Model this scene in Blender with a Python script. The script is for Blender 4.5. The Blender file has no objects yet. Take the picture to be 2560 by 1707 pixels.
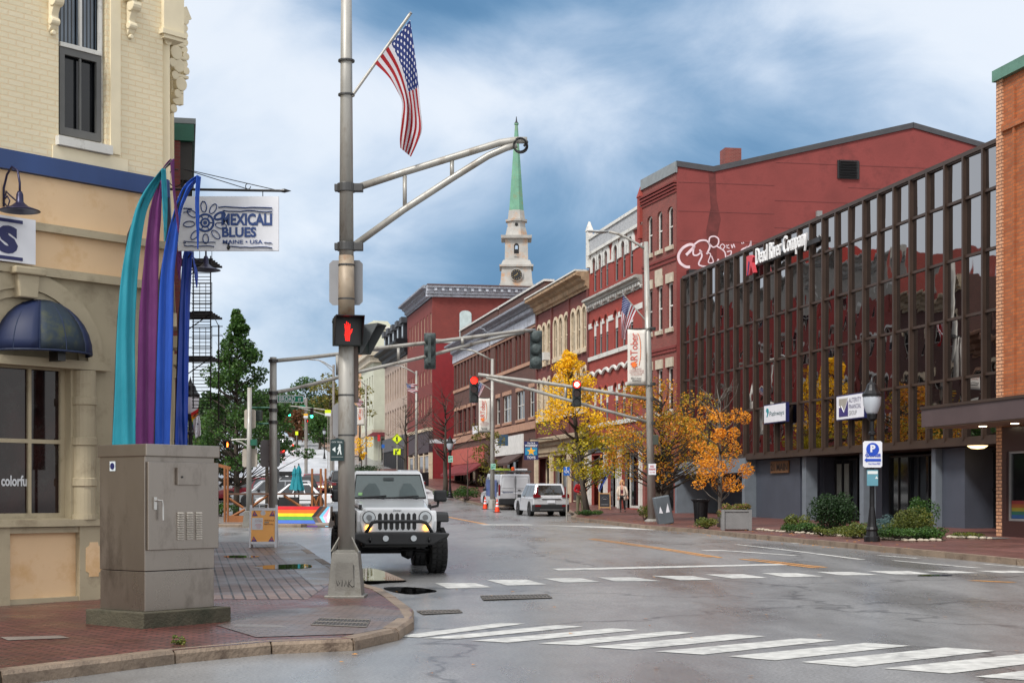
import bpy, bmesh, math, random
from mathutils import Vector, Matrix
from math import sin, cos, pi, radians, sqrt, atan2
R = random.Random(7)
S = bpy.context.scene
COL = S.collection
# ---------------- camera, world, sun ----------------
FPX, CX, HOR, EYE = 3800.0, 1280.0, 1240.0, 1.6
cam_d = bpy.data.cameras.new('camera'); cam = bpy.data.objects.new('camera', cam_d); COL.objects.link(cam)
cam.location = (0, 0, EYE); cam.rotation_euler = (pi/2, 0, 0)
cam_d.sensor_width = 36; cam_d.lens = 36*FPX/2560; cam_d.shift_y = (HOR-853.5)/2560
cam_d.clip_start = .1; cam_d.clip_end = 3000
S.camera = cam
S.view_settings.view_transform = 'Standard'; S.view_settings.look = 'None'
S.view_settings.exposure = 0.75; S.view_settings.gamma = 1
SKYLOC, SKYSC = (.75, 1.55, 6.15), 2.2
W_ = bpy.data.worlds.new('World'); S.world = W_; W_.use_nodes = True
SUN_EL, SUN_AZ = radians(48), radians(215)
def world():
    nt = W_.node_tree; nt.nodes.clear(); N = nt.nodes.new; L = nt.links.new
    out = N('ShaderNodeOutputWorld'); mix = N('ShaderNodeMixShader')
    b1 = N('ShaderNodeBackground'); b2 = N('ShaderNodeBackground')
    sky = N('ShaderNodeTexSky'); sky.sky_type = 'NISHITA'; sky.sun_disc = False
    sky.sun_elevation = SUN_EL; sky.sun_rotation = SUN_AZ
    L(sky.outputs[0], b1.inputs[0]); b1.inputs[1].default_value = .12
    tc = N('ShaderNodeTexCoord'); sx = N('ShaderNodeSeparateXYZ'); L(tc.outputs['Generated'], sx.inputs[0])
    def noise(scale, det, rough, dist, loc, rot, st):
        mp = N('ShaderNodeMapping'); mp.inputs['Scale'].default_value = st; mp.inputs['Location'].default_value = loc; mp.inputs['Rotation'].default_value = rot
        L(tc.outputs['Generated'], mp.inputs[0]); n = N('ShaderNodeTexNoise'); n.inputs['Scale'].default_value = scale; n.inputs['Detail'].default_value = det; n.inputs['Roughness'].default_value = rough; n.inputs['Distortion'].default_value = dist
        L(mp.outputs[0], n.inputs['Vector']); return n.outputs[0]
    def mth(op, a, b_=0., c=0.):
        q = N('ShaderNodeMath'); q.operation = op
        for i, v_ in enumerate((a, b_, c)):
            if isinstance(v_, (int, float)): q.inputs[i].default_value = v_
            else: L(v_, q.inputs[i])
        return q.outputs[0]
    big = noise(SKYSC, 4, .45, .25, SKYLOC, (0, -.6, 0), (1, 1, 1.7)); wisp = noise(7, 10, .6, .45, (2, 1, 4), (0, -.5, 0), (1, 1, 1.6))
    v = mth('ADD', mth('MULTIPLY_ADD', wisp, .34, -.17), mth('MULTIPLY_ADD', big, 1.55, -.27))
    v = mth('ADD', v, mth('ADD', mth('MULTIPLY', sx.outputs[0], -.22), mth('MULTIPLY_ADD', sx.outputs[2], .38, -.06)))
    # paler towards the horizon
    hz_ = mth('MAXIMUM', 0., mth('MULTIPLY_ADD', sx.outputs[2], -1.5, .20)); v = mth('ADD', v, hz_)
    cr = N('ShaderNodeValToRGB'); e = cr.color_ramp; e.interpolation = 'B_SPLINE'
    e.elements[0].position = .36; e.elements[0].color = (.045, .125, .235, 1)
    e.elements[1].position = .68; e.elements[1].color = (.53, .56, .60, 1)
    k = e.elements.new(.45); k.color = (.105, .20, .32, 1)
    k = e.elements.new(.53); k.color = (.24, .32, .43, 1)
    k = e.elements.new(.60); k.color = (.40, .46, .54, 1)
    L(v, cr.inputs[0])
    # unseen sky behind the camera and overhead, brightened to even grey as fill light
    mr = N('ShaderNodeMapRange'); mr.inputs[1].default_value = .55; mr.inputs[2].default_value = -.1; L(sx.outputs[1], mr.inputs[0])
    mz = N('ShaderNodeMapRange'); mz.inputs[1].default_value = .5; mz.inputs[2].default_value = .85; L(sx.outputs[2], mz.inputs[0])
    mx = N('ShaderNodeMix'); mx.data_type = 'RGBA'; L(mth('MAXIMUM', mr.outputs[0], mz.outputs[0]), mx.inputs[0]); L(cr.outputs[0], mx.inputs[6]); mx.inputs[7].default_value = (.76, .76, .76, 1)
    L(mx.outputs[2], b2.inputs[0]); b2.inputs[1].default_value = 1.0
    mix.inputs[0].default_value = .9
    L(b1.outputs[0], mix.inputs[1]); L(b2.outputs[0], mix.inputs[2]); L(mix.outputs[0], out.inputs[0])

world()
sd = bpy.data.lights.new('sun', 'SUN'); sd.energy = 2.0; sd.angle = radians(12); sd.color = (1, .96, .91)
so = bpy.data.objects.new('sun', sd); COL.objects.link(so)
so.rotation_euler = (pi/2-SUN_EL, 0, pi-SUN_AZ)   # light from behind the camera, over the left shoulder
so.location = (-20, -20, 40)

# ---------------- ground height ----------------
HK = [(-60, 0), (0, 0), (19, 0), (28.5, .12), (39, .30), (59, .45), (77, .58), (87, .75), (107, 1.3), (140, 2.8), (178, 5.0), (226, 8.8), (255, 11.7), (280, 12.6), (330, 13.2), (2000, 14)]
def _sl():
    d = [(HK[i+1][1]-HK[i][1])/(HK[i+1][0]-HK[i][0]) for i in range(len(HK)-1)]
    m = [d[0]]+[0 if d[i-1]*d[i] <= 0 else 2*d[i-1]*d[i]/(d[i-1]+d[i]) for i in range(1, len(d))]+[d[-1]]
    return m
HM = _sl()
def h(Y):
    if Y <= HK[0][0]: return 0.
    for i in range(len(HK)-1):
        if Y <= HK[i+1][0]:
            x0, y0 = HK[i]; x1, y1 = HK[i+1]; w = x1-x0; t = (Y-x0)/w
            return (2*t**3-3*t*t+1)*y0+(t**3-2*t*t+t)*w*HM[i]+(-2*t**3+3*t*t)*y1+(t**3-t*t)*w*HM[i+1]
    return HK[-1][1]
KERB = .13
def G(px, py, dz=0.):          # a point of the ground under a picture point
    lo, hi = 5., 270.; k = (HOR-py)/FPX
    f = lambda Y: EYE+k*Y-(h(Y)+dz)
    Y = lo; prev = f(lo)
    while Y < hi:
        n = f(Y+.5)
        if prev >= 0 and n < 0 or prev > 0 and n <= 0:
            a, b = Y, Y+.5
            for _ in range(20):
                m = (a+b)/2
                if f(m) > 0: a = m
                else: b = m
            Y = a; break
        prev = n; Y += .5
    return ((px-CX)/FPX*Y, Y)
def at(px, py, Y): return Vector(((px-CX)/FPX*Y, Y, EYE+(HOR-py)/FPX*Y))
O_ = 1.08844
def zf(x0, y0, sc): return lambda x, y: (x0+x*sc, y0+y*sc)
ov = zf(0, 0, O_); Q1 = zf(0, 0, .35714); Q2 = zf(0, 380, .45918); Q3 = zf(0, 1000, .4508); Q4 = zf(700, 0, .574)
Q5 = zf(480, 780, .20408); Q6 = zf(480, 1080, .2169); Q7 = zf(820, 1120, .24235); Q8 = zf(880, 680, .21259)
Q9 = zf(880, 960, .22958); Q10 = zf(1200, 260, .3189); Q11 = zf(1300, 620, .28072); Q12 = zf(1300, 1000, .22958)
Q13 = zf(1640, 280, .39536); Q14 = zf(1660, 860, .31896); Q15 = zf(2060, 900, .33156)

# ---------------- materials ----------------
def lin(c):
    f = lambda v: (v/255/12.92) if v/255 <= .04045 else ((v/255+.055)/1.055)**2.4
    return (f(c[0]), f(c[1]), f(c[2]), 1)
MC = {}
def mat(name, rgb, rough=.6, metal=0., var=.12, nscale=3., bump=0., bscale=40., emit=0., spec=.5, coat=0., trans=0., rvar=0., dirt=None, dscale=1.2, stretch=(1, 1, 1)):
    if name in MC: return MC[name]
    m = bpy.data.materials.new(name); m.use_nodes = True; MC[name] = m
    nt = m.node_tree; N = nt.nodes.new; L = nt.links.new; b = nt.nodes['Principled BSDF']
    c = lin(rgb); b.inputs['Base Color'].default_value = c; b.inputs['Roughness'].default_value = rough
    b.inputs['Metallic'].default_value = metal; b.inputs['Specular IOR Level'].default_value = spec
    b.inputs['Coat Weight'].default_value = coat; b.inputs['Transmission Weight'].default_value = trans
    if emit: b.inputs['Emission Color'].default_value = c; b.inputs['Emission Strength'].default_value = emit
    if var or bump or rvar or dirt:
        tc = N('ShaderNodeTexCoord'); mp = N('ShaderNodeMapping'); mp.inputs['Scale'].default_value = stretch
        L(tc.outputs['Object'], mp.inputs[0])
        n = N('ShaderNodeTexNoise'); n.inputs['Scale'].default_value = nscale; n.inputs['Detail'].default_value = 6
        L(mp.outputs[0], n.inputs['Vector'])
        if var or dirt:
            r = N('ShaderNodeMapRange'); r.inputs[1].default_value = .3; r.inputs[2].default_value = .7
            r.inputs[3].default_value = 1-var; r.inputs[4].default_value = 1+var
            L(n.outputs[0], r.inputs[0])
            mx = N('ShaderNodeVectorMath'); mx.operation = 'SCALE'; mx.inputs[0].default_value = c[:3]
            L(r.outputs[0], mx.inputs['Scale']); last = mx.outputs[0]
            if dirt:
                d = N('ShaderNodeTexNoise'); d.inputs['Scale'].default_value = dscale; d.inputs['Detail'].default_value = 8; d.inputs['Roughness'].default_value = .7
                L(mp.outputs[0], d.inputs['Vector'])
                q = N('ShaderNodeMapRange'); q.inputs[1].default_value = .52; q.inputs[2].default_value = .7
                L(d.outputs[0], q.inputs[0])
                mm = N('ShaderNodeMix'); mm.data_type = 'RGBA'; L(q.outputs[0], mm.inputs[0]); L(last, mm.inputs[6]); mm.inputs[7].default_value = lin(dirt)
                last = mm.outputs[2]
            L(last, b.inputs['Base Color'])
        if rvar:
            r2 = N('ShaderNodeMapRange'); r2.inputs[1].default_value = .35; r2.inputs[2].default_value = .65
            r2.inputs[3].default_value = max(.02, rough-rvar); r2.inputs[4].default_value = rough+rvar
            L(n.outputs[0], r2.inputs[0]); L(r2.outputs[0], b.inputs['Roughness'])
        if bump:
            n3 = N('ShaderNodeTexNoise'); n3.inputs['Scale'].default_value = bscale; n3.inputs['Detail'].default_value = 4
            L(mp.outputs[0], n3.inputs['Vector'])
            bp = N('ShaderNodeBump'); bp.inputs['Strength'].default_value = bump; bp.inputs['Distance'].default_value = .02
            L(n3.outputs[0], bp.inputs['Height']); L(bp.outputs[0], b.inputs['Normal'])
    return m
def brick(name, rgb, rgb2, mortar, bw=.21, bh=.072, mort=.012, rough=.8, bump=.35, floor=False, rot=0., var=.25, dist=.012):
    if name in MC: return MC[name]
    m = bpy.data.materials.new(name); m.use_nodes = True; MC[name] = m
    nt = m.node_tree; N = nt.nodes.new; L = nt.links.new; b = nt.nodes['Principled BSDF']
    tc = N('ShaderNodeTexCoord'); sp = N('ShaderNodeSeparateXYZ'); L(tc.outputs['Object'], sp.inputs[0])
    cb = N('ShaderNodeCombineXYZ')
    if floor: L(sp.outputs[0], cb.inputs[0]); L(sp.outputs[1], cb.inputs[1])
    else:
        ad = N('ShaderNodeMath'); ad.operation = 'ADD'; L(sp.outputs[0], ad.inputs[0]); L(sp.outputs[1], ad.inputs[1])
        L(ad.outputs[0], cb.inputs[0]); L(sp.outputs[2], cb.inputs[1])
    mp = N('ShaderNodeMapping'); mp.inputs['Rotation'].default_value = (0, 0, rot); L(cb.outputs[0], mp.inputs[0])
    t = N('ShaderNodeTexBrick'); t.inputs['Scale'].default_value = 1; t.inputs['Brick Width'].default_value = bw
    t.inputs['Row Height'].default_value = bh; t.inputs['Mortar Size'].default_value = mort; t.inputs['Bias'].default_value = -.1
    t.inputs['Color1'].default_value = lin(rgb); t.inputs['Color2'].default_value = lin(rgb2); t.inputs['Mortar'].default_value = lin(mortar)
    L(mp.outputs[0], t.inputs['Vector'])
    n = N('ShaderNodeTexNoise'); n.inputs['Scale'].default_value = .7; n.inputs['Detail'].default_value = 8; n.inputs['Roughness'].default_value = .65
    L(tc.outputs['Object'], n.inputs['Vector'])
    r = N('ShaderNodeMapRange'); r.inputs[1].default_value = .3; r.inputs[2].default_value = .7; r.inputs[3].default_value = 1-var; r.inputs[4].default_value = 1+var
    L(n.outputs[0], r.inputs[0])
    mx = N('ShaderNodeVectorMath'); mx.operation = 'SCALE'; L(t.outputs[0], mx.inputs[0]); L(r.outputs[0], mx.inputs['Scale'])
    L(mx.outputs[0], b.inputs['Base Color']); b.inputs['Roughness'].default_value = rough
    if floor:
        r2 = N('ShaderNodeMapRange'); r2.inputs[1].default_value = .35; r2.inputs[2].default_value = .65; r2.inputs[3].default_value = rough-.2; r2.inputs[4].default_value = rough+.15
        L(n.outputs[0], r2.inputs[0]); L(r2.outputs[0], b.inputs['Roughness'])
    bp = N('ShaderNodeBump'); bp.inputs['Strength'].default_value = bump; bp.inputs['Distance'].default_value = dist; bp.invert = True
    L(t.outputs['Fac'], bp.inputs['Height'])
    n2 = N('ShaderNodeTexNoise'); n2.inputs['Scale'].default_value = 25; L(tc.outputs['Object'], n2.inputs['Vector'])
    bp2 = N('ShaderNodeBump'); bp2.inputs['Strength'].default_value = bump*.7; bp2.inputs['Distance'].default_value = dist*.7
    L(n2.outputs[0], bp2.inputs['Height']); L(bp.outputs[0], bp2.inputs['Normal']); L(bp2.outputs[0], b.inputs['Normal'])
    return m
def leafmat(name, cols, rough=.55):
    if name in MC: return MC[name]
    m = bpy.data.materials.new(name); m.use_nodes = True; MC[name] = m
    nt = m.node_tree; N = nt.nodes.new; L = nt.links.new; b = nt.nodes['Principled BSDF']
    g = N('ShaderNodeNewGeometry'); cr = N('ShaderNodeValToRGB'); e = cr.color_ramp
    e.elements[0].color = lin(cols[0]); e.elements[1].color = lin(cols[-1])
    for i, c in enumerate(cols[1:-1]):
        k = e.elements.new((i+1)/(len(cols)-1)); k.color = lin(c)
    tc = N('ShaderNodeTexCoord'); n = N('ShaderNodeTexNoise'); n.inputs['Scale'].default_value = .9; n.inputs['Detail'].default_value = 3
    L(tc.outputs['Object'], n.inputs['Vector'])
    a = N('ShaderNodeMath'); a.operation = 'MULTIPLY_ADD'; L(g.outputs['Random Per Island'], a.inputs[0]); a.inputs[1].default_value = .55
    q = N('ShaderNodeMapRange'); q.inputs[1].default_value = .3; q.inputs[2].default_value = .7; q.inputs[4].default_value = .45; L(n.outputs[0], q.inputs[0]); L(q.outputs[0], a.inputs[2])
    L(a.outputs[0], cr.inputs[0]); L(cr.outputs[0], b.inputs['Base Color']); b.inputs['Roughness'].default_value = rough
    tr = N('ShaderNodeBsdfTranslucent'); L(cr.outputs[0], tr.inputs[0]); ms = N('ShaderNodeMixShader'); ms.inputs[0].default_value = .3
    L(b.outputs[0], ms.inputs[1]); L(tr.outputs[0], ms.inputs[2]); L(ms.outputs[0], nt.nodes['Material Output'].inputs[0])
    return m

# ---------------- objects ----------------
def tag(o, label=None, cat=None, group=None, kind=None):
    if label: o['label'] = label
    if cat: o['category'] = cat
    if group: o['group'] = group
    if kind: o['kind'] = kind
    return o
def thing(name, label, cat, loc=(0, 0, 0), rz=0., group=None):
    o = bpy.data.objects.new(name, None); COL.objects.link(o); o.location = loc; o.rotation_euler = (0, 0, rz); o.empty_display_size = .2
    return tag(o, label, cat, group)
def copytree(o, loc=None, rz=None, label=None, parent=None, scale=None):
    c = o.copy(); COL.objects.link(c)
    if parent: c.parent = parent
    if loc is not None: c.location = loc
    if rz is not None: c.rotation_euler = (0, 0, rz)
    if scale is not None: c.scale = (scale,)*3
    if label: c['label'] = label
    for ch in list(o.children): copytree(ch, parent=c)
    return c
class MB:
    def __init__(s): s.v = []; s.f = []; s.uv = None
    def add(s, vs, fs):
        n = len(s.v); s.v += [tuple(v) for v in vs]; s.f += [tuple(i+n for i in f) for f in fs]; return s
    def box(s, x0, x1, y0, y1, z0, z1):
        if x0 > x1: x0, x1 = x1, x0
        if y0 > y1: y0, y1 = y1, y0
        if z0 > z1: z0, z1 = z1, z0
        return s.add([(x0, y0, z0), (x1, y0, z0), (x1, y1, z0), (x0, y1, z0), (x0, y0, z1), (x1, y0, z1), (x1, y1, z1), (x0, y1, z1)],
                     [(0, 3, 2, 1), (4, 5, 6, 7), (0, 1, 5, 4), (1, 2, 6, 5), (2, 3, 7, 6), (3, 0, 4, 7)])
    def cbox(s, c, d, rz=0., rx=0., ry=0.):
        M = Matrix.Translation(c) @ Matrix.Rotation(rz, 4, 'Z') @ Matrix.Rotation(ry, 4, 'Y') @ Matrix.Rotation(rx, 4, 'X')
        t = MB().box(-d[0]/2, d[0]/2, -d[1]/2, d[1]/2, -d[2]/2, d[2]/2)
        return s.add([M @ Vector(v) for v in t.v], t.f)
    def frus(s, c, b, t, hh):       # frustum: centre of base, base half sizes, top half sizes, height
        x, y, z = c
        return s.add([(x-b[0], y-b[1], z), (x+b[0], y-b[1], z), (x+b[0], y+b[1], z), (x-b[0], y+b[1], z), (x-t[0], y-t[1], z+hh), (x+t[0], y-t[1], z+hh), (x+t[0], y+t[1], z+hh), (x-t[0], y+t[1], z+hh)],
                     [(0, 3, 2, 1), (4, 5, 6, 7), (0, 1, 5, 4), (1, 2, 6, 5), (2, 3, 7, 6), (3, 0, 4, 7)])
    def prism(s, pts, a, b, ax='y'):   # polygon pts (u,w) extruded along axis between a and b
        n = len(pts)
        if ax == 'y': P = [(p[0], a, p[1]) for p in pts]+[(p[0], b, p[1]) for p in pts]
        elif ax == 'x': P = [(a, p[0], p[1]) for p in pts]+[(b, p[0], p[1]) for p in pts]
        else: P = [(p[0], p[1], a) for p in pts]+[(p[0], p[1], b) for p in pts]
        F = [tuple(range(n-1, -1, -1)), tuple(range(n, 2*n))]+[(i, (i+1) % n, (i+1) % n+n, i+n) for i in range(n)]
        return s.add(P, F)
    def tube(s, pts, r, n=8, cap=True, flat=1.):
        pts = [Vector(p) for p in pts]; k = len(pts); rs = r if isinstance(r, (list, tuple)) else [r]*k
        vs = []; fs = []; up = Vector((0, 0, 1)); pa = None
        for i, p in enumerate(pts):
            d = (pts[min(i+1, k-1)]-pts[max(i-1, 0)])
            d = d.normalized() if d.length > 1e-9 else Vector((0, 0, 1))
            if pa is None: a = d.cross(up if abs(d.z) < .95 else Vector((0, 1, 0))).normalized()
            else:
                a = pa-d*pa.dot(d); a = a.normalized() if a.length > 1e-6 else d.orthogonal().normalized()
            pa = a; b = d.cross(a)
            vs += [p+(a*cos(2*pi*j/n)+b*sin(2*pi*j/n)*flat)*rs[i] for j in range(n)]
        for i in range(k-1):
            for j in range(n): fs.append((i*n+j, i*n+(j+1) % n, (i+1)*n+(j+1) % n, (i+1)*n+j))
        if cap: fs += [tuple(range(n-1, -1, -1)), tuple((k-1)*n+j for j in range(n))]
        return s.add(vs, fs)
    def lathe(s, prof, c=(0, 0, 0), n=16, sc=(1, 1), a0=0., a1=2*pi):
        full = abs(a1-a0-2*pi) < 1e-6; m = n if full else n+1
        vs = [(c[0]+r*cos(a0+(a1-a0)*j/n)*sc[0], c[1]+r*sin(a0+(a1-a0)*j/n)*sc[1], c[2]+z) for r, z in prof for j in range(m)]
        fs = [(i*m+j, i*m+(j+1) % m, (i+1)*m+(j+1) % m, (i+1)*m+j) for i in range(len(prof)-1) for j in range(n)]
        if full: fs += [tuple(range(n-1, -1, -1)), tuple((len(prof)-1)*n+j for j in range(n))]
        return s.add(vs, fs)
    def disc(s, c, r, ax='y', t=.01, n=16, sc=1.):
        pts = [(r*cos(2*pi*i/n), r*sc*sin(2*pi*i/n)) for i in range(n)]
        if ax == 'y': return s.prism([(c[0]+p[0], c[2]+p[1]) for p in pts], c[1]-t/2, c[1]+t/2, 'y')
        if ax == 'x': return s.prism([(c[1]+p[0], c[2]+p[1]) for p in pts], c[0]-t/2, c[0]+t/2, 'x')
        return s.prism([(c[0]+p[0], c[1]+p[1]) for p in pts], c[2]-t/2, c[2]+t/2, 'z')
    def xf(s, M): s.v = [tuple(M @ Vector(v)) for v in s.v]; return s
    def build(s, name, m, parent=None, smooth=False, bevel=0., sub=0, uv=None, thick=0.):
        me = bpy.data.meshes.new(name); me.from_pydata(s.v, [], s.f); me.validate(); me.update()
        ms = m if isinstance(m, (list, tuple)) else [m]
        for q in ms: me.materials.append(q)
        if smooth: me.polygons.foreach_set('use_smooth', [True]*len(me.polygons))
        if uv:
            l = me.uv_layers.new(name='UVMap')
            for lp in me.loops: l.data[lp.index].uv = uv[lp.vertex_index]
        o = bpy.data.objects.new(name, me); COL.objects.link(o)
        if parent: o.parent = parent
        if thick: q = o.modifiers.new('s', 'SOLIDIFY'); q.thickness = thick; q.offset = 0
        if bevel:
            q = o.modifiers.new('b', 'BEVEL'); q.width = bevel; q.segments = 2; q.limit_method = 'ANGLE'; q.angle_limit = radians(35)
        if sub: q = o.modifiers.new('u', 'SUBSURF'); q.levels = sub; q.render_levels = sub
        return o
def normals_out(o):
    bm = bmesh.new(); bm.from_mesh(o.data); bmesh.ops.recalc_face_normals(bm, faces=bm.faces); bm.to_mesh(o.data); bm.free(); return o
_tc = {}
def textdata(s, shear=0., bold=0.):
    key = (s, shear, bold)
    if key in _tc: return _tc[key]
    c = bpy.data.curves.new('t', 'FONT'); c.body = s; c.size = 1; c.shear = shear; c.offset = bold; c.resolution_u = 3; c.space_line = .9; c.align_x = 'CENTER'
    o = bpy.data.objects.new('t', c); COL.objects.link(o)
    dg = bpy.context.evaluated_depsgraph_get(); me = bpy.data.meshes.new_from_object(o.evaluated_get(dg))
    v = [(q.co.x, q.co.y) for q in me.vertices]; f = [tuple(p.vertices) for p in me.polygons]
    bpy.data.objects.remove(o); bpy.data.curves.remove(c); bpy.data.meshes.remove(me)
    x0 = min(p[0] for p in v); x1 = max(p[0] for p in v); y0 = min(p[1] for p in v); y1 = max(p[1] for p in v)
    v = [((p[0]-x0)/(x1-x0), (p[1]-y0)/(y1-y0)) for p in v]
    _tc[key] = (v, f); return _tc[key]
def text(mb, s, o, ux, uz, shear=0., bold=0., d=None):   # text filling the box spanned by ux, uz from corner o; d = thickness vector
    v, f = textdata(s, shear, bold); o = Vector(o); ux = Vector(ux); uz = Vector(uz)
    P = [o+ux*a+uz*b for a, b in v]
    mb.add(P, f)
    if d is not None:
        d = Vector(d); n = len(P); mb.add([p+d for p in P], f)
        E = {}
        for q in f:
            for i in range(len(q)):
                a, b = q[i], q[(i+1) % len(q)]
                if (b, a) in E: del E[(b, a)]
                else: E[(a, b)] = 1
        mb.add(P+[p+d for p in P], [(a, b, b+n, a+n) for a, b in E])
    return mb
# ---------------- ground, road, pavements ----------------
def asphalt():
    m = bpy.data.materials.new('asphalt'); m.use_nodes = True; nt = m.node_tree; N = nt.nodes.new; L = nt.links.new; b = nt.nodes['Principled BSDF']
    tc = N('ShaderNodeTexCoord')
    def noise(sc, det=6, stretch=(1, 1, 1), rough=.55):
        mp = N('ShaderNodeMapping'); mp.inputs['Scale'].default_value = stretch; mp.inputs['Rotation'].default_value = (0, 0, -.21)
        L(tc.outputs['Object'], mp.inputs[0]); n = N('ShaderNodeTexNoise'); n.inputs['Scale'].default_value = sc; n.inputs['Detail'].default_value = det; n.inputs['Roughness'].default_value = rough
        L(mp.outputs[0], n.inputs['Vector']); return n.outputs[0]
    def rng(x, a, bb, c, d):
        r = N('ShaderNodeMapRange'); r.inputs[1].default_value = a; r.inputs[2].default_value = bb; r.inputs[3].default_value = c; r.inputs[4].default_value = d
        L(x, r.inputs[0]); return r.outputs[0]
    def mul(a, c):
        q = N('ShaderNodeMath'); q.operation = 'MULTIPLY'; L(a, q.inputs[0]); L(c, q.inputs[1]); return q.outputs[0]
    big = noise(.35, 6, (1.6, .4, 1)); fine = noise(32, 5, rough=.75); mid = noise(3, 8, (1, .5, 1))
    crk = N('ShaderNodeTexVoronoi'); crk.feature = 'DISTANCE_TO_EDGE'; crk.inputs['Scale'].default_value = .16
    w = N('ShaderNodeVectorMath'); w.operation = 'ADD'
    nn = N('ShaderNodeTexNoise'); nn.inputs['Scale'].default_value = 1.1; nn.inputs['Detail'].default_value = 5; L(tc.outputs['Object'], nn.inputs['Vector'])
    sc = N('ShaderNodeVectorMath'); sc.operation = 'SCALE'; sc.inputs['Scale'].default_value = 1.6; L(nn.outputs['Color'], sc.inputs[0])
    L(tc.outputs['Object'], w.inputs[0]); L(sc.outputs[0], w.inputs[1]); L(w.outputs[0], crk.inputs['Vector'])
    ck = rng(crk.outputs['Distance'], 0, .012, .4, 1)
    v = mul(mul(rng(big, .3, .7, .15, .215), rng(fine, .32, .68, .42, 1.6)), mul(rng(mid, .3, .7, .88, 1.1), ck))
    cb = N('ShaderNodeCombineColor'); L(v, cb.inputs[0]); L(v, cb.inputs[1])
    v2 = N('ShaderNodeMath'); v2.operation = 'MULTIPLY'; v2.inputs[1].default_value = 1.0; L(v, v2.inputs[0]); L(v2.outputs[0], cb.inputs[2])
    L(cb.outputs[0], b.inputs['Base Color'])
    L(rng(big, .34, .62, .2, .5), b.inputs['Roughness']); b.inputs['Specular IOR Level'].default_value = .5; b.inputs['Coat Weight'].default_value = .42; b.inputs['Coat Roughness'].default_value = .25
    bp = N('ShaderNodeBump'); bp.inputs['Strength'].default_value = .5; bp.inputs['Distance'].default_value = .006; L(fine, bp.inputs['Height'])
    b2 = N('ShaderNodeBump'); b2.inputs['Strength'].default_value = .08; b2.inputs['Distance'].default_value = .03; L(mid, b2.inputs['Height']); L(bp.outputs[0], b2.inputs['Normal'])
    L(b2.outputs[0], b.inputs['Normal']); return m
M_ASPH = asphalt()
M_BRK = brick('brick_paving', (104, 60, 53), (78, 44, 40), (30, 22, 21), .2, .1, .012, .42, .8, True, rot=.12)
M_PAVER = brick('grey_red_pavers', (116, 98, 92), (98, 82, 77), (36, 31, 30), .32, .16, .014, .5, .5, True, rot=-.21+pi/2)
M_BRKR = brick('brick_paving_far', (112, 68, 60), (90, 54, 48), (70, 50, 46), .2, .1, .010, .5, .3, True, rot=-.21)
M_CONC = mat('pavement_concrete', (112, 104, 98), .4, var=.3, nscale=1.5, bump=.3, bscale=60, rvar=.15)
M_GRAN = mat('granite_kerb', (124, 108, 92), .6, var=.25, nscale=2.2, bump=.8, bscale=25, dirt=(78, 62, 50), dscale=2.5)
M_PAINT = mat('road_paint', (184, 184, 180), .5, var=.25, nscale=6, dirt=(128, 128, 127), dscale=2.2, bump=.2, bscale=60)
M_YEL = mat('yellow_road_paint', (190, 132, 62), .45, var=.25, nscale=8, dirt=(110, 96, 76), dscale=2.5)
M_PUD = mat('puddle_water', (12, 12, 12), .02, var=0, spec=.9)
M_GRASS = leafmat('grass_mat', [(40, 58, 22), (74, 92, 34), (106, 118, 44), (120, 108, 52)])

def ysamples(y0, y1):
    r = []; y = y0
    while y < y1:
        r.append(y); y += 1. if y < 40 else 2.5 if y < 300 else 60
    return r+[y1]
g = MB(); YS = ysamples(-60, 1600); XS = [-900, -300, -120, -60, -30, -15, -8, -4, 0, 4, 8, 15, 30, 60, 120, 300, 900]
for y in YS:
    for x in XS: g.v.append((x, y, h(y)))
n = len(XS)
for i in range(len(YS)-1):
    for j in range(n-1): g.f.append((i*n+j, i*n+j+1, (i+1)*n+j+1, (i+1)*n+j))
tag(g.build('road', M_ASPH, smooth=True), kind='structure')

def plate(name, pts, dz, m, kind='structure', step=None, skirt=0.):
    bm = bmesh.new(); vs = [bm.verts.new((p[0], p[1], 0)) for p in pts]; f = bm.faces.new(vs)
    bmesh.ops.triangulate(bm, faces=[f]); y0 = min(p[1] for p in pts); y1 = max(p[1] for p in pts)
    for y in (ysamples(-60, 1600) if step is None else [y0+step*i for i in range(int((y1-y0)/step)+1)]):
        if y0 < y < y1: bmesh.ops.bisect_plane(bm, geom=bm.verts[:]+bm.edges[:]+bm.faces[:], plane_co=(0, y, 0), plane_no=(0, 1, 0))
    for v in bm.verts: v.co.z = h(v.co.y)+dz
    bmesh.ops.recalc_face_normals(bm, faces=bm.faces)
    if sum(q.normal.z for q in bm.faces) < 0: bmesh.ops.reverse_faces(bm, faces=bm.faces)
    me = bpy.data.meshes.new(name); bm.to_mesh(me); bm.free(); me.materials.append(m)
    o = bpy.data.objects.new(name, me); COL.objects.link(o)
    return tag(o, kind=kind) if kind else o
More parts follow.
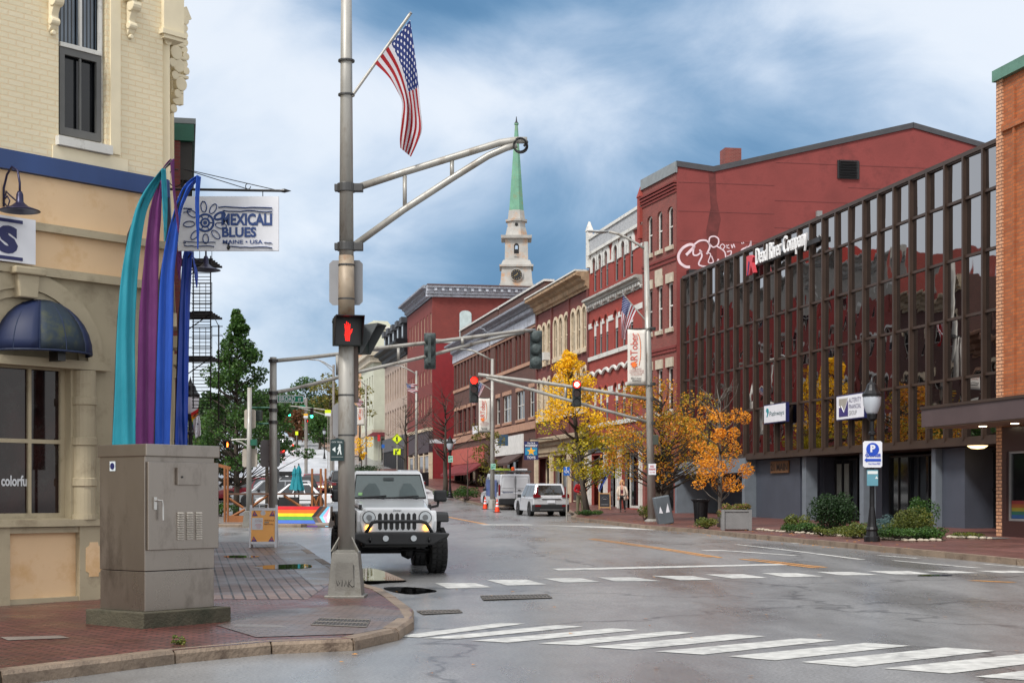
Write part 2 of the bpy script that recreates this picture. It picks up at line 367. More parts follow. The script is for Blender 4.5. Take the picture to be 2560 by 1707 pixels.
def strip(name, pts, w, dz, m, zb=-.06, kind='structure', rnd=0.):
    # kerb: pts = outer top edge; body lies to the left of the walking direction
    P = []
    for i in range(len(pts)-1):
        a, b = Vector(pts[i]), Vector(pts[i+1]); k = max(1, int((b-a).length/1.8))
        P += [a+(b-a)*j/k for j in range(k)]
    P.append(Vector(pts[-1])); mb = MB()
    for i in range(len(P)-1):
        d = (P[i+1]-P[i]).normalized(); n0 = (P[i+1]-P[max(i-1, 0)]).normalized(); n1 = (P[min(i+2, len(P)-1)]-P[i]).normalized(); q = []; j_ = R.uniform(-.006, .006)
        for p, t in ((P[i]+d*.012, n0), (P[i+1]-d*.012, n1)):
            nn = Vector((-t.y, t.x)); a = p-nn*(.03+j_); b = p+nn*w; c = p; hh = h(p.y)+j_
            q += [(a.x, a.y, hh+zb), (a.x, a.y, hh+dz-.035), (c.x, c.y, hh+dz), (b.x, b.y, hh+dz+.002), (b.x, b.y, hh+zb)]
        mb.add(q, [(k, 5+k, 6+k, k+1) for k in range(4)]+[(0, 1, 2, 3, 4), (9, 8, 7, 6, 5)])
    o = mb.build(name, m); normals_out(o); return tag(o, kind=kind)
def gp(l, dz=KERB): return [G(x, y, dz) for x, y in l]

LK = gp([(0, 1676), (433, 1624), (676, 1602), (880, 1594), (990, 1570), (1028, 1545), (1030, 1521), (990, 1492), (956, 1472), (907, 1458), (827, 1410), (740, 1355)])
LK = [(LK[0][0]-14, LK[0][1]-9)]+LK
strip('left_kerb', LK, .16, KERB, M_GRAN)
yb = LK[-1][1]
plate('left_pavement', LK+[(-60, yb+8), (-60, 4)], KERB-.004, M_BRK)
yp = G(500, 1497, KERB)[1]
kx = lambda y: LK[-1][0]+(LK[-2][0]-LK[-1][0])*(LK[-1][1]-y)/(LK[-1][1]-LK[-2][1])
inner = [(kx(y)-.85, y) for y in (LK[-2][1]-4.5, 34, 37, LK[-1][1]-.4)]
plate('left_paver_band', [(-9, yp), (-2.9, yp), (-2.95, 24.5)]+inner+[(-9.5, yb-.3)], KERB+.0, M_PAVER)
plate('left_concrete_band', [(p[0]+.82, p[1]) for p in inner[::-1]]+[(inner[0][0]+.25, inner[0][1]-1)]+[(p[0]+.01, p[1]) for p in inner], KERB+.001, M_CONC)
cc = gp([(540, 1562), (690, 1524), (880, 1512), (1000, 1525), (1012, 1545), (985, 1566), (890, 1584), (640, 1592)])
plate('corner_concrete', cc, KERB+.003, brick('worn_corner_paving', (104, 88, 82), (90, 76, 70), (60, 52, 48), .2, .1, .01, .4, .5, True))
tp = gp([(0, 1592), (150, 1588), (175, 1594), (20, 1600)]); plate('pale_paving_strip', tp, KERB+.003, M_CONC)
RK = [(-33.7, 255), (-25.6, 215), (-22.5, 203)]
RK1 = [(-17.8, 171.5), (-14.9, 168), (-7.3, 131), (-1.84, 97), (.2, 94.5), (1.9, 92), (3.25, 86), (3.35, 76), (2.95, 71), (3.0, 69)]+gp([(1617, 1312), (1760, 1322), (1905, 1336), (2231, 1366), (2560, 1396)])+[(12.2, 29), (15, 27), (26, 24), (60, 20)]
strip('right_kerb', RK1[::-1], .2, KERB, M_GRAN)
plate('right_pavement', RK1+[(60, 60), (40, 172)], KERB-.004, M_BRKR)
strip('upper_kerb', RK[::-1], .2, KERB, M_GRAN)
plate('upper_pavement', RK+[(10, 203), (10, 262), (-33, 262)], KERB-.004, mat('upper_paving', (150, 122, 108), .6, var=.2, nscale=.5))
# far side of the cross street
FK = [(-60, 62), (-7.9, 57), (-7.1, 58.5), (-8.6, 67), (-16.5, 92)]
strip('far_left_kerb', [FK[0], FK[1], FK[2], FK[3], FK[4]], .2, KERB, M_GRAN)
plate('far_left_pavement', FK+[(-60, 92)], KERB-.004, mat('far_pave', (112, 104, 98), .45, var=.2, nscale=.8, rvar=.15))

Q16 = zf(880, 1280, .71429)
mk = MB()
def quadm(mb, pts, dz, n=5):
    P = [G(*Q16(*p), dz) for p in pts]
    for i in range(n):
        a, b = i/n, (i+1)/n
        L0 = [(P[0][0]+(P[3][0]-P[0][0])*t, P[0][1]+(P[3][1]-P[0][1])*t) for t in (a, b)]; L1 = [(P[1][0]+(P[2][0]-P[1][0])*t, P[1][1]+(P[2][1]-P[1][1])*t) for t in (a, b)]
        q = [L0[0], L1[0], L1[1], L0[1]]
        mb.add([(x, y, h(y)+dz) for x, y in q], [(3, 2, 1, 0)])
NB = [((520, 386), (605, 389), (235, 437), (150, 433)), ((715, 394), (810, 399), (375, 442), (250, 440)), ((910, 405), (1005, 411), (545, 455), (420, 448)), ((1110, 415), (1200, 420), (790, 464), (650, 458)),
      ((1330, 425), (1450, 433), (990, 480), (830, 470)), ((1570, 440), (1695, 447), (1230, 497), (1060, 486)), ((1800, 456), (1955, 466), (1480, 517), (1315, 503)), ((2080, 472), (2250, 484), (1760, 540), (1570, 523)),
      ((2370, 492), (2560, 505), (2090, 563), (1860, 545)), ((2690, 512), (2900, 527), (2440, 592), (2180, 574)), ((3010, 535), (3250, 552), (2800, 625), (2520, 605))]
for q in NB: quadm(mk, q, .006)
tag(mk.build('near_crosswalk_markings', M_PAINT), kind='structure')
mk = MB()
FB = [((290, 247), (430, 247), (490, 262), (335, 266)), ((470, 236), (610, 235), (680, 252), (545, 256)), ((670, 231), (800, 230), (870, 243), (740, 245)), ((860, 227), (985, 227), (1080, 240), (920, 241)),
      ((1050, 222), (1190, 222), (1265, 235), (1150, 237)), ((1235, 217), (1370, 216), (1455, 229), (1330, 231)), ((1430, 212), (1560, 212), (1650, 224), (1515, 226)), ((1620, 208), (1750, 208), (1850, 219), (1715, 220)),
      ((1800, 205), (1950, 205), (2030, 216), (1900, 217)), ((2000, 204), (2110, 204), (2200, 212), (2090, 213)), ((2180, 204), (2330, 204), (2390, 211), (2270, 212))]
for q in FB: quadm(mk, q, .006)
for q in [((700, 197), (1490, 180), (1530, 184), (725, 203)), ((1335, 112), (1352, 112), (1800, 165), (1770, 165)), ((1215, 132), (1300, 132), (1330, 135), (1240, 135)), ((1300, 135), (1345, 135), (1570, 151), (1540, 151)),
          ((1530, 106), (1590, 108), (1600, 110), (1540, 108)), ((1830, 150), (1850, 150), (1995, 161), (1970, 161)), ((1885, 168), (1905, 168), (2210, 195), (2170, 194)), ((2195, 180), (2215, 180), (2400, 196), (2370, 196)),
          ((440, 42), (620, 42), (640, 45), (460, 45)), ((640, 44), (930, 51), (1080, 60), (1050, 62))]: quadm(mk, q, .006)
tag(mk.build('white_road_markings', M_PAINT), kind='structure')
mk = MB()
for q in [((822, 93), (832, 93), (1262, 157), (1245, 157)), ((838, 92), (848, 92), (1300, 158), (1283, 159)), ((1350, 163), (1372, 163), (1640, 194), (1610, 194)), ((1385, 162), (1400, 162), (1668, 192), (1648, 193)), ((325, 15), (338, 15), (480, 42), (462, 42)), ((2150, 238), (2190, 238), (2330, 244), (2290, 245))]: quadm(mk, q, .006)
tag(mk.build('yellow_centre_line', M_YEL), kind='structure')
def puddle(name, pts, zfn, dz, road=True):
    P = [G(*zfn(*p), dz) for p in pts]
    # smooth the outline
    for _ in range(2):
        Q = []
        for i in range(len(P)):
            a, b = P[i], P[(i+1) % len(P)]
            Q += [(a[0]*.75+b[0]*.25, a[1]*.75+b[1]*.25), (a[0]*.25+b[0]*.75, a[1]*.25+b[1]*.75)]
        P = Q
    plate(name, P, dz, M_PUD)
puddle('gutter_puddle', [(330, 1232), (520, 1240), (780, 1350), (830, 1376), (600, 1385), (470, 1400), (330, 1400), (250, 1330)], Q7, .009)
puddle('dark_puddle', [(540, 1432), (760, 1425), (980, 1438), (1165, 1472), (1000, 1490), (860, 1508), (640, 1475)], Q7, .009)
puddle('pavement_puddle', [(1390, 922), (1500, 912), (1720, 905), (1740, 930), (1560, 937), (1440, 935)], Q3, KERB+.006)
puddle('ramp_puddle', [(95, 428), (135, 405), (185, 402), (150, 432)], Q16, .009)
puddle('hatch_puddle', [(330, 1430), (480, 1415), (680, 1420), (820, 1430), (640, 1445), (450, 1447)], Q6, KERB+.006)
puddle('lane_puddle', [(2010, 217), (2090, 217), (2110, 222), (1960, 223)], Q16, .009)

plate('upper_road', [(-4.5, 110), (-7.6, 131), (-15.1, 168), (-18.2, 171.5), (-22.8, 203), (-25.9, 215), (-34, 255), (-35, 262), (-47, 262), (-39, 215), (-31, 168), (-22, 131), (-17, 110)], .006, mat('painted_sheen_asphalt', (186, 188, 192), .4, var=.12, nscale=.6, stretch=(1, .3, 1), rvar=.12))  # wet sky reflection on the hill road painted in as a pale base colour
# ---------------- buildings ----------------
M_PANE = mat('window_glass', (20, 22, 25), .06, var=.5, nscale=.7, spec=.45)
M_PANEL = mat('window_glass_pale', (92, 100, 106), .12, var=.25, nscale=.6, spec=.8)
M_WHITE = mat('white_paint', (205, 204, 198), .55, var=.1, nscale=1.5, dirt=(150, 146, 138), dscale=3)
M_DARK = mat('dark_interior', (14, 14, 15), .8, var=0)
M_ROOF = mat('roof_membrane', (70, 70, 72), .8)
M_STONE = mat('pale_stone', (178, 168, 150), .75, var=.15, bump=.3)
class Fac:
    def __init__(s, name, label, P0, P1, cat='building', z0=None, group=None):
        s.P0 = Vector(P0); s.P1 = Vector(P1); d = s.P1-s.P0; s.W = d.length; s.u = d/s.W; s.n = Vector((-s.u.y, s.u.x))
        s.z0 = h(s.P0.y)+KERB if z0 is None else z0
        s.rz = atan2(s.u.y, s.u.x)
        s.root = thing(name, label, cat, (s.P0.x, s.P0.y, s.z0), s.rz, group)
        s.M = Matrix.Translation((s.P0.x, s.P0.y, s.z0)) @ Matrix.Rotation(s.rz, 4, 'Z'); s.I = s.M.inverted()
    def lx(s, px, y=0.):
        k = (px-CX)/FPX; p = s.P0+s.n*y
        return (k*p.y-p.x)/(s.u.x-k*s.u.y)
    def lz(s, px, py, y=0.):
        t = s.lx(px, y); Y = s.P0.y+s.n.y*y+s.u.y*t
        return EYE+(HOR-py)/FPX*Y-s.z0
    def p(s, px, py, y=0.): return s.lx(px, y), s.lz(px, py, y)
    def wz(s, z): return z-s.z0
def opening_wall(mb, W, H, ops, y=0., d=.16, x0=0., z0=0., jog=None):
    xs = sorted({x0, W}|{o[0] for o in ops}|{o[1] for o in ops}); zs = sorted({z0, H}|{o[2] for o in ops}|{o[3] for o in ops})
    xs = [x for x in xs if x0 <= x <= W]; zs = [z for z in zs if z0 <= z <= H]
    for i in range(len(xs)-1):
        for j in range(len(zs)-1):
            a, b, c, e = xs[i], xs[i+1], zs[j], zs[j+1]; mx, mz = (a+b)/2, (c+e)/2
            if any(o[0] < mx < o[1] and o[2] < mz < o[3] for o in ops): continue
            mb.add([(a, y, c), (b, y, c), (b, y, e), (a, y, e)], [(3, 2, 1, 0)])
    for o in ops:
        a, b, c, e = o[:4]; r = o[4] if len(o) > 4 else 0
        arc = arcpts(a, b, c, e, r)
        if r:
            top = arc
            for i in range(len(top)-1):
                (xa, za), (xb, zb) = top[i], top[i+1]
                mb.add([(xa, y, za), (xb, y, zb), (xb, y, e), (xa, y, e)], [(3, 2, 1, 0)])
        loop = [(a, c)]+arc+[(b, c)]
        for i in range(len(loop)):
            (xa, za), (xb, zb) = loop[i], loop[(i+1) % len(loop)]
            mb.add([(xa, y, za), (xb, y, zb), (xb, y-d, zb), (xa, y-d, za)], [(0, 1, 2, 3)])
def arcpts(a, b, c, e, r, n=8):
    if not r: return [(a, e), (b, e)]
    return [((a+b)/2-(b-a)/2*cos(pi*i/n), e-r+r*sin(pi*i/n)) for i in range(n+1)]
def window(root, x0, x1, z0, z1, r=0., y=0., d=.14, fm=None, ft=.06, nx=1, nz=2, pm=None, sill=None, lintel=None, name='window', hood=None, jut=.05, kind=None):
    fm = fm or M_WHITE; pm = pm or M_PANE; mb = MB(); ya, yb = y-d, y-d+.05
    arc = arcpts(x0, x1, z0, z1, r); cx = (x0+x1)/2
    outer = [(x0, z0)]+arc+[(x1, z0)]
    def ins(p): return (cx+(p[0]-cx)*(1-2*ft/(x1-x0)), max(z0+ft, min(p[1]-ft, z1-ft)) if p[1] > z0 else z0+ft)
    inner = [ins(p) for p in outer]; n = len(outer)
    vs = [(p[0], yb, p[1]) for p in outer]+[(p[0], yb, p[1]) for p in inner]+[(p[0], ya, p[1]) for p in inner]
    mb.add(vs, [(i, (i+1) % n, (i+1) % n+n, i+n) for i in range(n)]+[(i+n, (i+1) % n+n, (i+1) % n+2*n, i+2*n) for i in range(n)])
    for i in range(1, nx): xx = x0+(x1-x0)*i/nx; mb.box(xx-ft*.35, xx+ft*.35, ya+.002, yb-.004, z0+ft, z1-ft-(r*.1))
    for i in range(1, nz): zz = z0+(z1-z0)*i/nz; mb.box(x0+ft, x1-ft, ya+.004, yb-.002, zz-ft*.4, zz+ft*.4)
    w = mb.build(name, fm, root)
    MB().add([(p[0], ya+.003, p[1]) for p in outer], [tuple(range(n-1, -1, -1))]).build('pane', pm, w)
    if sill: MB().box(x0-.1, x1+.1, y-.02, y+jut+.03, z0-sill[0], z0-.003).build('sill', sill[1], w)
    if lintel: MB().box(x0-.1, x1+.1, y-.02, y+jut, z1+.003, z1+lintel[0]).build('lintel', lintel[1], w)
    if hood:      # moulded arch: (width, material, leg length)
        hw, hm, leg = hood; q = MB(); rr = r or .12
        ou = [((x0+x1)/2-((x1-x0)/2+hw)*cos(pi*i/8), z1-rr+(rr+hw)*sin(pi*i/8)) for i in range(9)]; inn = arcpts(x0, x1, z0, z1, rr)
        ou = [(ou[0][0], ou[0][1]-leg)]+ou+[(ou[-1][0], ou[-1][1]-leg)]; inn = [(inn[0][0], inn[0][1]-leg)]+inn+[(inn[-1][0], inn[-1][1]-leg)]
        m = len(ou); q.add([(p[0], y+.07, p[1]) for p in inn]+[(p[0], y+.07, p[1]) for p in ou]+[(p[0], y-.02, p[1]) for p in ou]+[(p[0], y-.06, p[1]) for p in inn],
                           [(i, i+1, i+1+m, i+m) for i in range(m-1)]+[(i+m, i+1+m, i+1+2*m, i+2*m) for i in range(m-1)]+[(i+3*m, i+1+3*m, i+1, i) for i in range(m-1)]+[(0, m, 2*m, 3*m), (m-1, 2*m-1, 3*m-1, 4*m-1)])
        q.build('hood_mould', hm, w)
    return w
def body(mb, W, H, D, x0=0., z0=-.5, back=True):
    mb.add([(x0, 0, z0), (x0, -D, z0), (x0, -D, H), (x0, 0, H), (W, 0, z0), (W, -D, z0), (W, -D, H), (W, 0, H)],
           [(0, 3, 2, 1), (4, 5, 6, 7), (1, 2, 6, 5), (3, 7, 6, 2)])
def cornice(root, x0, x1, z0, z1, proj, m, n=0, y=0., name='cornice', bracket=None, dent=None, ends=True):
    mb = MB(); H = z1-z0
    prof = [(0, 0), (.12, 0), (.12, .12), (.3, .2), (.3, .45), (.55, .55), (.6, .7), (1, .78), (1, .93), (.9, 1), (0, 1)]
    P = [(y-.05 if a == 0 else y+a*proj, z0+b*H) for a, b in prof]
    mb.prism(P, x0, x1, 'x'); o = mb.build(name, m, root); normals_out(o)
    if bracket:
        q = MB()
        for i in range(n):
            xx = x0+(x1-x0)*(i+.5)/n; w = bracket
            q.prism([(y+.02, z0+H*.1), (y+proj*.35, z0+H*.15), (y+proj*.85, z0+H*.5), (y+proj*.85, z0+H*.76), (y+.02, z0+H*.76)], xx-w/2, xx+w/2, 'x')
    if dent:
        q = mb; k = int((x1-x0)/dent)
        for i in range(k): xx = x0+(i+.5)*dent; q.box(xx-dent*.28, xx+dent*.28, y+.1, y+proj*.48, z0+H*.22, z0+H*.44)
    o = mb.build(name, m, root); normals_out(o)
    return o
def band(root, x0, x1, z0, z1, t, m, name='band', y=0.): return MB().box(x0, x1, y-.02, y+t, z0, z1).build(name, m, root)
def tan_(P, px, tn):   # next plan corner: from P in direction (-tn, 1) until picture column px
    k = (px-CX)/FPX; t = (P[0]-k*P[1])/(k+tn)
    return (P[0]-tn*t, P[1]+t)
TS = .2158
# --- tinted glass office building
gA = (15.3+.2158*3, 48.1-3); gB = (8.89, 77.8)
gl = Fac('glass_office_building', 'long three storey office block of dark bronze glass panels between brown fins', gA, gB)
M_BRONZE = mat('bronze_metal', (64, 49, 40), .45, .3, var=.15, nscale=1.5)
def curtain():
    m = bpy.data.materials.new('mirror_glass'); m.use_nodes = True; nt = m.node_tree; N = nt.nodes.new; L = nt.links.new; b = nt.nodes['Principled BSDF']
    b.inputs['Base Color'].default_value = (.36, .35, .35, 1); b.inputs['Metallic'].default_value = 1; b.inputs['Roughness'].default_value = .015
    tc = N('ShaderNodeTexCoord'); n = N('ShaderNodeTexNoise'); n.inputs['Scale'].default_value = .75; n.inputs['Detail'].default_value = 1.5; L(tc.outputs['Object'], n.inputs['Vector'])
    bp = N('ShaderNodeBump'); bp.inputs['Strength'].default_value = .12; bp.inputs['Distance'].default_value = .05; L(n.outputs[0], bp.inputs['Height']); L(bp.outputs[0], b.inputs['Normal']); return m
M_MIRR = curtain(); M_SLATE = mat('slate_blue_panel', (66, 71, 82), .6, var=.12, nscale=1, bump=.15); M_SLATEL = mat('slate_trim', (104, 112, 120), .6, var=.1)
zr = [gl.wz(z) for z in (3.5, 5.5, 7.5, 9.45, 11.35, 12.72)]; x_end = gl.lx(1711); nb = 26; bw = (x_end-gl.lx(2464))/24
xb = [x_end-bw*i for i in range(nb+1)]
MB().box(xb[-1], xb[0], -18, -.06, zr[0]-.01, zr[-1]-.05).build('core_block', M_DARK, gl.root)
MB().box(xb[-1], xb[0]+.05, -18, .12, zr[-1], zr[-1]+.14).build('roof_edge', M_BRONZE, gl.root)
MB().box(xb[-1], xb[0]+.05, -3.2, .1, zr[0]-.24, zr[0]-.015).build('soffit', M_BRONZE, gl.root)
for i in range(nb):
    x0, x1 = xb[i+1], xb[i]; mb = MB()
    for j in range(5):
        a, b_ = R.uniform(-.02, .02), R.uniform(-.02, .02)
        mb.add([(x0+.05, a, zr[j]+.05), (x1-.05, b_, zr[j]+.05), (x1-.05, b_+R.uniform(-.01, .01), zr[j+1]-.05), (x0+.05, a, zr[j+1]-.05)], [(3, 2, 1, 0)])
    bay = mb.build('glass_bay', M_MIRR, gl.root)
    f = MB()
    f.box(x1-.055, x1+.055, -.05, .135, zr[0]-.05, zr[-1]+.0)
    for j in range(6): f.box(x0+.056, x1-.056, -.05, .07, zr[j]-.045, zr[j]+.045)
    f.build('fin_and_transoms', M_BRONZE, bay)
MB().box(xb[0]+.055, xb[0]+.16, -6, .18, zr[0]-.05, zr[-1]+.05).build('end_fin', M_BRONZE, gl.root)
# ground floor
yr = -1.3
gx = lambda px, y=yr: gl.lx(px, y)
H0 = zr[0]-.26
MB().box(xb[-1], xb[0]+.1, -3, yr-1.9, -.2, H0).build('back_wall', M_DARK, gl.root)
xa, xb_ = gx(1862, .15), x_end+1.1
bay = MB(); bay.box(xb_-.32, xb_, -3, .15, -.3, H0+.1); bay.box(xa, xa+.35, -3, .15, -.3, H0+.1); bay.box(xa+.352, xb_-.322, -2.9, .15, H0-.55, H0+.1)
bay.build('garage_bay_frame', M_SLATEL, gl.root)
MB().box(xb_-3.6, xb_-.33, -2.6, -2.4, -.3, H0-.56).build('bay_side_wall', M_SLATE, gl.root)
MB().box(xa+2.1, xb_-3.6, -2.3, -2.2, -.3, H0-.56).build('grey_door', mat('greyish_door', (112, 112, 108), .5), gl.root)
w_ = MB().box(xa+.36, xa+2.05, -1.2, -1.15, .5, H0-.56).build('shop_window', M_PANE, gl.root)
MB().box(xa+1.1, xa+1.9, -1.14, -1.12, .6, H0-.7).build('window_paper', M_WHITE, w_)
MB().box(gx(2000, -.4), xa-.02, -2.6, -.4, -.3, H0).build('slate_panel_wall', M_SLATE, gl.root)
for a in (2013, 2157, 2337): MB().box(gl.lx(a+5, -.3), gl.lx(a-5, -.3), -.75, -.25, -.3, H0).build('post', M_SLATEL, gl.root)
MB().box(gx(2060), gx(2018), yr-.6, yr, -.3, H0).build('slate_panel_wall', M_SLATE, gl.root)
MB().box(gx(2205), gx(2166), yr-.5, yr, -.3, H0).build('slate_panel_wall', M_SLATE, gl.root)
MB().box(gl.lx(2412, -.5), gl.lx(2352, -.5), yr-.5, -.5, -.3, H0).build('slate_panel_wall', M_SLATE, gl.root)
M_BLK = mat('black_frame', (22, 22, 24), .4)
for a, b_, k in ((2132, 2075, 3), (2334, 2210, 5), (2486, 2414, 2)):
    X0, X1 = gx(a), gx(b_); w_ = window(gl.root, X0, X1, .15 if k != 2 else 0, H0-.1, 0, yr-.15, .1, M_BLK, .07, k, 1 if k != 2 else 2, name='shop_window')
    if k == 3:
        for q in (1, 2): MB().box(X1-(X1-X0)*q/3*.98+.12, X1-(X1-X0)*(q-1)/3-.15, yr-.245, yr-.235, .3, H0-.3).build('blind', mat('grey_blind', (106, 110, 104), .8), w_)
# number over the door, lamp under the soffit
nm = MB(); text(nm, '21 MAIN', (gl.lx(1929, -.35), -.34, gl.lz(1945, 1149, -.35)), (gl.lx(1967, -.35)-gl.lx(1929, -.35), 0, 0), (0, 0, .01), d=None)
X0, X1 = gl.lx(1969, -.3), gl.lx(1925, -.3); Z0, Z1 = H0-.62, H0-.1
q = MB().box(X0, X1, -.38, -.32, Z0, Z1).build('number_board', mat('orange_wood_board', (120, 84, 52), .6), gl.root)
mb = MB(); text(mb, '21 MAIN', (X1-.05, -.31, Z0+.1), (-(X1-X0)+.1, 0, 0), (0, 0, Z1-Z0-.2), bold=.02); mb.build('lettering', mat('dark_letter', (40, 30, 24), .6), q)
MB().lathe([(0, 0), (.2, .02), (.32, .09), (.33, .11)], (gl.lx(2430, -.2), -.4, H0-.09), 20).build('soffit_lamp', mat('lamp_glow', (255, 214, 150), .4, var=0, emit=2.2), gl.root, True)
# signs on the glass
M_SIGNW = mat('sign_white', (214, 216, 222), .4, var=.04); M_NAVY = mat('navy_blue', (24, 30, 84), .5, var=.05); M_TEAL = mat('teal_paint', (20, 130, 140), .5, var=.05); M_GREY = mat('mid_grey', (128, 128, 128), .5, var=.05)
def fsign(F, name, label, px0, px1, pz0, pz1, y, t, edge, cat='sign'):
    X0, X1 = F.lx(px1, y), F.lx(px0, y); Z0, Z1 = F.lz(px0, pz1, y), F.lz(px0, pz0, y)
    loc = F.M @ Vector((X0, y, Z0)); r = thing(name, label, cat, loc, F.rz)
    W, H = X1-X0, Z1-Z0
    MB().box(0, W, -t, 0, 0, H).build('sign_box', edge, r); MB().box(.04, W-.04, 0, .012, .04, H-.04).build('face', M_SIGNW, r)
    return r, W, H
# for a reader in the street text runs from far (left) to near (right): local x decreases
def ftext(r, s, W, H, a, b, c, e, m, y=.02, shear=0., bold=0.):  # a,b fractions from the reader's left; c,e from bottom
    mb = MB(); text(mb, s, (W*(1-a), y, H*c), (-W*(b-a), 0, 0), (0, 0, H*(e-c)), shear, bold); return mb.build('lettering', m, r)
r, W, H = fsign(gl, 'office_sign', 'small white office sign reading Pathways on the dark glass facade', 1910, 1965, 1013, 1060, .42, .14, M_NAVY)
ftext(r, 'Pathways', W, H, .28, .93, .3, .62, mat('pathway_teal_dark', (30, 84, 92), .5))
mb = MB(); mb.prism([(W*(1-.13), H*.35), (W*(1-.18), H*.36), (W*(1-.24), H*.6), (W*(1-.22), H*.78), (W*(1-.14), H*.82), (W*(1-.11), H*.66), (W*(1-.17), H*.55)], .012, .02); mb.build('emblem', M_TEAL, r)
r, W, H = fsign(gl, 'office_sign', 'large white sign reading Alterity Financial Group with purple and grey square emblem', 2091, 2161, 990, 1052, .42, .16, M_NAVY)
for i, s in enumerate(('ALTERITY', 'FINANCIAL', 'GROUP')): ftext(r, s, W, H, .47, .9 if i < 2 else .75, .66-.25*i, .84-.25*i, mat('purple_grey', (92, 88, 120), .5) if i < 2 else M_GREY)
MB().box(W*(1-.44), W*(1-.11), .012, .018, H*.14, H*.86).build('emblem', mat('warm_grey', (150, 146, 138), .5), r)
MB().prism([(W*(1-.11), H*.14), (W*(1-.44), H*.14), (W*(1-.44), H*.78), (W*(1-.3), H*.3), (W*(1-.2), H*.52), (W*(1-.15), H*.46), (W*(1-.11), H*.55)], .018, .022).build('emblem', mat('purple_emblem', (50, 40, 104), .5), r)
MB().tube([(W*(1-.12), .024, H*.56), (W*(1-.16), .024, H*.5), (W*(1-.21), .024, H*.56), (W*(1-.3), .024, H*.31), (W*(1-.44), .024, H*.8)], .02, 4).build('emblem_line', M_SIGNW, r)
X0, X1 = gl.lx(2016, .4), gl.lx(1866, .4); Z0 = gl.lz(1880, 684, .4)
r = thing('lettered_sign', 'raised white letters reading Dead River Company with a red and blue emblem', 'sign', gl.M @ Vector((X0, .4, Z0)), gl.rz)
W = X1-X0; mb = MB(); Hh = .95
text(mb, 'Dead River Company', (W*.84, 0, .1), (-W*.84, 0, 0), (0, 0, Hh), bold=.0, d=(0, -.07, 0)); mb.build('lettering', mat('letter_white', (225, 225, 225), .4, var=0), r)
MB().box(W*-.14, W*.86, -.22, -.16, .3, .5).build('rail', M_BLK, r)
MB().prism([(W, .0), (W*.95, .0), (W*.92, .4), (W*.88, .0), (W*.86, .02), (W*.9, .5), (W*.88, .72), (W*.93, .86), (W, .86)], -.15, 0).build('emblem', mat('emblem_red', (190, 60, 70), .5), r)
MB().prism([(W*.985, .0), (W*.965, .0), (W*.94, .55), (W*.96, .62)], .0, .01).build('emblem_stripe', M_NAVY, r)
# --- dusty red gabled building
rP = (8.62, 79.6); rQ = tan_(rP, 1606, .3)
rg = Fac('red_gable_building', 'tall narrow red brick building with a broad dusty red blank side wall and graffiti', rP, rQ)
B_RED = brick('red_brick', (128, 58, 51), (108, 47, 42), (120, 84, 76), var=.15)
M_STUC = mat('dusty_red_render', (124, 54, 51), .8, var=.2, nscale=.45, bump=.4, bscale=7, dirt=(100, 42, 40), dscale=.45)
Zt = rg.lz(1692, 405); ops = []
cols = [(1668.5, 1682.5), (1643, 1656), (1618, 1631)]
rows = [(518, 617, .25, 1672), (708, 821, 0, 1672), (918, 1027, 0, 1672)]
for a, b in cols:
    for t, bo, r_, pr in rows: ops.append((rg.lx(b), rg.lx(a), rg.lz(pr, bo), rg.lz(pr, t), r_))
shop = (.4, rg.W-.4, .1, 3.1)
mb = MB(); opening_wall(mb, rg.W, Zt, ops+[shop], z0=-.4); mb.add([(rg.W, 0, -.4), (rg.W, -18, -.4), (rg.W, -18, Zt), (rg.W, 0, Zt)], [(0, 3, 2, 1)])
mb.build('wall', B_RED, rg.root)
for o in ops: window(rg.root, *o[:4], o[4], d=.16, ft=.09, sill=(.22, M_STONE), lintel=None if o[4] else (.5, M_STONE), jut=.08)
window(rg.root, *shop, 0, d=.3, fm=M_BLK, nx=3, nz=1, name='shop_window')
v = Vector((5.85, 1)).normalized(); Wg = 24
def gpt(px, py):
    k = (px-CX)/FPX; t = (k*rP[1]-rP[0])/(v.x-k*v.y); Y = rP[1]+v.y*t
    return t, EYE+(HOR-py)/FPX*Y
prof = [gpt(*p) for p in ((1692, 405), (1783, 419), (2282, 309), (2480, 366))]; tE = prof[-1][0]
def gw(t, z, o=0.): return rg.I @ Vector((rP[0]+v.x*t+v.y*o, rP[1]+v.y*t-v.x*o, z))
mb = MB(); pts = [(0, .3)]+[(max(0, t), z) for t, z in prof]+[(tE+4, prof[-1][1]-1.2), (tE+4, .3)]
n = len(pts); mb.add([gw(t, z) for t, z in pts]+[gw(t, z, -.4) for t, z in pts], [tuple(range(n))]+[(i, (i+1) % n, (i+1) % n+n, i+n) for i in range(n)])
normals_out(mb.build('gable_wall', M_STUC, rg.root))
mb = MB(); q = [(max(0, t), z) for t, z in prof]+[(tE+4, prof[-1][1]-1.2)]
for i in range(len(q)-1):
    for (a, b_) in ((q[i], q[i+1]),):
        mb.add([gw(a[0]-.02, a[1]-.24, .08), gw(b_[0]+.02, b_[1]-.24, .08), gw(b_[0]+.02, b_[1]+.05, .08), gw(a[0]-.02, a[1]+.05, .08), gw(a[0]-.02, a[1]-.24, -.5), gw(b_[0]+.02, b_[1]-.24, -.5), gw(b_[0]+.02, b_[1]+.05, -.5), gw(a[0]-.02, a[1]+.05, -.5)],
               [(0, 1, 2, 3), (3, 2, 6, 7), (0, 4, 5, 1), (7, 6, 5, 4)])
mb.build('roof_edge', mat('charcoal_trim', (62, 62, 66), .6), rg.root)
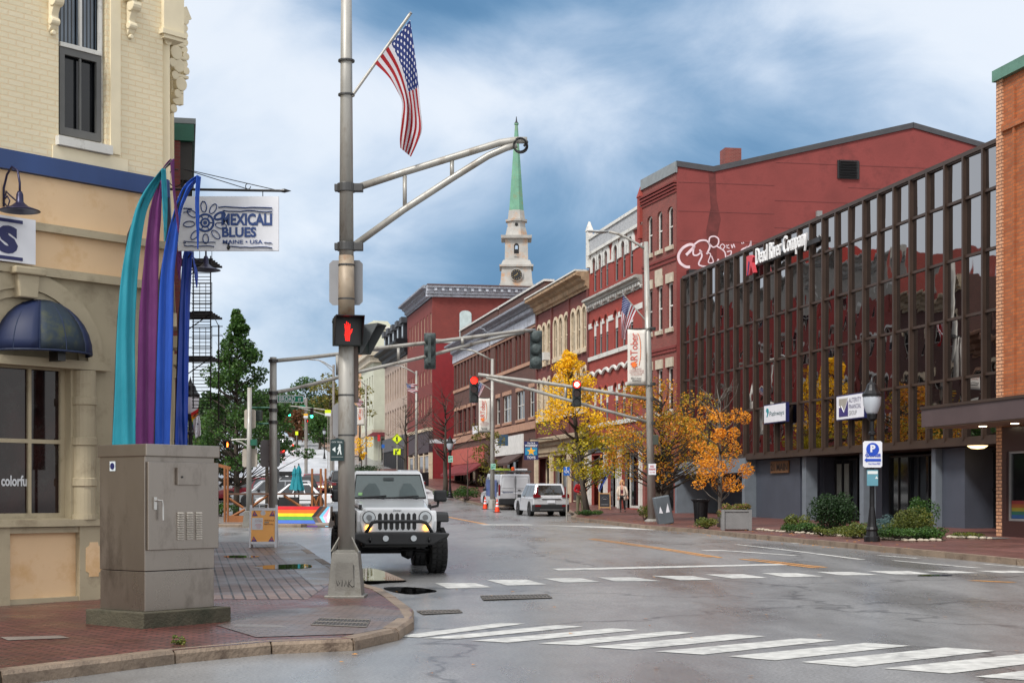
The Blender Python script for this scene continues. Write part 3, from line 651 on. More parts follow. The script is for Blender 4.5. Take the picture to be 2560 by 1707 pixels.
mb = MB(); t0, za = gpt(1817, 418); t1, _ = gpt(1858, 418); _, zb = gpt(1817, 366); mb.add([gw(t, z, o) for o in (-.3, -1.2) for t, z in ((t0, za-.6), (t1, za-.6), (t1, zb), (t0, zb))], [(0, 1, 2, 3), (3, 2, 6, 7), (1, 5, 6, 2), (0, 3, 7, 4)])
mb.build('chimney', B_RED, rg.root)
t0, za = gpt(2093, 447); t1, zb = gpt(2147, 403); mb = MB()
mb.add([gw(t, z, .06) for t, z in ((t0, za), (t1, za), (t1, zb), (t0, zb))]+[gw(t, z, -.02) for t, z in ((t0, za), (t1, za), (t1, zb), (t0, zb))], [(0, 1, 2, 3), (0, 3, 7, 4), (1, 5, 6, 2), (3, 2, 6, 7)])
for i in range(7):
    z = za+(zb-za)*(i+.4)/7; mb.add([gw(t0+.1, z, .16), gw(t1-.1, z, .16), gw(t1-.1, z+.1, .07), gw(t0+.1, z+.1, .07)], [(0, 1, 2, 3)])
mb.build('louvred_vent', M_BLK, rg.root)
t0, za = gpt(2039, 543); mb = MB()
mb.add([gw(t0+a, za+c, o) for o in (.02, .25) for a, c in ((0, 0), (.28, 0), (.28, .3), (0, .3))], [(0, 1, 2, 3), (4, 5, 6, 7), (0, 1, 5, 4), (2, 3, 7, 6), (0, 3, 7, 4), (1, 2, 6, 5)]); mb.build('wall_lamp', M_GREY, rg.root)
# dark rain streak and render joints stay in the wall itself
mb = MB()
for py, xa_, xb2 in ((454, 1695, 1936), (526, 1695, 1936), (600, 1700, 1900), (500, 1936, 2120), (405, 1940, 2370), (468, 2120, 2330), (568, 1936, 2010)):
    t0, z = gpt(xa_, py+2); t1, _ = gpt(xb2, py); mb.add([gw(t0, z, .012), gw(t1, z, .012), gw(t1, z+.03, .004), gw(t0, z+.03, .004)], [(0, 1, 2, 3)])
mb.build('render_joint', mat('joint_red', (96, 40, 39), .8), rg.root)
M_STAIN = mat('soot_stain', (96, 42, 40), .85, var=.3, nscale=2)
t0, za = gpt(1779, 424); mb = MB()
pp = [(t0-.18, za), (t0+.2, za), (t0+.28, za-1.6), (t0+.5, za-2.6), (t0+.3, za-3.6), (t0+.26, za-5), (t0+.05, za-6), (t0-.1, za-5), (t0-.3, za-3.2), (t0-.05, za-2)]
mb.add([gw(a, c, .006) for a, c in pp], [tuple(range(len(pp)))]); mb.build('rain_streak', M_STAIN, rg.root)
t0, za = gpt(1716, 692); t1, zb = gpt(1758, 678); mb = MB(); mb.add([gw(t, z, o) for o in (.5, .0) for t, z in ((t0, za), (t1, za), (t1, zb), (t0, zb))], [(0, 1, 2, 3), (3, 2, 6, 7), (0, 3, 7, 4), (0, 4, 5, 1)]); mb.build('dark_vent_hood', M_BLK if 'M_BLK' in globals() else M_DARK, rg.root)
# graffiti strokes
M_GRAF = mat('graffiti_paint', (214, 190, 196), .6, var=.1)
def gstroke(mb, pts, w):
    P = [gpt(*Q13(*p)) for p in pts]; Q = []
    for i in range(len(P)-1):      # catmull-rom
        p0, p1, p2, p3 = P[max(i-1, 0)], P[i], P[i+1], P[min(i+2, len(P)-1)]
        for k in range(5):
            t = k/5; Q.append(tuple(.5*((2*p1[c])+(-p0[c]+p2[c])*t+(2*p0[c]-5*p1[c]+4*p2[c]-p3[c])*t*t+(-p0[c]+3*p1[c]-3*p2[c]+p3[c])*t**3) for c in (0, 1)))
    Q.append(P[-1]); n0 = len(mb.v)
    for i, a in enumerate(Q):
        d = Vector(Q[min(i+1, len(Q)-1)])-Vector(Q[max(i-1, 0)]); d = d.normalized() if d.length > 1e-6 else Vector((1, 0))
        mb.v += [tuple(gw(a[0]-d.y*w/2, a[1]+d.x*w/2, .015)), tuple(gw(a[0]+d.y*w/2, a[1]-d.x*w/2, .015))]
    for i in range(len(Q)-1): mb.f.append((n0+2*i, n0+2*i+2, n0+2*i+3, n0+2*i+1))
mb = MB()
for pts, w in [([(190, 905), (215, 880), (240, 850), (215, 838), (170, 860), (142, 905), (150, 950), (185, 978), (215, 980)], .2), ([(240, 850), (235, 900), (262, 905), (290, 880)], .12), ([(240, 840), (275, 815), (320, 815), (340, 850), (320, 900)], .13), ([(275, 870), (290, 910), (270, 965), (330, 978), (372, 970), (395, 930)], .12),
               ([(335, 830), (340, 795), (370, 787), (395, 805), (390, 840), (360, 855), (335, 830)], .1), ([(385, 850), (430, 880), (440, 920), (430, 950)], .1), ([(320, 890), (345, 900), (330, 950), (362, 950), (350, 910)], .08), ([(420, 835), (405, 850), (420, 868), (435, 850), (420, 835)], .07),
               ([(445, 840), (448, 862)], .07), ([(462, 840), (446, 852), (464, 864)], .07), ([(475, 838), (482, 860), (490, 836), (498, 858)], .07), ([(448, 885), (475, 880), (470, 905), (450, 915), (478, 925), (455, 940)], .09), ([(530, 905), (545, 870), (590, 850), (600, 815), (590, 880), (570, 850)], .13), ([(612, 870), (640, 850), (660, 850)], .1), ([(540, 825), (545, 835)], .06), ([(550, 823), (555, 833)], .06)]:
    gstroke(mb, pts, w*.72)
mb.build('graffiti', M_GRAF, rg.root)
M_BRD = mat('dark_red_brick_trim', (112, 46, 42), .8, var=.15)
zc = rg.lz(1690, 480)
for k in range(4): band(rg.root, 0, rg.W, zc+k*.16, zc+k*.16+.1, .06+.05*k, M_BRD, 'brick_course')
for py in (640, 651, 868, 877, 1046): band(rg.root, 0, rg.W, rg.lz(1690, py), rg.lz(1690, py)+.12, .06, M_BRD, 'brick_course')
band(rg.root, -.05, rg.W+.05, Zt-.55, Zt+.02, .1, mat('grey_coping', (120, 126, 128), .5), 'coping')
X0, X1 = rg.lx(1656), rg.lx(1638); band(rg.root, X0, X1, rg.lz(1650, 705), rg.lz(1650, 673), .03, M_STONE, 'date_stone')
# --- red building with white arches
aP = (rQ[0]+.05, rQ[1]); aQ = tan_(aP, 1473, TS)
ab = Fac('arched_red_building', 'three storey bright red brick building with white arched window heads and lattice parapet', aP, aQ)
B_RED2 = brick('bright_red_brick', (148, 56, 46), (132, 48, 41), (140, 66, 56), var=.1)
Zt = ab.lz(1600, 520); cw = [(885, 912), (932, 957), (980, 1005), (1053, 1083), (1111, 1141), (1169, 1200)]; ops = []
for a, b in cw:
    X0, X1 = ab.lx(Q10(b, 0)[0]), ab.lx(Q10(a, 0)[0])
    for (pb, pt) in ((684, 590), (862, 758), (1046, 946)): 
        xx = 1579; zb, zt = ab.lz(xx, pb), ab.lz(xx, pt); ops.append((X0, X1, zb, zt, (X1-X0)/2))
shops = [(.6, ab.W*.36, .1, 3.3), (ab.W*.4, ab.W*.62, .1, 3.3), (ab.W*.66, ab.W-.6, .1, 3.3)]
mb = MB(); opening_wall(mb, ab.W, Zt, ops+shops, z0=-.4); body(mb, ab.W, Zt, 16); mb.build('wall', B_RED2, ab.root)
for i, o in enumerate(ops):
    top = i % 3 == 0
    w_ = window(ab.root, *o[:4], o[4], d=.14, ft=.07, fm=M_GREY, hood=(.42, M_WHITE, .5) if top else (.12, B_RED2, 0))
    if not top: MB().add([(p[0], -.08, p[1]) for p in [(o[0]+.01, o[3]-1.05)]+arcpts(o[0]+.01, o[1]-.01, o[2], o[3]-.01, o[4])+[(o[1]-.01, o[3]-1.05)]], [tuple(range(10, -1, -1))]).build('white_head_panel', M_WHITE, w_)
for o in shops: window(ab.root, *o, 0, d=.5, fm=M_WHITE, ft=.14, nx=2, nz=1, name='shop_window')
band(ab.root, .3, ab.W-.3, ab.lz(1600, 560), ab.lz(1600, 524), .12, mat('grey_lattice', (160, 162, 164), .6, var=.35, nscale=14), 'lattice_parapet')
band(ab.root, 0, ab.W, ab.lz(1600, 524), ab.lz(1600, 516), .2, M_WHITE, 'parapet_cap'); band(ab.root, 0, ab.W, ab.lz(1600, 568), ab.lz(1600, 560), .2, M_WHITE, 'parapet_base')
for xx in (0, ab.W-.45): MB().box(xx, xx+.45, -.1, .22, ab.lz(1600, 600), Zt+.5).frus((xx+.22, .06, Zt+.5), (.3, .2), (.05, .05), .6).build('corner_pier', B_RED2 if 0 else M_WHITE if xx else B_RED2, ab.root)
zb, zt = ab.lz(1600, 722), ab.lz(1600, 690); cornice(ab.root, 0, ab.W, zb, zt, .5, M_WHITE, name='belt_cornice', dent=.5)
for py in (780, 965):
    z = ab.lz(1579, py)
    mb = MB(); pts = []
    for i in range(49): xx = ab.W*i/48; pts.append((xx, .08, z+1.15+.28*abs(sin(pi*i/48*7))))
    mb.tube(pts, .1, 5); mb.build('wavy_hood_band', M_WHITE, ab.root)
    for x0, x1 in [(0, ops[15][0]-.06)]+[(ops[3*k+3][1]+.06, ops[3*k][0]-.06) for k in range(5)][::-1]+[(ops[0][1]+.06, ab.W)]: 
        if x1 > x0: band(ab.root, x0, x1, z-.02, z+.3, .05, M_WHITE, 'white_band')
for py in (870, 1055): band(ab.root, 0, ab.W, ab.lz(1579, py), ab.lz(1579, py)+.25, .1, M_WHITE, 'sill_band')
for x0, x1 in [(0, ops[15][0]-.36)]+[(ops[3*k+3][1]+.36, ops[3*k][0]-.36) for k in range(5)]:
    if x1 > x0: band(ab.root, x0, x1, ab.lz(1579, 628), ab.lz(1579, 622), .05, M_WHITE, 'white_band')
cornice(ab.root, 0, ab.W, 3.45, 4.4, .5, mat('shop_grey', (150, 156, 160), .5), name='shop_cornice')
for xx in (0, ab.W*.37, ab.W*.63, ab.W-.55): MB().box(xx, xx+.3, -.02, .2, -.3, 3.44).build('shop_pilaster', M_WHITE, ab.root)
# --- dark red building with tan bracketed cornice
tP = (aQ[0]+.0, aQ[1]+.02); tQ = tan_(tP, 1342, TS)
tc_ = Fac('tan_cornice_building', 'dark red brick building with a weathered tan bracketed cornice and cream window hoods', tP, tQ)
B_DRK = brick('dark_red_brick', (116, 50, 46), (98, 42, 40), (96, 62, 56), var=.15)
M_CREAM = mat('cream_trim', (202, 186, 160), .7, var=.12, dirt=(160, 138, 110), dscale=2); M_TANC = mat('weathered_tan', (206, 180, 148), .75, var=.2, nscale=2, dirt=(160, 118, 88), dscale=1.6)
Zt = tc_.lz(1470, 700); ops = []
for a, b in [(158, 190), (203, 233), (247, 280), (303, 338), (350, 385), (397, 438), (460, 497), (508, 547), (557, 597)]:
    X0, X1 = tc_.lx(Q11(b, 0)[0]), tc_.lx(Q11(a, 0)[0]); c = (X0+X1)/2; w = .42*(X1-X0)
    xx = 1464
    for pb, pt in ((868, 765), (1020, 918)): ops.append((c-w, c+w, tc_.lz(xx, pb), tc_.lz(xx, pt), w*.9))
shops = [(.5, tc_.W*.3, .1, 3.2), (tc_.W*.34, tc_.W*.64, .1, 3.2), (tc_.W*.68, tc_.W-.5, .1, 3.2)]
mb = MB(); opening_wall(mb, tc_.W, Zt, ops+shops, z0=-.4, d=.1); body(mb, tc_.W, Zt, 16); mb.build('wall', B_DRK, tc_.root)
for o in ops: window(tc_.root, *o[:4], o[4], d=.1, fm=M_CREAM, ft=.1, hood=(.22, M_CREAM, o[3]-o[2]-.35), sill=(.3, M_CREAM), jut=.12)
for o in shops: window(tc_.root, *o, 0, d=.6, fm=M_CREAM, ft=.14, nx=2, nz=1, name='shop_window')
cornice(tc_.root, -.05, tc_.W, Zt-.6, Zt+.5, .9, M_TANC, 18, bracket=.22)
band(tc_.root, -.05, tc_.W, Zt+.5, Zt+.6, .95, M_WHITE, 'gutter')
for k in (0, 1/3, 2/3, 1): MB().box(tc_.W*k-(.3 if k == 1 else 0), tc_.W*k+(.3 if k < 1 else 0), -.02, .1, 3.9, Zt-.6).build('brick_pilaster', B_DRK, tc_.root)
cornice(tc_.root, 0, tc_.W, 3.3, 4.6, .5, M_CREAM, name='shop_cornice')
for xx in (0, tc_.W*.31, tc_.W*.65, tc_.W-.5): MB().box(xx, xx+.42, -.02, .22, -.3, 3.28).build('shop_pilaster', M_CREAM, tc_.root)
w_ = ops[5*2-4]
MB().box(ops[4][0]+.1, ops[4][1]-.1, -.1, .5, ops[4][2]+.02, ops[4][2]+.55).build('air_conditioner', M_WHITE, tc_.root)
# --- brown building
bP = (tQ[0], tQ[1]+.02); bQ = tan_(bP, 1135, TS)
bb = Fac('brown_brick_building', 'long low brown brick building with white cornices and rows of narrow dark windows', bP, bQ)
B_BRN = brick('brown_brick', (98, 60, 50), (82, 50, 42), (84, 66, 58), var=.15)
M_SAND = mat('sandstone', (168, 130, 108), .8, var=.15); M_WCOR = mat('worn_white_cornice', (182, 188, 198), .6, var=.15, nscale=3, dirt=(140, 142, 146), dscale=2)
xm = bb.lx(1228)
Zt = bb.lz(1335, 772); ops = []
U = [(1205, 1228), (1245, 1265), (1280, 1300), (1318, 1340), (1355, 1375), (1395, 1415), (1435, 1455), (1475, 1495), (1515, 1540), (1560, 1582), (1600, 1625), (1680, 1712), (1722, 1748), (1775, 1802), (1812, 1838), (1850, 1878), (1915, 1945), (1958, 1988), (2003, 2032), (2070, 2095), (2120, 2150)]
za, zb_ = bb.lz(Q8(2015, 0)[0], Q8(0, 715)[1]), bb.lz(Q8(2015, 0)[0], Q8(0, 1080)[1])
for a, b in U: ops.append((bb.lx(Q8(b, 0)[0]), bb.lx(Q8(a, 0)[0]), zb_, za, 0))
L_ = [(1118, 1135), (1152, 1200), (1210, 1245), (1262, 1290), (1312, 1350), (1400, 1460), (1570, 1612), (1645, 1735), (1790, 1880), (1930, 1985)]
zc, zd = bb.lz(Q9(1835, 0)[0], Q9(0, 75)[1]), bb.lz(Q9(1835, 0)[0], Q9(0, 385)[1])
low = [(bb.lx(Q9(b, 0)[0]), bb.lx(Q9(a, 0)[0]), zd, zc, 0) for a, b in L_]
shops = [(bb.W*(i+.08)/6, bb.W*(i+.92)/6, .1, 2.9) for i in range(1, 6)]
mb = MB(); opening_wall(mb, bb.W, Zt, ops+low+shops, z0=-.6, d=.16); body(mb, bb.W, Zt, 14, z0=-.6); mb.build('wall', B_BRN, bb.root)
for o in ops: window(bb.root, *o[:4], 0, d=.16, fm=M_BRD, ft=.05, nz=2)
for i, o in enumerate(low): window(bb.root, *o[:4], 0, d=.16, fm=M_WHITE if i > 5 else M_BRD, ft=.07, nx=2 if o[1]-o[0] > 1.8 else 1, nz=2, sill=(.2, M_SAND), lintel=(.3, M_SAND))
for o in shops: window(bb.root, *o, 0, d=.6, fm=M_CREAM if o[0] > bb.W*.4 else M_BLK, ft=.12, nx=3, nz=1, name='shop_window')
for x0, x1 in ((0, xm-.3), (xm+.3, bb.W)):
    cornice(bb.root, x0, x1, Zt-.5, Zt+.5, .95, M_WCOR, dent=.5)
    MB().box(x0, x1, -1.2, -.6, Zt, Zt+1.9).build('parapet', B_BRN, bb.root); MB().box(x0-.1, x1+.1, -1.3, -.5, Zt+1.9, Zt+2.05).build('parapet_cap', M_WHITE, bb.root)
    band(bb.root, x0, x1, Zt-1.15, Zt-.5, .15, M_WCOR, 'frieze')
band(bb.root, 0, bb.W, za+.02, za+.3, .06, M_SAND, 'sand_band'); band(bb.root, 0, bb.W, zb_-.28, zb_-.02, .1, M_SAND, 'sand_band'); band(bb.root, 0, bb.W, zd-.9, zd-.35, .14, M_SAND, 'sand_band')
x0, x1 = bb.lx(Q9(1870, 0)[0]), bb.lx(Q9(1570, 0)[0]); band(bb.root, x0, x1, 3.3, 4.75, .12, mat('blank_white_board', (212, 212, 208), .5), 'blank_signboard')
x0, x1 = bb.lx(Q9(1440, 0)[0]), bb.lx(Q9(1100, 0)[0]); band(bb.root, x0, x1, 3.0, 4.4, .12, mat('salmon_fascia', (176, 84, 70), .6), 'salmon_fascia')
# awnings
def awning(F, label, x0, x1, z, dp, m, drop=.9):
    r = thing('shop_awning', label, 'awning', F.M @ Vector((x0, .02, z)), F.rz); W = x1-x0
    MB().add([(0, 0, 0), (W, 0, 0), (W, dp, -drop), (0, dp, -drop), (W, dp, -drop-.2), (0, dp, -drop-.2), (0, 0, -drop*.2), (W, 0, -drop*.2)], [(0, 1, 2, 3), (3, 2, 4, 5), (0, 3, 5, 6), (1, 7, 4, 2)]).build('canvas', m, r, thick=.02)
    MB().tube([(0, 0, -.3), (0, dp, -drop-.15)], .02, 5).tube([(W, 0, -.3), (W, dp, -drop-.15)], .02, 5).build('frame', M_BLK, r); return r
awning(bb, 'long dark red shop awning on the brown brick building', bb.lx(Q9(1440, 0)[0]), bb.lx(Q9(1125, 0)[0]), 3.0, 1.4, mat('maroon_canvas', (110, 34, 38), .8))
awning(bb, 'brown shop awning under the blank white signboard', bb.lx(Q9(1860, 0)[0]), bb.lx(Q9(1690, 0)[0]), 3.3, 1.1, mat('brown_canvas', (72, 54, 50), .8), .7)
# --- big brick building with white cornice, upper side wall facing the camera
C0 = (-7.74, 147.5); C1 = tan_(C0, 1018, TS)
bg = Fac('big_corner_building', 'tall red brick building with heavy pale cornice, its lower side wall painted bright red', C0, C1, z0=h(143))
B_BIG = brick('big_building_brick', (126, 46, 40), (110, 40, 36), (104, 56, 50), var=.12); M_BRRED = mat('bright_red_paint', (120, 17, 25), .6, var=.12)
sc = FPX/147.5; H1 = EYE+(HOR-742)/sc-bg.z0
ops = []
for a, b, t, bo in ((955, 968, 555, 850), (983, 994, 525, 820), (1002, 1012, 490, 790)): pass
colp = [(672, 682), (700, 710), (733, 745), (768, 780), (806, 818), (843, 856), (882, 893), (919, 932)]
for a, b in colp:
    X0, X1 = bg.lx(Q8(b, 0)[0]), bg.lx(Q8(a, 0)[0])
    for pt, pb in ((480, 760), (1130, 1300), (1440, 1660)): ops.append((X0, X1, bg.lz(1077, Q8(0, pb)[1]), bg.lz(1077, Q8(0, pt)[1]), 0))
mb = MB(); opening_wall(mb, bg.W, H1, ops, z0=-.5, d=.12); body(mb, bg.W, H1, 26); mb.build('wall', B_BIG, bg.root)
for o in ops: window(bg.root, *o[:4], 0, d=.12, fm=M_CREAM, ft=.1, nz=2)
cornice(bg.root, -.1, bg.W, H1-.05, H1+1.12, 1.0, M_WCOR, 16, bracket=.3)
# side wall (towards the camera): local frame x=-... use a second facade frame for authoring
sv = Vector((.985, .17)); sd_ = Fac.__new__(Fac)
def sideframe(F, wx):   # matrix mapping (a along wall to the right, outward, z) to root-local
    ux = Vector((sv.x, sv.y, 0)).normalized(); un = Vector((ux.y, -ux.x, 0))
    return lambda a, o, z: F.I @ Vector((F.P0.x+ux.x*a+un.x*o, F.P0.y+ux.y*a+un.y*o, F.z0+z))
sf = sideframe(bg, 0)
def sbox(fn, a0, a1, o0, o1, z0, z1):
    vs = [fn(a, o, z) for z in (z0, z1) for a, o in ((a0, o0), (a1, o0), (a1, o1), (a0, o1))]
    return MB().add(vs, [(0, 3, 2, 1), (4, 5, 6, 7), (0, 1, 5, 4), (1, 2, 6, 5), (2, 3, 7, 6), (3, 0, 4, 7)])
normals_out(sbox(sf, 0, 17, -.3, .03, 8, H1).build('side_wall', B_BIG, bg.root)); zr_ = EYE+(HOR-Q8(0, 830)[1])/sc-bg.z0
normals_out(sbox(sf, -.0, 17, -.3, .06, -1, zr_).build('painted_side_wall', M_BRRED, bg.root))
normals_out(sbox(sf, -.1, 2.4, -.3, .12, zr_, zr_+.35).build('white_coping', M_WHITE, bg.root))
for z0, z1, o in ((0, .27, .2), (.27, .5, .45), (.5, .83, .6), (.83, 1.0, 1.0), (1.0, 1.12, 1.1)): normals_out(sbox(sf, -.6, 17, -.3, o, H1+z0, H1+z1).build('side_cornice', M_WCOR if z0 < .9 else mat('brown_cap', (84, 62, 60), .6), bg.root))
mb = MB()
for i in range(19):
    q = sbox(sf, .1+i*.72, .36+i*.72, .45, .9, H1+.52, H1+.8); mb.add(q.v, q.f)
for i in range(56):
    q = sbox(sf, .1+i*.24, .22+i*.24, .2, .42, H1+.24, H1+.42); mb.add(q.v, q.f)
mb.build('side_brackets', M_WCOR, bg.root)
a0 = (Q8(1268, 0)[0]-1081)/sc; a1 = (Q8(1410, 0)[0]-1081)/sc; zz1 = EYE+(HOR-Q8(0, 445)[1])/sc-bg.z0; zz0 = zz1-2.6
pts = [(a0, zz0)]+arcpts(a0, a1, zz0, zz1, .35)+[(a1, zz0)]
MB().add([sf(a, .08, z) for a, z in pts], [tuple(range(len(pts)))]).build('boarded_window', mat('pale_board', (176, 190, 190), .6), bg.root)
# its shopfront
band(bg.root, -.1, bg.W*.8, 2.9, 5.0, .35, mat('plum_fascia', (52, 36, 44), .6), 'shop_fascia'); band(bg.root, -.1, bg.W*.8, 5.0, 5.3, .5, M_CREAM, 'shop_cornice')
for k in range(5): band(bg.root, bg.W*.8*k/4-.1, bg.W*.8*k/4+.25, -.3, 2.9, .34, M_CREAM, 'shop_pilaster')
window(bg.root, .4, bg.W*.8-.2, .3, 2.7, 0, .35, .1, M_CREAM, .1, 4, 1, name='shop_window')
# --- black mansard building
mP = C1; mQ = tan_(mP, 962, TS)
mn = Fac('mansard_building', 'pale stone building with black mansard roof and row of black dormers', mP, mQ, z0=h(160))
M_PINK = mat('pinkish_stone', (168, 150, 136), .8, var=.15, nscale=1.2); M_SLT = mat('black_slate', (34, 36, 42), .5, var=.2, nscale=4)
zc = mn.lz(1010, Q8(0, 960)[1]); zt = mn.lz(1010, Q8(0, 560)[1]); ops = []
for i in range(9):
    x0 = mn.W*(i+.25)/9; x1 = mn.W*(i+.75)/9
    ops += [(x0, x1, zc-4.6, zc-1.2, .3), (x0, x1, zc-8.6, zc-5.6, .3)]
mb = MB(); opening_wall(mb, mn.W, zc, ops, z0=-.5, d=.3); body(mb, mn.W, zc, 16); mb.build('wall', M_PINK, mn.root)
for o in ops: window(mn.root, *o[:4], o[4], d=.3, fm=M_PINK, ft=.1)
cornice(mn.root, -.3, mn.W, zc-.3, zc+1.4, 1.3, M_SLT, 20, bracket=.3)
MB().prism([(0, zc+1.3), (-1.6, zt), (-14, zt), (-16, zc+1.3)], 0, mn.W, 'x').build('mansard_roof', M_SLT, mn.root)
for i in range(5):
    x = mn.W*(i+.5)/5; d = MB().box(x-.7, x+.7, -1.2, .25, zc+1.5, zt-.5).prism([(x-.95, zt-.5), (x+.95, zt-.5), (x+.8, zt+.15), (x-.8, zt+.15)], -1.3, .5).build('dormer', M_SLT, mn.root)
    MB().add([(x-.45, .27, zc+1.8), (x+.45, .27, zc+1.8), (x+.45, .27, zt-.8), (x-.45, .27, zt-.8)], [(3, 2, 1, 0)]).build('pane', M_PANEL, d)
band(mn.root, 0, mn.W, 2.9, 4.4, .3, M_BLK, 'shop_fascia')
for i in range(22): band(mn.root, mn.W*i/22, mn.W*i/22+.25, -.3, 2.9, .25, M_BLK if i % 2 else mat('dark_slat', (40, 40, 44), .5), 'slat')
# --- cream corner building
kP = ((934-CX)/FPX*195, 195); kQ = tan_(kP, 903, TS)
cr_ = Fac('cream_corner_building', 'pale cream plastered building with a plain side wall, on the uphill corner', kP, kQ, z0=h(190))
M_PALE = mat('pale_cream_wall', (184, 186, 168), .8, var=.08, nscale=1)
Zc = cr_.lz(934, 905); ops = []
for i in range(5):
    x0 = cr_.W*(i+.3)/5; x1 = x0+cr_.W*.08
    ops += [(x0, x1, Zc-4.2, Zc-1.6, 0), (x0, x1, Zc-8, Zc-5.4, 0)]
mb = MB(); opening_wall(mb, cr_.W, Zc, ops, z0=-.6, d=.3); body(mb, cr_.W, Zc, 9, z0=-.6); mb.build('wall', M_PALE, cr_.root)
for o in ops: window(cr_.root, *o[:4], 0, d=.3, fm=M_PALE)
MB().box(-.5, cr_.W, -9, .5, Zc, Zc+.8).box(-.9, cr_.W, -9, .9, Zc+.8, Zc+1.3).build('cornice', M_STONE, cr_.root)
MB().box(-.1, cr_.W, -9, .2, 3.7, 4.3).build('band', M_STONE, cr_.root)
MB().add([(-1.0, -9, 3.4), (-1.0, 1, 3.4), (0, .0, 4), (0, -9, 4)], [(0, 1, 2, 3)]).build('awning', mat('dark_red_awning', (96, 26, 34), .7), cr_.root, thick=.03)
MB().box(-.06, -.02, -8, -1, .2, 3.1).build('shop_glass', M_PANE, cr_.root)
# pale block behind
def simple_block(name, label, px0, px1, pytop, Y, m, dp=12, wins=None, capm=None, cat='building'):
    s = FPX/Y; X0, X1 = (px0-CX)/s, (px1-CX)/s; z0 = h(Y)-.5; H = EYE+(HOR-pytop)/s-z0
    F = Fac(name, label, (X1, Y), (X0, Y), cat, z0=z0); W = F.W; ops = []
    if wins:
        nx, nz, fx, fz, zb, zt = wins
        for i in range(nx):
            for j in range(nz):
                cx = W*(i+.5)/nx; ww = W/nx*fx/2; cz = zb+(zt-zb)*(j+.5)/nz; hz = (zt-zb)/nz*fz/2
                ops.append((cx-ww, cx+ww, cz-hz, cz+hz, 0))
    mb = MB(); opening_wall(mb, W, H, ops, z0=-.5, d=.2); body(mb, W, H, dp); mb.build('wall', m, F.root)
    for o in ops: window(F.root, *o[:4], 0, d=.2, ft=.07)
    MB().box(-.25, W+.25, -dp-.2, .25, H, H+.3).build('roof_edge', capm or M_WHITE, F.root)
    return F, W, H
F, W, H = simple_block('pale_upper_block', 'pale cream upper storey block with dark grey band seen over the roofs', 895, 985, 822, 240, M_PALE)
MB().box(0, W, -.02, .15, H-4.2, H-2.9).build('dark_band', mat('slate_band', (60, 62, 72), .6), F.root)
MB().prism([(.3, H+.3), (5.2, H+.3), (3.2, H+1.3), (1, H+1.2)], -6, 0).build('low_gable', M_PALE, F.root)
F, W, H = simple_block('peach_building', 'narrow peach coloured wall at the top of the street', 885, 905, 860, 232, mat('peach_wall', (186, 152, 124), .8))
# --- orange brick building at the right edge
oP = (13.92, 43.5); oQ0 = (13.92+.2158*9, 43.5-9)
ob = Fac('orange_brick_building', 'orange brick building with buff corner bricks and brown canopy at the right edge', oQ0, oP)
B_ORG = brick('orange_brick', (168, 94, 50), (142, 74, 38), (128, 88, 62), .3, .1, .012, var=.1); B_BUFF = brick('buff_brick', (206, 156, 120), (190, 136, 100), (110, 76, 60), .3, .1, .016, var=.1)
Zt = ob.lz(2497, 205); zl = ob.lz(2500, 1070)
win = (ob.lx(2620), ob.lx(2521), .55, 2.5)
mb = MB(); opening_wall(mb, ob.W, Zt, [win], z0=-.4, d=.25); body(mb, ob.W, Zt, 14); mb.build('wall', B_ORG, ob.root)
MB().box(ob.W-.28, ob.W+.04, -.5, .05, -.1, Zt).build('corner_quoins', B_BUFF, ob.root)
M_GRANB = mat('brown_granite', (58, 36, 34), .3, var=.25, nscale=30)
mb = MB(); opening_wall(mb, ob.W-.3, zl, [win], y=.06, z0=-.2, d=.2); mb.build('granite_cladding', M_GRANB, ob.root)
w_ = window(ob.root, *win, 0, .06, .12, mat('aluminium', (168, 168, 168), .35, .6), .06, 2, 1, name='shop_window')
x1 = win[1]-.1
for i, c in enumerate(((150, 36, 34), (170, 90, 30), (160, 150, 40), (40, 110, 90), (40, 90, 150))): MB().box(x1-.9, x1, -.052, -.04, .62+.1*(4-i), .72+.1*(4-i)).build('rainbow_sticker', mat('dimstripe%d' % i, tuple(int(v*.75) for v in c), .4, var=.1), w_)
MB().box(ob.W-.9, ob.W+.1, -14, .15, Zt, Zt+.32).box(0, ob.W-.9, -14, .15, Zt, Zt+.32).build('coping', mat('verdigris_coping', (84, 122, 106), .6, var=.2), ob.root)
MB().box(ob.W-.95, ob.W-.85, -.02, .06, zl+.8, Zt-.4).box(0, ob.W-.3, -.02, .09, Zt-1.5, Zt-1.3).build('pilaster_edge', B_ORG, ob.root)
cxx = ob.W+1.5
cz0 = 3.62-ob.z0+.0; M_CANO = mat('brown_canopy', (84, 70, 70), .45, .2, var=.12, nscale=1.2)
cn = MB().box(-1, cxx, -.2, 1.62, cz0, cz0+.52).build('canopy', M_CANO, ob.root)
MB().box(-1, cxx+.03, -.2, 1.66, cz0+.52, cz0+.6).build('canopy_flashing', M_BRONZE, cn)
MB().box(-.9, cxx-.1, -.1, 1.5, cz0-.03, cz0-.002).build('canopy_soffit', mat('soffit_buff', (150, 130, 112), .6), cn)
for i in range(3): MB().lathe([(.01, 0), (.11, .004), (.11, .03)], (ob.W-.2-1.7*i, .6, cz0-.05), 14).build('downlight', mat('downlight_glow', (255, 236, 200), .4, var=0, emit=5), cn)
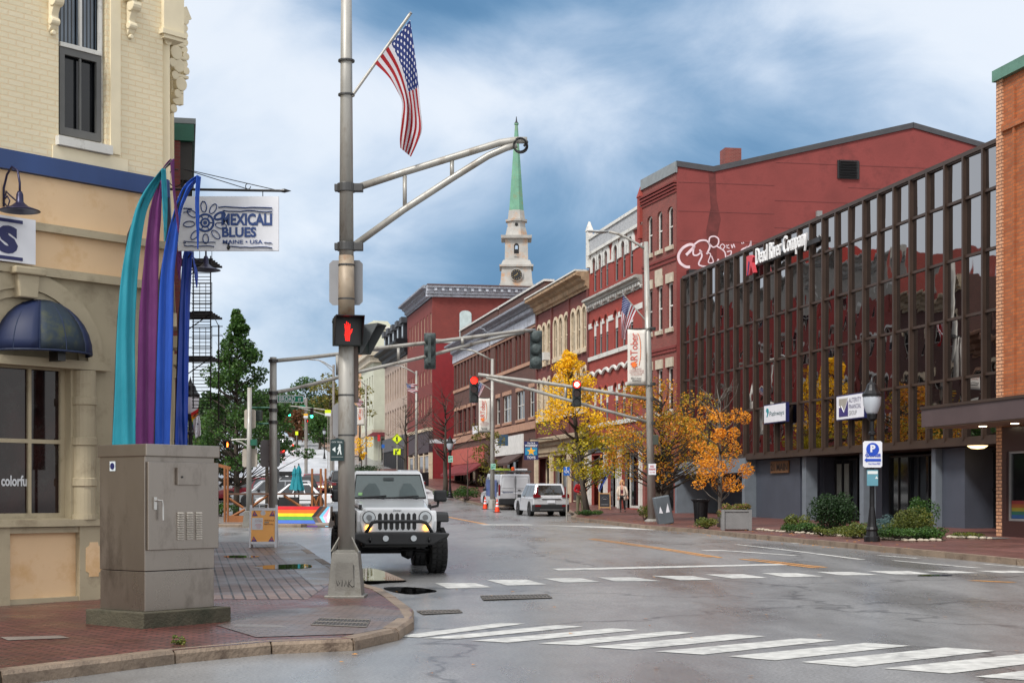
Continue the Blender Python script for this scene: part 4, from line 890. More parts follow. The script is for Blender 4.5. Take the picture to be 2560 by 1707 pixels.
# --- church
cs = FPX/260; cX = (1291-CX)/cs
ch = thing('church_steeple', 'tall white church steeple with green copper spire and clock', 'church', (cX, 260, h(260)))
zz = lambda py: EYE+(HOR-py)/cs-h(260)
M_CHW = mat('peeling_white', (160, 158, 153), .75, var=.15, nscale=.8, dirt=(176, 130, 88), dscale=.5); M_COP = mat('verdigris', (98, 146, 122), .6, var=.15, nscale=.8, dirt=(120, 132, 96), dscale=.6)
def sq(mb, py0, py1, w0, w1, n=4):
    r0, r1 = w0/cs/2, w1/cs/2
    k = sqrt(2) if n == 4 else 1/cos(pi/n)
    a0 = pi/4 if n == 4 else pi/8
    mb.lathe([(r0*k, zz(py0)), (r1*k, zz(py1))], (0, 0, 0), n, a0=a0, a1=a0+2*pi) if False else None
    vs = [(r*k*cos(a0+2*pi*j/n), r*k*sin(a0+2*pi*j/n), z) for r, z in ((r0, zz(py0)), (r1, zz(py1))) for j in range(n)]
    mb.add(vs, [(j, (j+1) % n, (j+1) % n+n, j+n) for j in range(n)]+[tuple(range(n-1, -1, -1)), tuple(range(n, 2*n))])
mb = MB(); sq(mb, 1000, 715, 84, 84); sq(mb, 715, 672, 80, 72); sq(mb, 672, 667, 84, 84); sq(mb, 667, 655, 76, 66); mb.build('tower_base', M_CHW, ch)
mb = MB(); sq(mb, 655, 600, 58, 56); sq(mb, 601, 594, 75, 77); mb.build('belfry', M_CHW, ch)
mb = MB(); sq(mb, 594, 570, 56, 46, 8); sq(mb, 575, 556, 44, 44, 8); sq(mb, 556, 551, 53, 53, 8); sq(mb, 551, 528, 43, 38, 8); mb.build('lantern_stage', M_CHW, ch)
mb = MB(); sq(mb, 528, 312, 36, 7, 8); sq(mb, 312, 309, 11, 11, 8); mb.build('spire', M_COP, ch)
MB().tube([(0, 0, zz(310)), (0, 0, zz(292))], [.18, .05], 6).tube([(0, 0, zz(309)), (0, 0, zz(302))], [.4, .05], 6).build('finial', M_BLK, ch)
yy = -42/cs
MB().disc((0, yy+.05, zz(693)), 16/cs, t=.3, n=28).build('clock_rim', M_CHW, ch)
ck = MB().disc((0, yy-.14, zz(693)), 13.6/cs, t=.1, n=28).build('clock_face', M_BLK, ch)
mb = MB()
for i in range(12):
    a = pi/6*i; r = 11/cs; mb.cbox((r*sin(a), yy-.22, zz(693)+r*cos(a)), (.05, .05, .13), ry=a)
mb.cbox((-.22, yy-.24, zz(693)-.15), (.45, .05, .05), ry=radians(-35)).cbox((.1, yy-.24, zz(693)+.1), (.06, .05, .4), ry=.5)
mb.build('clock_hands_and_numerals', mat('clock_gold', (196, 170, 110), .5), ck)
mb = MB(); yb2 = -28.6/cs
pts = arcpts(-6/cs, 6/cs, zz(642), zz(613), 6/cs); MB().add([(a, yb2-.03, z) for a, z in [(-6/cs, zz(642))]+pts+[(6/cs, zz(642))]], [tuple(range(11))]).build('belfry_opening', M_DARK, ch)
q = MB()
for i in range(5): q.box((-5+i*2.4)/cs-.06, (-5+i*2.4)/cs+.06, yb2-.15, yb2-.05, zz(647), zz(639))
q.build('balustrade', M_CHW, ch)
MB().add([(a*.7, yb2-.05, zz(628)+(z-zz(628))*.7) for a, z in [(-5/cs, zz(628))]+arcpts(-5/cs, 5/cs, zz(628), zz(614), 5/cs)+[(5/cs, zz(628))]], [tuple(range(11))]).build('belfry_see_through', mat('sky_seen_through', (150, 170, 190), .8), ch)
MB().disc((0, -22.6/cs, zz(565)), 4/cs, t=.2).build('round_window', M_DARK, ch)
# --- street blocks beyond the left corner, seen in the office glass
def lb(label, A, B, ztop, m, tm, nx, nz, arch=.3, cm=None, up=None):
    F = Fac('brick_block', label, A, B, z0=h(B[1])-.4); W = F.W; H = ztop-F.z0; ops = []
    for i in range(nx):
        for j in range(nz):
            x = W*(i+.5)/nx; z = 4.6+(H-6.2)*(j+.1)/nz; ops.append((x-.55, x+.55, z, z+2.2, arch))
    sh = [(W*(i+.1)/4, W*(i+.9)/4, .4, 3.2) for i in range(4)]
    if up: MB().box(0, W, -.02, .02, up-F.z0, H-.9).build('grey_upper_storey', mat('grey_upper', (150, 146, 138), .8), F.root)
    mb = MB(); opening_wall(mb, W, H, ops+sh, z0=-1, d=.2); body(mb, W, H, 12, z0=-1); mb.build('wall', m, F.root)
    for o in ops: window(F.root, *o[:4], o[4], d=.2, hood=(.25, tm, .2))
    for o in sh: window(F.root, *o, 0, d=.3, name='shop_window', nx=2, nz=1)
    cornice(F.root, 0, W, H-1, H+.2, .9, cm or tm, int(W/1.2), bracket=.25); band(F.root, 0, W, 3.4, 4.1, .25, tm, 'shop_fascia')
lb('red brick block mirrored at the far end of the office glass', (-46, 178), (-33.4, 126), 24.5, brick('mirror_red', (176, 40, 34), (160, 34, 30), (120, 60, 50), var=.1), mat('grey_trim', (150, 146, 138), .7), 14, 4, up=21)
lb('pale stone and red block mirrored in the middle of the office glass', (-33.2, 125.6), (-29.4, 109), 21.5, brick('mirror_red2', (140, 44, 38), (120, 36, 32), (120, 70, 60), var=.1), M_WHITE, 6, 4, cm=M_WHITE, up=18)
lb('dark brick block mirrored near the right end of the office glass', (-29.2, 108.6), (-25.4, 92), 17, brick('mirror_brown', (84, 48, 42), (70, 40, 36), (80, 60, 52), var=.1), M_CREAM, 6, 3, cm=M_CREAM)
lb('low brown block mirrored at the right end of the office glass', (-25.3, 91.6), (-22.6, 76), 12.2, B_BRN, M_SAND, 5, 2)
# ---------------- cream corner shop ----------------
kk = 9.; mxP0 = (-5.17, 22.5); mxP1 = (-5.17-.874*kk, 22.5-kk)
mx = Fac('corner_shop_building', 'cream painted brick corner building with blue band and arched shop window', mxP0, mxP1)
B_CRM = brick('cream_painted_brick', (220, 208, 178), (216, 204, 172), (216, 196, 160), .24, .078, .009, .65, .55, var=.05, dist=.012)
M_BEIGE = mat('beige_woodwork', (168, 156, 130), .55, var=.08, nscale=1.5, bump=.1, dirt=(140, 128, 104), dscale=2)
M_PEACH = mat('peach_panel', (220, 188, 148), .6, var=.06, nscale=1.2, dirt=(206, 166, 116), dscale=1.4)
M_BLUE = mat('blue_band', (34, 62, 112), .5, var=.15, nscale=1.5, stretch=(1, 1, .2))
q1 = lambda x, y: mx.p(*Q1(x, y)); q2 = lambda x, y: mx.p(*Q2(x, y)); q3 = lambda x, y: mx.p(*Q3(x, y))
Hx = 11.; XR = 0.
wx0, wzb = q1(745, 1010); wx1, _ = q1(410, 950); wzb = q1(560, 985)[1]
zbt, zbb = q1(500, 1142)[1], q1(500, 1272)[1]
zs1t, zs1b = q2(500, 437)[1], q2(500, 478)[1]; zs2t, zs2b = q2(500, 670)[1], q2(500, 715)[1]
lwx0, lwx1 = mx.lx(177), mx.lx(-95); lwt, lwb = mx.lz(90, Q2(0, 1150)[1]), mx.lz(90, Q3(0, 655)[1])
up = (wx0, wx1, wzb, wzb+2.35, 0)
mb = MB(); opening_wall(mb, mx.W, Hx, [up], z0=zbb, d=.2); body(mb, mx.W, Hx, 9); mb.build('upper_wall', B_CRM, mx.root)
mb = MB(); opening_wall(mb, mx.W, zbb-.004, [(lwx0, lwx1, lwb, lwt, 0)], z0=-.3, d=.22); mb.build('shopfront_wall', M_BEIGE, mx.root)
w_ = window(mx.root, *up[:4], 0, .02, .16, M_WHITE, .05, 1, 1, M_PANE)
xm_ = (wx0+wx1)/2; ms = wzb+1.28
MB().box(wx0+.05, wx1-.05, -.1, -.05, wzb+.05, wzb+.16).box(wx0+.05, wx1-.05, -.1, -.05, ms-.1, ms).box(wx0+.051, wx0+.13, -.1, -.05, wzb+.16, ms-.1).box(wx1-.13, wx1-.051, -.1, -.05, wzb+.16, ms-.1).box(xm_-.015, xm_+.015, -.09, -.06, wzb+.16, ms-.1).build('lower_sash', mat('grey_sash', (88, 88, 86), .5), w_)
MB().box(wx0+.05, wx1-.05, -.07, -.03, ms, ms+.06).box(xm_-.02, xm_+.02, -.09, -.05, ms+.06, up[3]-.05).box(wx0+.05, wx0+.1, -.08, -.04, ms+.06, up[3]-.05).build('upper_sash', M_WHITE, w_)
MB().box(wx0-.05, wx1+.05, -.02, .09, wzb-.13, wzb-.004).build('sill', M_WHITE, w_)
curt = MB()
for i in range(20): curt.add([(wx0+.08+(wx1-wx0-.16)*i/20, -.134-.005*(i % 2), wzb+1.35), (wx0+.08+(wx1-wx0-.16)*(i+1)/20, -.134-.005*((i+1) % 2), wzb+1.35), (wx0+.08+(wx1-wx0-.16)*(i+1)/20, -.134-.005*((i+1) % 2), up[3]-.05), (wx0+.08+(wx1-wx0-.16)*i/20, -.134-.005*(i % 2), up[3]-.05)], [(3, 2, 1, 0)])
curt.build('curtain', mat('grey_blue_curtain', (92, 104, 116), .25, var=.2, nscale=3, spec=.8), w_)
MB().box(wx0-.22, wx0-.055, -.02, .03, wzb-.1, Hx).build('window_pilaster', B_CRM if 0 else mat('cream_smooth', (220, 208, 178), .6, var=.06), mx.root)
MB().box(wx0-.35, wx1+.1, -.02, .02, zbt+.0, wzb-.14).build('render_patch', MC['cream_smooth'], mx.root)
MB().box(-.03, mx.W, -.02, .1, zbb, zbt).build('blue_band', M_BLUE, mx.root)
MB().box(0, mx.W, -.02, .02, zs1t, zbb-.005).build('fascia_board', M_PEACH, mx.root)
MB().box(0, mx.W, -.02, .02, zs2t, zs1b).build('fascia_board', M_PEACH, mx.root)
MB().box(-.06, mx.W, -.02, .12, zs1b, zs1t).build('moulding', M_BEIGE, mx.root)
MB().box(-.06, mx.W, -.02, .13, zs2b, zs2t).build('moulding', M_BEIGE, mx.root)
# arch
ac = (lwx0+lwx1)/2-.05; ro = abs(mx.lx(Q2(545, 0)[0])-ac)-.0; az = q2(300, 1130)[1]; ah = q2(250, 668)[1]-az
def ring(x, z, r0, r1, hh0, hh1, y0, y1, n=20):
    mb = MB(); A = [(x-r0*cos(pi*i/n), z+hh0*sin(pi*i/n)) for i in range(n+1)]; B = [(x-r1*cos(pi*i/n), z+hh1*sin(pi*i/n)) for i in range(n+1)]; m = n+1
    mb.add([(p[0], y1, p[1]) for p in A]+[(p[0], y1, p[1]) for p in B]+[(p[0], y0, p[1]) for p in B]+[(p[0], y0, p[1]) for p in A],
           [(i, i+1, i+1+m, i+m) for i in range(n)]+[(i+m, i+1+m, i+1+2*m, i+2*m) for i in range(n)]+[(i+3*m, i+1+3*m, i+1, i) for i in range(n)]+[(0, m, 2*m, 3*m), (n, m+n, 2*m+n, 3*m+n)])
    return mb
normals_out(ring(ac, az, ro*.80, ro, ah*.80, ah, -.01, .09).build('arch_moulding', M_BEIGE, mx.root)); normals_out(ring(ac, az, ro*.70, ro*.82, ah*.70, ah*.82, -.01, .05).build('arch_moulding', M_BEIGE, mx.root))
MB().prism([(ac-.14, az+ah*.68), (ac+.14, az+ah*.68), (ac+.17, zs2b-.01), (ac-.17, zs2b-.01)], -.01, .2).box(ac-.24, ac+.24, -.01, .26, zs2b-.02, zs2b+.08).build('keystone', M_BEIGE, mx.root, bevel=.02)
MB().box(ac-ro-.1, ac+ro+.1, -.02, .14, az-.12, az).build('impost', M_BEIGE, mx.root)
w_ = window(mx.root, lwx0, lwx1, lwb, lwt, 0, 0, .2, M_BEIGE, .07, 3, 2, mat('shop_display_glass', (34, 18, 17), .05, var=.7, nscale=2.5, spec=.45, dirt=(46, 42, 40), dscale=4))
mb = MB(); X0 = mx.lx(72, -.19); X1 = mx.lx(3, -.19); text(mb, 'colorful', (X1, -.192, mx.lz(40, 1215, -.19)), (X0-X1, 0, 0), (0, 0, .15), bold=.03); mb.build('lettering', mat('decal_white', (205, 208, 212), .5, var=0), w_)
cxp = (mx.lx(Q2(400, 0)[0])+mx.lx(Q2(508, 0)[0]))/2; cr = abs(mx.lx(Q2(400, 0)[0])-mx.lx(Q2(508, 0)[0]))/2
for cx_ in (cxp, 2*ac-cxp+.1):
    c = MB().lathe([(cr, lwb-.02), (cr, lwt-.06)], (cx_, .02, 0), 20)
    for z in (q2(450, 1357)[1], q3(460, 230)[1], q3(460, 455)[1]): c.lathe([(cr, z-.06), (cr*1.12, z-.05), (cr*1.12, z+.05), (cr, z+.06)], (cx_, .02, 0), 20)
    c.lathe([(cr*1.15, lwb-.02), (cr*1.15, lwb+.05)], (cx_, .02, 0), 20)
    c.build('column', M_BEIGE, mx.root, smooth=False)
sb, st = q3(200, 700)[1], q3(200, 662)[1]
MB().box(-.03, mx.W, -.02, .17, sb, st).build('sill_shelf', M_BEIGE, mx.root)
px0, px1 = mx.lx(Q3(415, 0)[0]), mx.lx(Q3(30, 0)[0])
pb, pt = q3(220, 1095)[1], q3(220, 735)[1]
for k in range(3):
    d_ = (px1-px0)*1.36*k
    MB().box(px0+d_, px1+d_, -.02, .02, pb, pt).build('base_panel', M_PEACH, mx.root)
    MB().box(px1+.0+d_, px0+d_+(px1-px0)*1.36, -.02, .12, -.2, sb-.004).build('base_pilaster', M_BEIGE, mx.root)
MB().box(-.02, px0, -.02, .12, -.2, sb-.004).build('base_pilaster', M_BEIGE, mx.root)
MB().box(px0, mx.W, -.02, .1, -.2, pb).build('plinth', M_BEIGE, mx.root); MB().box(px0, mx.W, -.02, .1, pt+.0, sb-.01).build('rail', M_BEIGE, mx.root)
c = (mx.lx(Q3(455, 0)[0])+mx.lx(Q3(545, 0)[0]))/2+.02; w = .13; z_a, z_b = q3(500, 975)[1], q3(500, 785)[1]; k = .05
MB().prism([(c-w*.6, z_a), (c+w*.6, z_a), (c+w*.6, z_a+k), (c+w, z_a+k*1.6), (c+w, z_b-k*1.6), (c+w*.6, z_b-k), (c+w*.5, z_b), (c-w*.5, z_b), (c-w*.6, z_b-k), (c-w, z_b-k*1.6), (c-w, z_a+k*1.6), (c-w*.6, z_a+k)], .1, .126).build('shield_panel', M_PEACH, mx.root)
M_CRS = MC['cream_smooth']
def corbel(parent, x, zt, sc, y=0.):
    m = MB().box(x-.17*sc, x+.17*sc, y-.02, y+.34*sc, zt-.05*sc, zt+.04*sc)
    m.prism([(y, zt-.05*sc), (y+.28*sc, zt-.05*sc), (y+.32*sc, zt-.2*sc), (y+.2*sc, zt-.34*sc), (y+.12*sc, zt-.5*sc), (y+.17*sc, zt-.62*sc), (y+.08*sc, zt-.78*sc), (y, zt-.86*sc)], x-.09*sc, x+.09*sc, 'x')
    m.disc((x, y+.2*sc, zt-.17*sc), .14*sc, 'x', .24*sc, 14).disc((x, y+.1*sc, zt-.62*sc), .09*sc, 'x', .22*sc, 12).disc((x, y+.06*sc, zt-.86*sc), .06*sc, 'y', .1*sc, 8)
    o = m.build('corbel', M_CRS, parent, bevel=.012); return o
corbel(mx.root, *q1(905, 5), .62); corbel(mx.root, *q1(362, -35), .62)
# street side of the same building
side = Fac.__new__(Fac)
U2 = Vector((-TS, 1, 0)).normalized(); N2 = Vector((U2.y, -U2.x, 0))
def sdf(F): return lambda a, o, z: F.I @ Vector((mxP0[0]+U2.x*a+N2.x*o, mxP0[1]+U2.y*a+N2.y*o, F.z0+z))
s2 = sdf(mx)
def s2b(fn, a0, a1, o0, o1, z0, z1, name, m, parent): return normals_out(sbox(fn, a0, a1, o0, o1, z0, z1).build(name, m, parent))
s2b(s2, .0, 11, -3, .0, zbt, Hx, 'side_wall_upper', B_CRM, mx.root); s2b(s2, .0, 11, -3, -.0, -.3, zbt-.004, 'side_wall', M_BEIGE, mx.root)
for a in (.1, 3.4, 6.8, 10.2):
    s2b(s2, a, a+.5, -.01, .12, -.2, zs2b, 'side_pilaster', M_BEIGE, mx.root); s2b(s2, a, a+.3, -.01, .1, zbt, Hx, 'side_pilaster', M_CRS, mx.root)
    s2b(s2, a-.05, a+.55, -.01, .2, zs2b-.5, zs2b-.3, 'pilaster_cap', M_BEIGE, mx.root); s2b(s2, a-.05, a+.55, -.01, .18, .9, 1.1, 'pilaster_cap', M_BEIGE, mx.root)
s2b(s2, 0, 11, -.01, .14, zs1b, zs1t, 'moulding', M_BEIGE, mx.root); s2b(s2, -.02, 11, -.01, .1, zbb, zbt, 'blue_band', M_BLUE, mx.root)
for a in (.9, 4.2, 7.6): s2b(s2, a, a+2.1, -.02, .02, .9, zs2b-.6, 'shop_window', M_PANE, mx.root)
# stacked scrolls at the corner
mb = MB()
for i, (x, y) in enumerate([(1185, 225), (1215, 375), (1232, 465), (1250, 595), (1222, 700)]):
    Yc = 22.7+.45*i; P = at(*Q1(x, y), Yc); P2 = mx.I @ P; sc = 1-.12*(i == 4)
    mb.disc((P2.x, P2.y, P2.z), .11*sc, 'y', .16, 14).disc((P2.x+.06, P2.y, P2.z-.16), .07, 'y', .14, 10).cbox((P2.x, P2.y-.03, P2.z+.13), (.3*sc, .2, .05)).cbox((P2.x+.08, P2.y-.06, P2.z-.03), (.1, .12, .3))
mb.build('corner_scrolls', M_CRS, mx.root, bevel=.012)
mb = MB()
for i in range(9):
    P = mx.I @ at(*Q1(1245+R.uniform(-8, 8), 20+i*35), 23.2); mb.disc((P.x, P.y, P.z), .07, 'y', .1, 8)
    P = mx.I @ at(*Q1(1285+R.uniform(-8, 8), 100+i*50), 25); mb.disc((P.x, P.y, P.z), .07, 'y', .1, 8)
P = mx.I @ at(*Q1(1270, 340), 25.2); mb.cbox((P.x+.1, P.y, P.z), (.22, .1, 1.9)); P = mx.I @ at(*Q1(1300, 100), 25.4); mb.cbox((P.x, P.y, P.z), (.09, .1, .22), ry=.5)
P = mx.I @ at(*Q1(1225, 760), 24.6)
mb.build('carved_foliage', M_CRS, mx.root, bevel=.01)
P = mx.I @ at(*Q1(1185, 80), 22.65); MB().cbox((P.x, P.y, P.z), (.36, .24, .9)).cbox((P.x, P.y, P.z-.36), (.44, .3, .07)).build('corner_block', M_CRS, mx.root)
# shop sign with the letter S
def wsign(F, name, label, pa, pb, t=.05):
    (X0, Z0), (X1, Z1) = F.p(*pa, t), F.p(*pb, t)   # lower right, upper left
    r = thing(name, label, 'sign', F.M @ Vector((X0, .0, Z0)), F.rz); W, H = X1-X0, Z1-Z0
    MB().box(0, W, .0, .05, 0, H).build('board', M_SIGNW, r); return r, W, H
Xr, Zb = q2(155, 622); Zt_ = q2(155, 380)[1]
r = thing('shop_sign', 'white shop board with a thick blue letter S cut off by the left edge', 'sign', mx.M @ Vector((Xr, .13, Zb)), mx.rz)
MB().box(0, 1.7, 0, .05, 0, Zt_-Zb).build('board', M_SIGNW, r)
mb = MB(); Hs = Zt_-Zb; text(mb, 'S', (.57, .056, Hs*.17), (-.3, 0, 0), (0, 0, Hs*.62), bold=.07); mb.cbox((.7, .056, Hs*.9), (1.0, .01, .045)).cbox((.7, .056, Hs*.08), (1.0, .01, .045)); mb.build('lettering', M_NAVY, r)
# gooseneck lamps
M_LAMP = mat('dark_violet_iron', (34, 32, 62), .35, .4)
def goose(P, dirx, label, rz, sc=1.):
    r = thing('gooseneck_lamp', label, 'wall lamp', P, rz, 'gooseneck lamps on the corner building')
    MB().tube([(0, .02, 0), (0, .02, .25), (0, .1, .42), (.02, .26, .5), (.03, .42, .42), (.03, .47, .25), (.03, .47, .12)], .016*sc, 8).tube([(0, .03, .05), (0, .12, -.02), (0, .17, .06), (0, .11, .13), (0, .06, .1), (0, .08, .2), (.02, .2, .13), (.03, .38, .03), (.03, .5, .08)], .011, 6).build('arm', M_LAMP, r, True)
    MB().lathe([(.03, .14), (.045, .1), (.05, .0), (.07, -.02), (.12, -.06), (.26, -.11), (.27, -.12), (.25, -.125), (.1, -.08)], (.03, .47, 0), 24).build('shade', M_LAMP, r, True)
    return r
P = mx.M @ Vector((q2(12, 300)[0], .02, q2(12, 300)[1]))
goose(P, 0, 'dark violet gooseneck lamp above the white board at the left edge', mx.rz)
for (x, y, Y, l) in ((1105, 480, 25.5, 'dark gooseneck lamp in front of the hanging shop sign'), (1127, 610, 27.8, 'dark gooseneck lamp just below the hanging shop sign')):
    P = at(*Q2(x, y), Y); s_ = Vector((-TS, 1, 0)).normalized(); ang = atan2(U2.y, U2.x)+pi
    goose(P-Vector((N2.x, N2.y, 0))*.49, 0, l, ang, 1.)
# dome awning
X0, X1 = mx.lx(Q2(35, 0)[0], .35), mx.lx(Q2(543, 0)[0], .35); cxa = (X0+X1)/2; ra = abs(X1-X0)/2-.02; zb3 = mx.lz(130, Q2(0, 1090)[1], .3); zt3 = mx.lz(130, Q2(0, 810)[1], .1)
r = thing('dome_awning', 'faded blue quarter dome awning with mossy middle over the arched window', 'awning', mx.M @ Vector((cxa, .02, zb3)), mx.rz)
nA, nB = 6, 8; hA = zt3-zb3
def aw(i0, i1, m, nm):
    vs = []; fs = []
    for i in range(i0*3, i1*3+1):
        th = pi*i/(nA*3); 
        for j in range(nB+1):
            ph = pi/2*j/nB; vs.append((ra*cos(th)*cos(ph), .62*sin(th)*cos(ph), hA*sin(ph)))
    k = nB+1
    for i in range((i1-i0)*3):
        for j in range(nB): fs.append((i*k+j, (i+1)*k+j, (i+1)*k+j+1, i*k+j+1))
    MB().add(vs, fs).build(nm, m, r, smooth=True, thick=.02)
M_AWB = mat('awning_blue', (4, 25, 64), .6, var=.15, nscale=2); M_AWM = mat('mossy_awning', (18, 36, 50), .7, var=.2, nscale=3, dirt=(62, 66, 38), dscale=2.5)
aw(0, 2, M_AWB, 'side_canvas'); aw(2, 4, M_AWM, 'mossy_canvas'); aw(4, 6, M_AWB, 'side_canvas')
mb = MB()
for i in range(nA+1):
    th = pi*i/nA; mb.tube([(ra*1.01*cos(th)*cos(pi/2*j/8), .63*sin(th)*cos(pi/2*j/8), hA*1.005*sin(pi/2*j/8)) for j in range(9)], .008, 5)
mb.tube([(ra*cos(pi*i/18), .62*sin(pi*i/18), 0) for i in range(19)], .016, 6); mb.build('seams', MB and mat('awning_edge', (10, 30, 62), .6), r)
MB().box(-.12, .0, .2, .42, -.12, .02).build('floodlight', M_BLK, r)
# --- next brick building, fire escape
rb0 = (-7.42, 34.); rb1 = (-7.42-TS*7, 41.)
gb = Fac('green_cornice_building', 'dark red brick building with deep green cornice seen past the corner building', rb1, rb0, z0=h(34)+KERB)
zt = EYE+(HOR-296)/FPX*34-gb.z0
mb = MB(); ops = [(1+i*1.6, 1.8+i*1.6, z, z+1.9, .2) for i in range(3) for z in (3.8, 6.7)]
opening_wall(mb, gb.W, zt, ops, z0=-.3); body(mb, gb.W, zt, 8, z0=-.3); mb.build('wall', B_DRK, gb.root)
for o in ops: window(gb.root, *o[:4], o[4])
M_GRN = mat('green_paint', (22, 84, 66), .5, var=.15); 
MB().box(-.2, gb.W+.05, -6, .34, zt-.12, zt).build('cornice_cap', mat('grey_lead', (110, 116, 118), .5), gb.root); MB().box(-.2, gb.W+.04, -6, .3, zt-.5, zt-.124).build('cornice', M_GRN, gb.root)
MB().box(-.2, gb.W-.12, -.02, .26, zt-1.35, zt-.504).box(-.2, gb.W-.3, .0, .14, zt-1.6, zt-1.352).build('cornice_underside', mat('dark_bronze_soffit', (42, 40, 38), .6), gb.root)
fe = thing('fire_escape', 'black iron fire escape with ladder and slatted landings on the brick building', 'fire escape', (0, 0, 0)); fe.location = at(480, 1020, 37.5); fx = fe.location
mb = MB(); z_lo, z_hi = 0, EYE+(HOR-640)/FPX*37.5-fx.z; w = .46
for x in (0.03, w): mb.tube([(x, 0, z_lo), (x, 0, z_hi)], .016, 6)
n = 44
for i in range(n): mb.tube([(0, 0, z_hi*i/n), (w, 0, z_hi*i/n)], .01, 5)
mb.build('ladder', M_BLK, fe)
for z in (z_hi*.33, z_hi*.62, z_hi*.97):
    mb = MB()
    for k in range(5): mb.box(-.5, w+.05, -.02+k*.3, .05+k*.3, z, z+.05)
    for k in range(7): mb.tube([(-.4+k*.15, -.05, z), (-.4+k*.15, -.05, z+.75)], .008, 4)
    for q in (.25, .5, .75): mb.tube([(-.5, -.05, z+q), (w+.05, -.05, z+q)], .011, 4)
    mb.tube([(-.4, 0, z-.6), (w, 0, z)], .014, 4)
    mb.build('landing', M_BLK, fe)
MB().tube([(w+.18, .1, -.3), (w+.18, .1, z_hi*.55)], .018, 6).tube([(w, .1, z_hi*.54), (w+.28, .1, z_hi*.54)], .012, 5).tube([(w, .1, z_hi*.48), (w+.28, .1, z_hi*.48)], .012, 5).tube([(w, .1, z_hi*.64), (w+.2, .1, z_hi*.53)], .01, 5).build('drain_post', M_BLK, fe)
# --- hanging sign
Y = 24.0
hs = thing('hanging_sign', 'white hanging sign with hand painted blue sun reading Mexicali Blues Maine USA', 'sign', at(571, 625, Y))
def L_(x, y, dy=0.): p = at(*Q1(x, y), Y); return (p.x-hs.location.x, dy, p.z-hs.location.z)
a, b = L_(1245, 1755), L_(1950, 1375)
MB().box(a[0], b[0], 0, .05, a[2], b[2]).build('board', mat('sign_board_white', (214, 216, 222), .5, var=.04), hs)
M_BR = mat('painted_blue', (30, 62, 120), .5, var=.1)
def wob(mb, x0, x1, y, w):
    pts = [L_(x0+(x1-x0)*i/8, y+R.uniform(-4, 4)+(x1-x0)*i/8*.022, -.008) for i in range(9)]; mb.tube(pts, w, 6, flat=.3)
mb = MB(); wob(mb, 1285, 1345, 1462, .024); wob(mb, 1285, 1335, 1485, .018); wob(mb, 1530, 1905, 1450, .03); wob(mb, 1560, 1905, 1476, .026); wob(mb, 1285, 1300, 1700, .02); wob(mb, 1290, 1510, 1692, .02); wob(mb, 1290, 1500, 1722, .024); wob(mb, 1560, 1905, 1692, .0); wob(mb, 1610, 1905, 1727, .026)
wob(mb, 1850, 1905, 1700, .018); wob(mb, 1560, 1610, 1705, .018)
cxs, cys = 1437, 1560
for k, (ang, ln) in enumerate([(-95, 1), (-60, 1), (-25, 1), (10, 1.05), (48, 1), (88, .9), (130, 1), (175, 1.05), (215, 1)]):
    a_ = radians(ang); 
    pts = [L_(cxs+(112+38*ln*cos(t))*cos(a_)-20*sin(t)*sin(a_), cys+(112+38*ln*cos(t))*sin(a_)+20*sin(t)*cos(a_), -.008) for t in [2*pi*i/14 for i in range(15)]]
    mb.tube(pts, .019, 5, flat=.4)
for rr, ww in ((58, .018), (28, .017)): mb.tube([L_(cxs+rr*cos(2*pi*i/20), cys+rr*sin(2*pi*i/20), -.008) for i in range(21)], ww, 5, flat=.4)
for ang in range(0, 360, 60):
    mb.tube([L_(cxs+28*cos(radians(ang)), cys+28*sin(radians(ang)), -.008), L_(cxs+52*cos(radians(ang)), cys+52*sin(radians(ang)), -.008)], .008, 4)
c_ = L_(cxs, cys, -.01); mb.disc(c_, .032, 'y', .01, 10); mb.build('painted_sun', M_BR, hs)
def tx(mb, s, x0, x1, y0, y1, bold=.04):   # y0 bottom
    p0, p1 = L_(x0, y0, -.012), L_(x1, y1, -.012); text(mb, s, p0, (p1[0]-p0[0], 0, 0), (0, 0, p1[2]-p0[2]), bold=bold)
mb = MB(); tx(mb, 'MEXICALI', 1550, 1905, 1580, 1495); tx(mb, 'BLUES', 1555, 1795, 1662, 1590); tx(mb, 'MAINE • USA', 1560, 1840, 1708, 1680, .02); mb.build('lettering', M_BR, hs)
mb = MB()
mb.tube([L_(1130, 1322, .02), L_(1990, 1335, .02)], .021, 8).lathe([(.012, -.0), (.03, .03), (.0, .12)], (0, 0, 0), 6).tube([L_(1270, 1178, .02), L_(1920, 1327, .02)], .007, 5).tube([L_(1290, 1185, .02), L_(1745, 1327, .02)], .007, 5)
mb.tube([L_(1960, 1334, .02), L_(1990, 1334, .02), L_(2036, 1336, .02)], [.02, .034, .004], 8)
mb.tube([L_(1265+16*cos(a_)-40, 1250+75*sin(a_), .02) for a_ in [0]] or [L_(1180, 1250, .02)]*2, .01) if 0 else None
mb.tube([L_(1228+52*cos(2*pi*i/16), 1245+60*sin(2*pi*i/16), .02) for i in range(14)], .009, 5)
mb.tube([L_(1735+18*cos(2*pi*i/12), 1303+20*sin(2*pi*i/12), .02) for i in range(10)], .007, 5)
for x in (1356, 1838): mb.tube([L_(x, 1330, .02), L_(x, 1385, .02)], .007, 5)
mb.build('iron_bracket', M_BLK, hs)
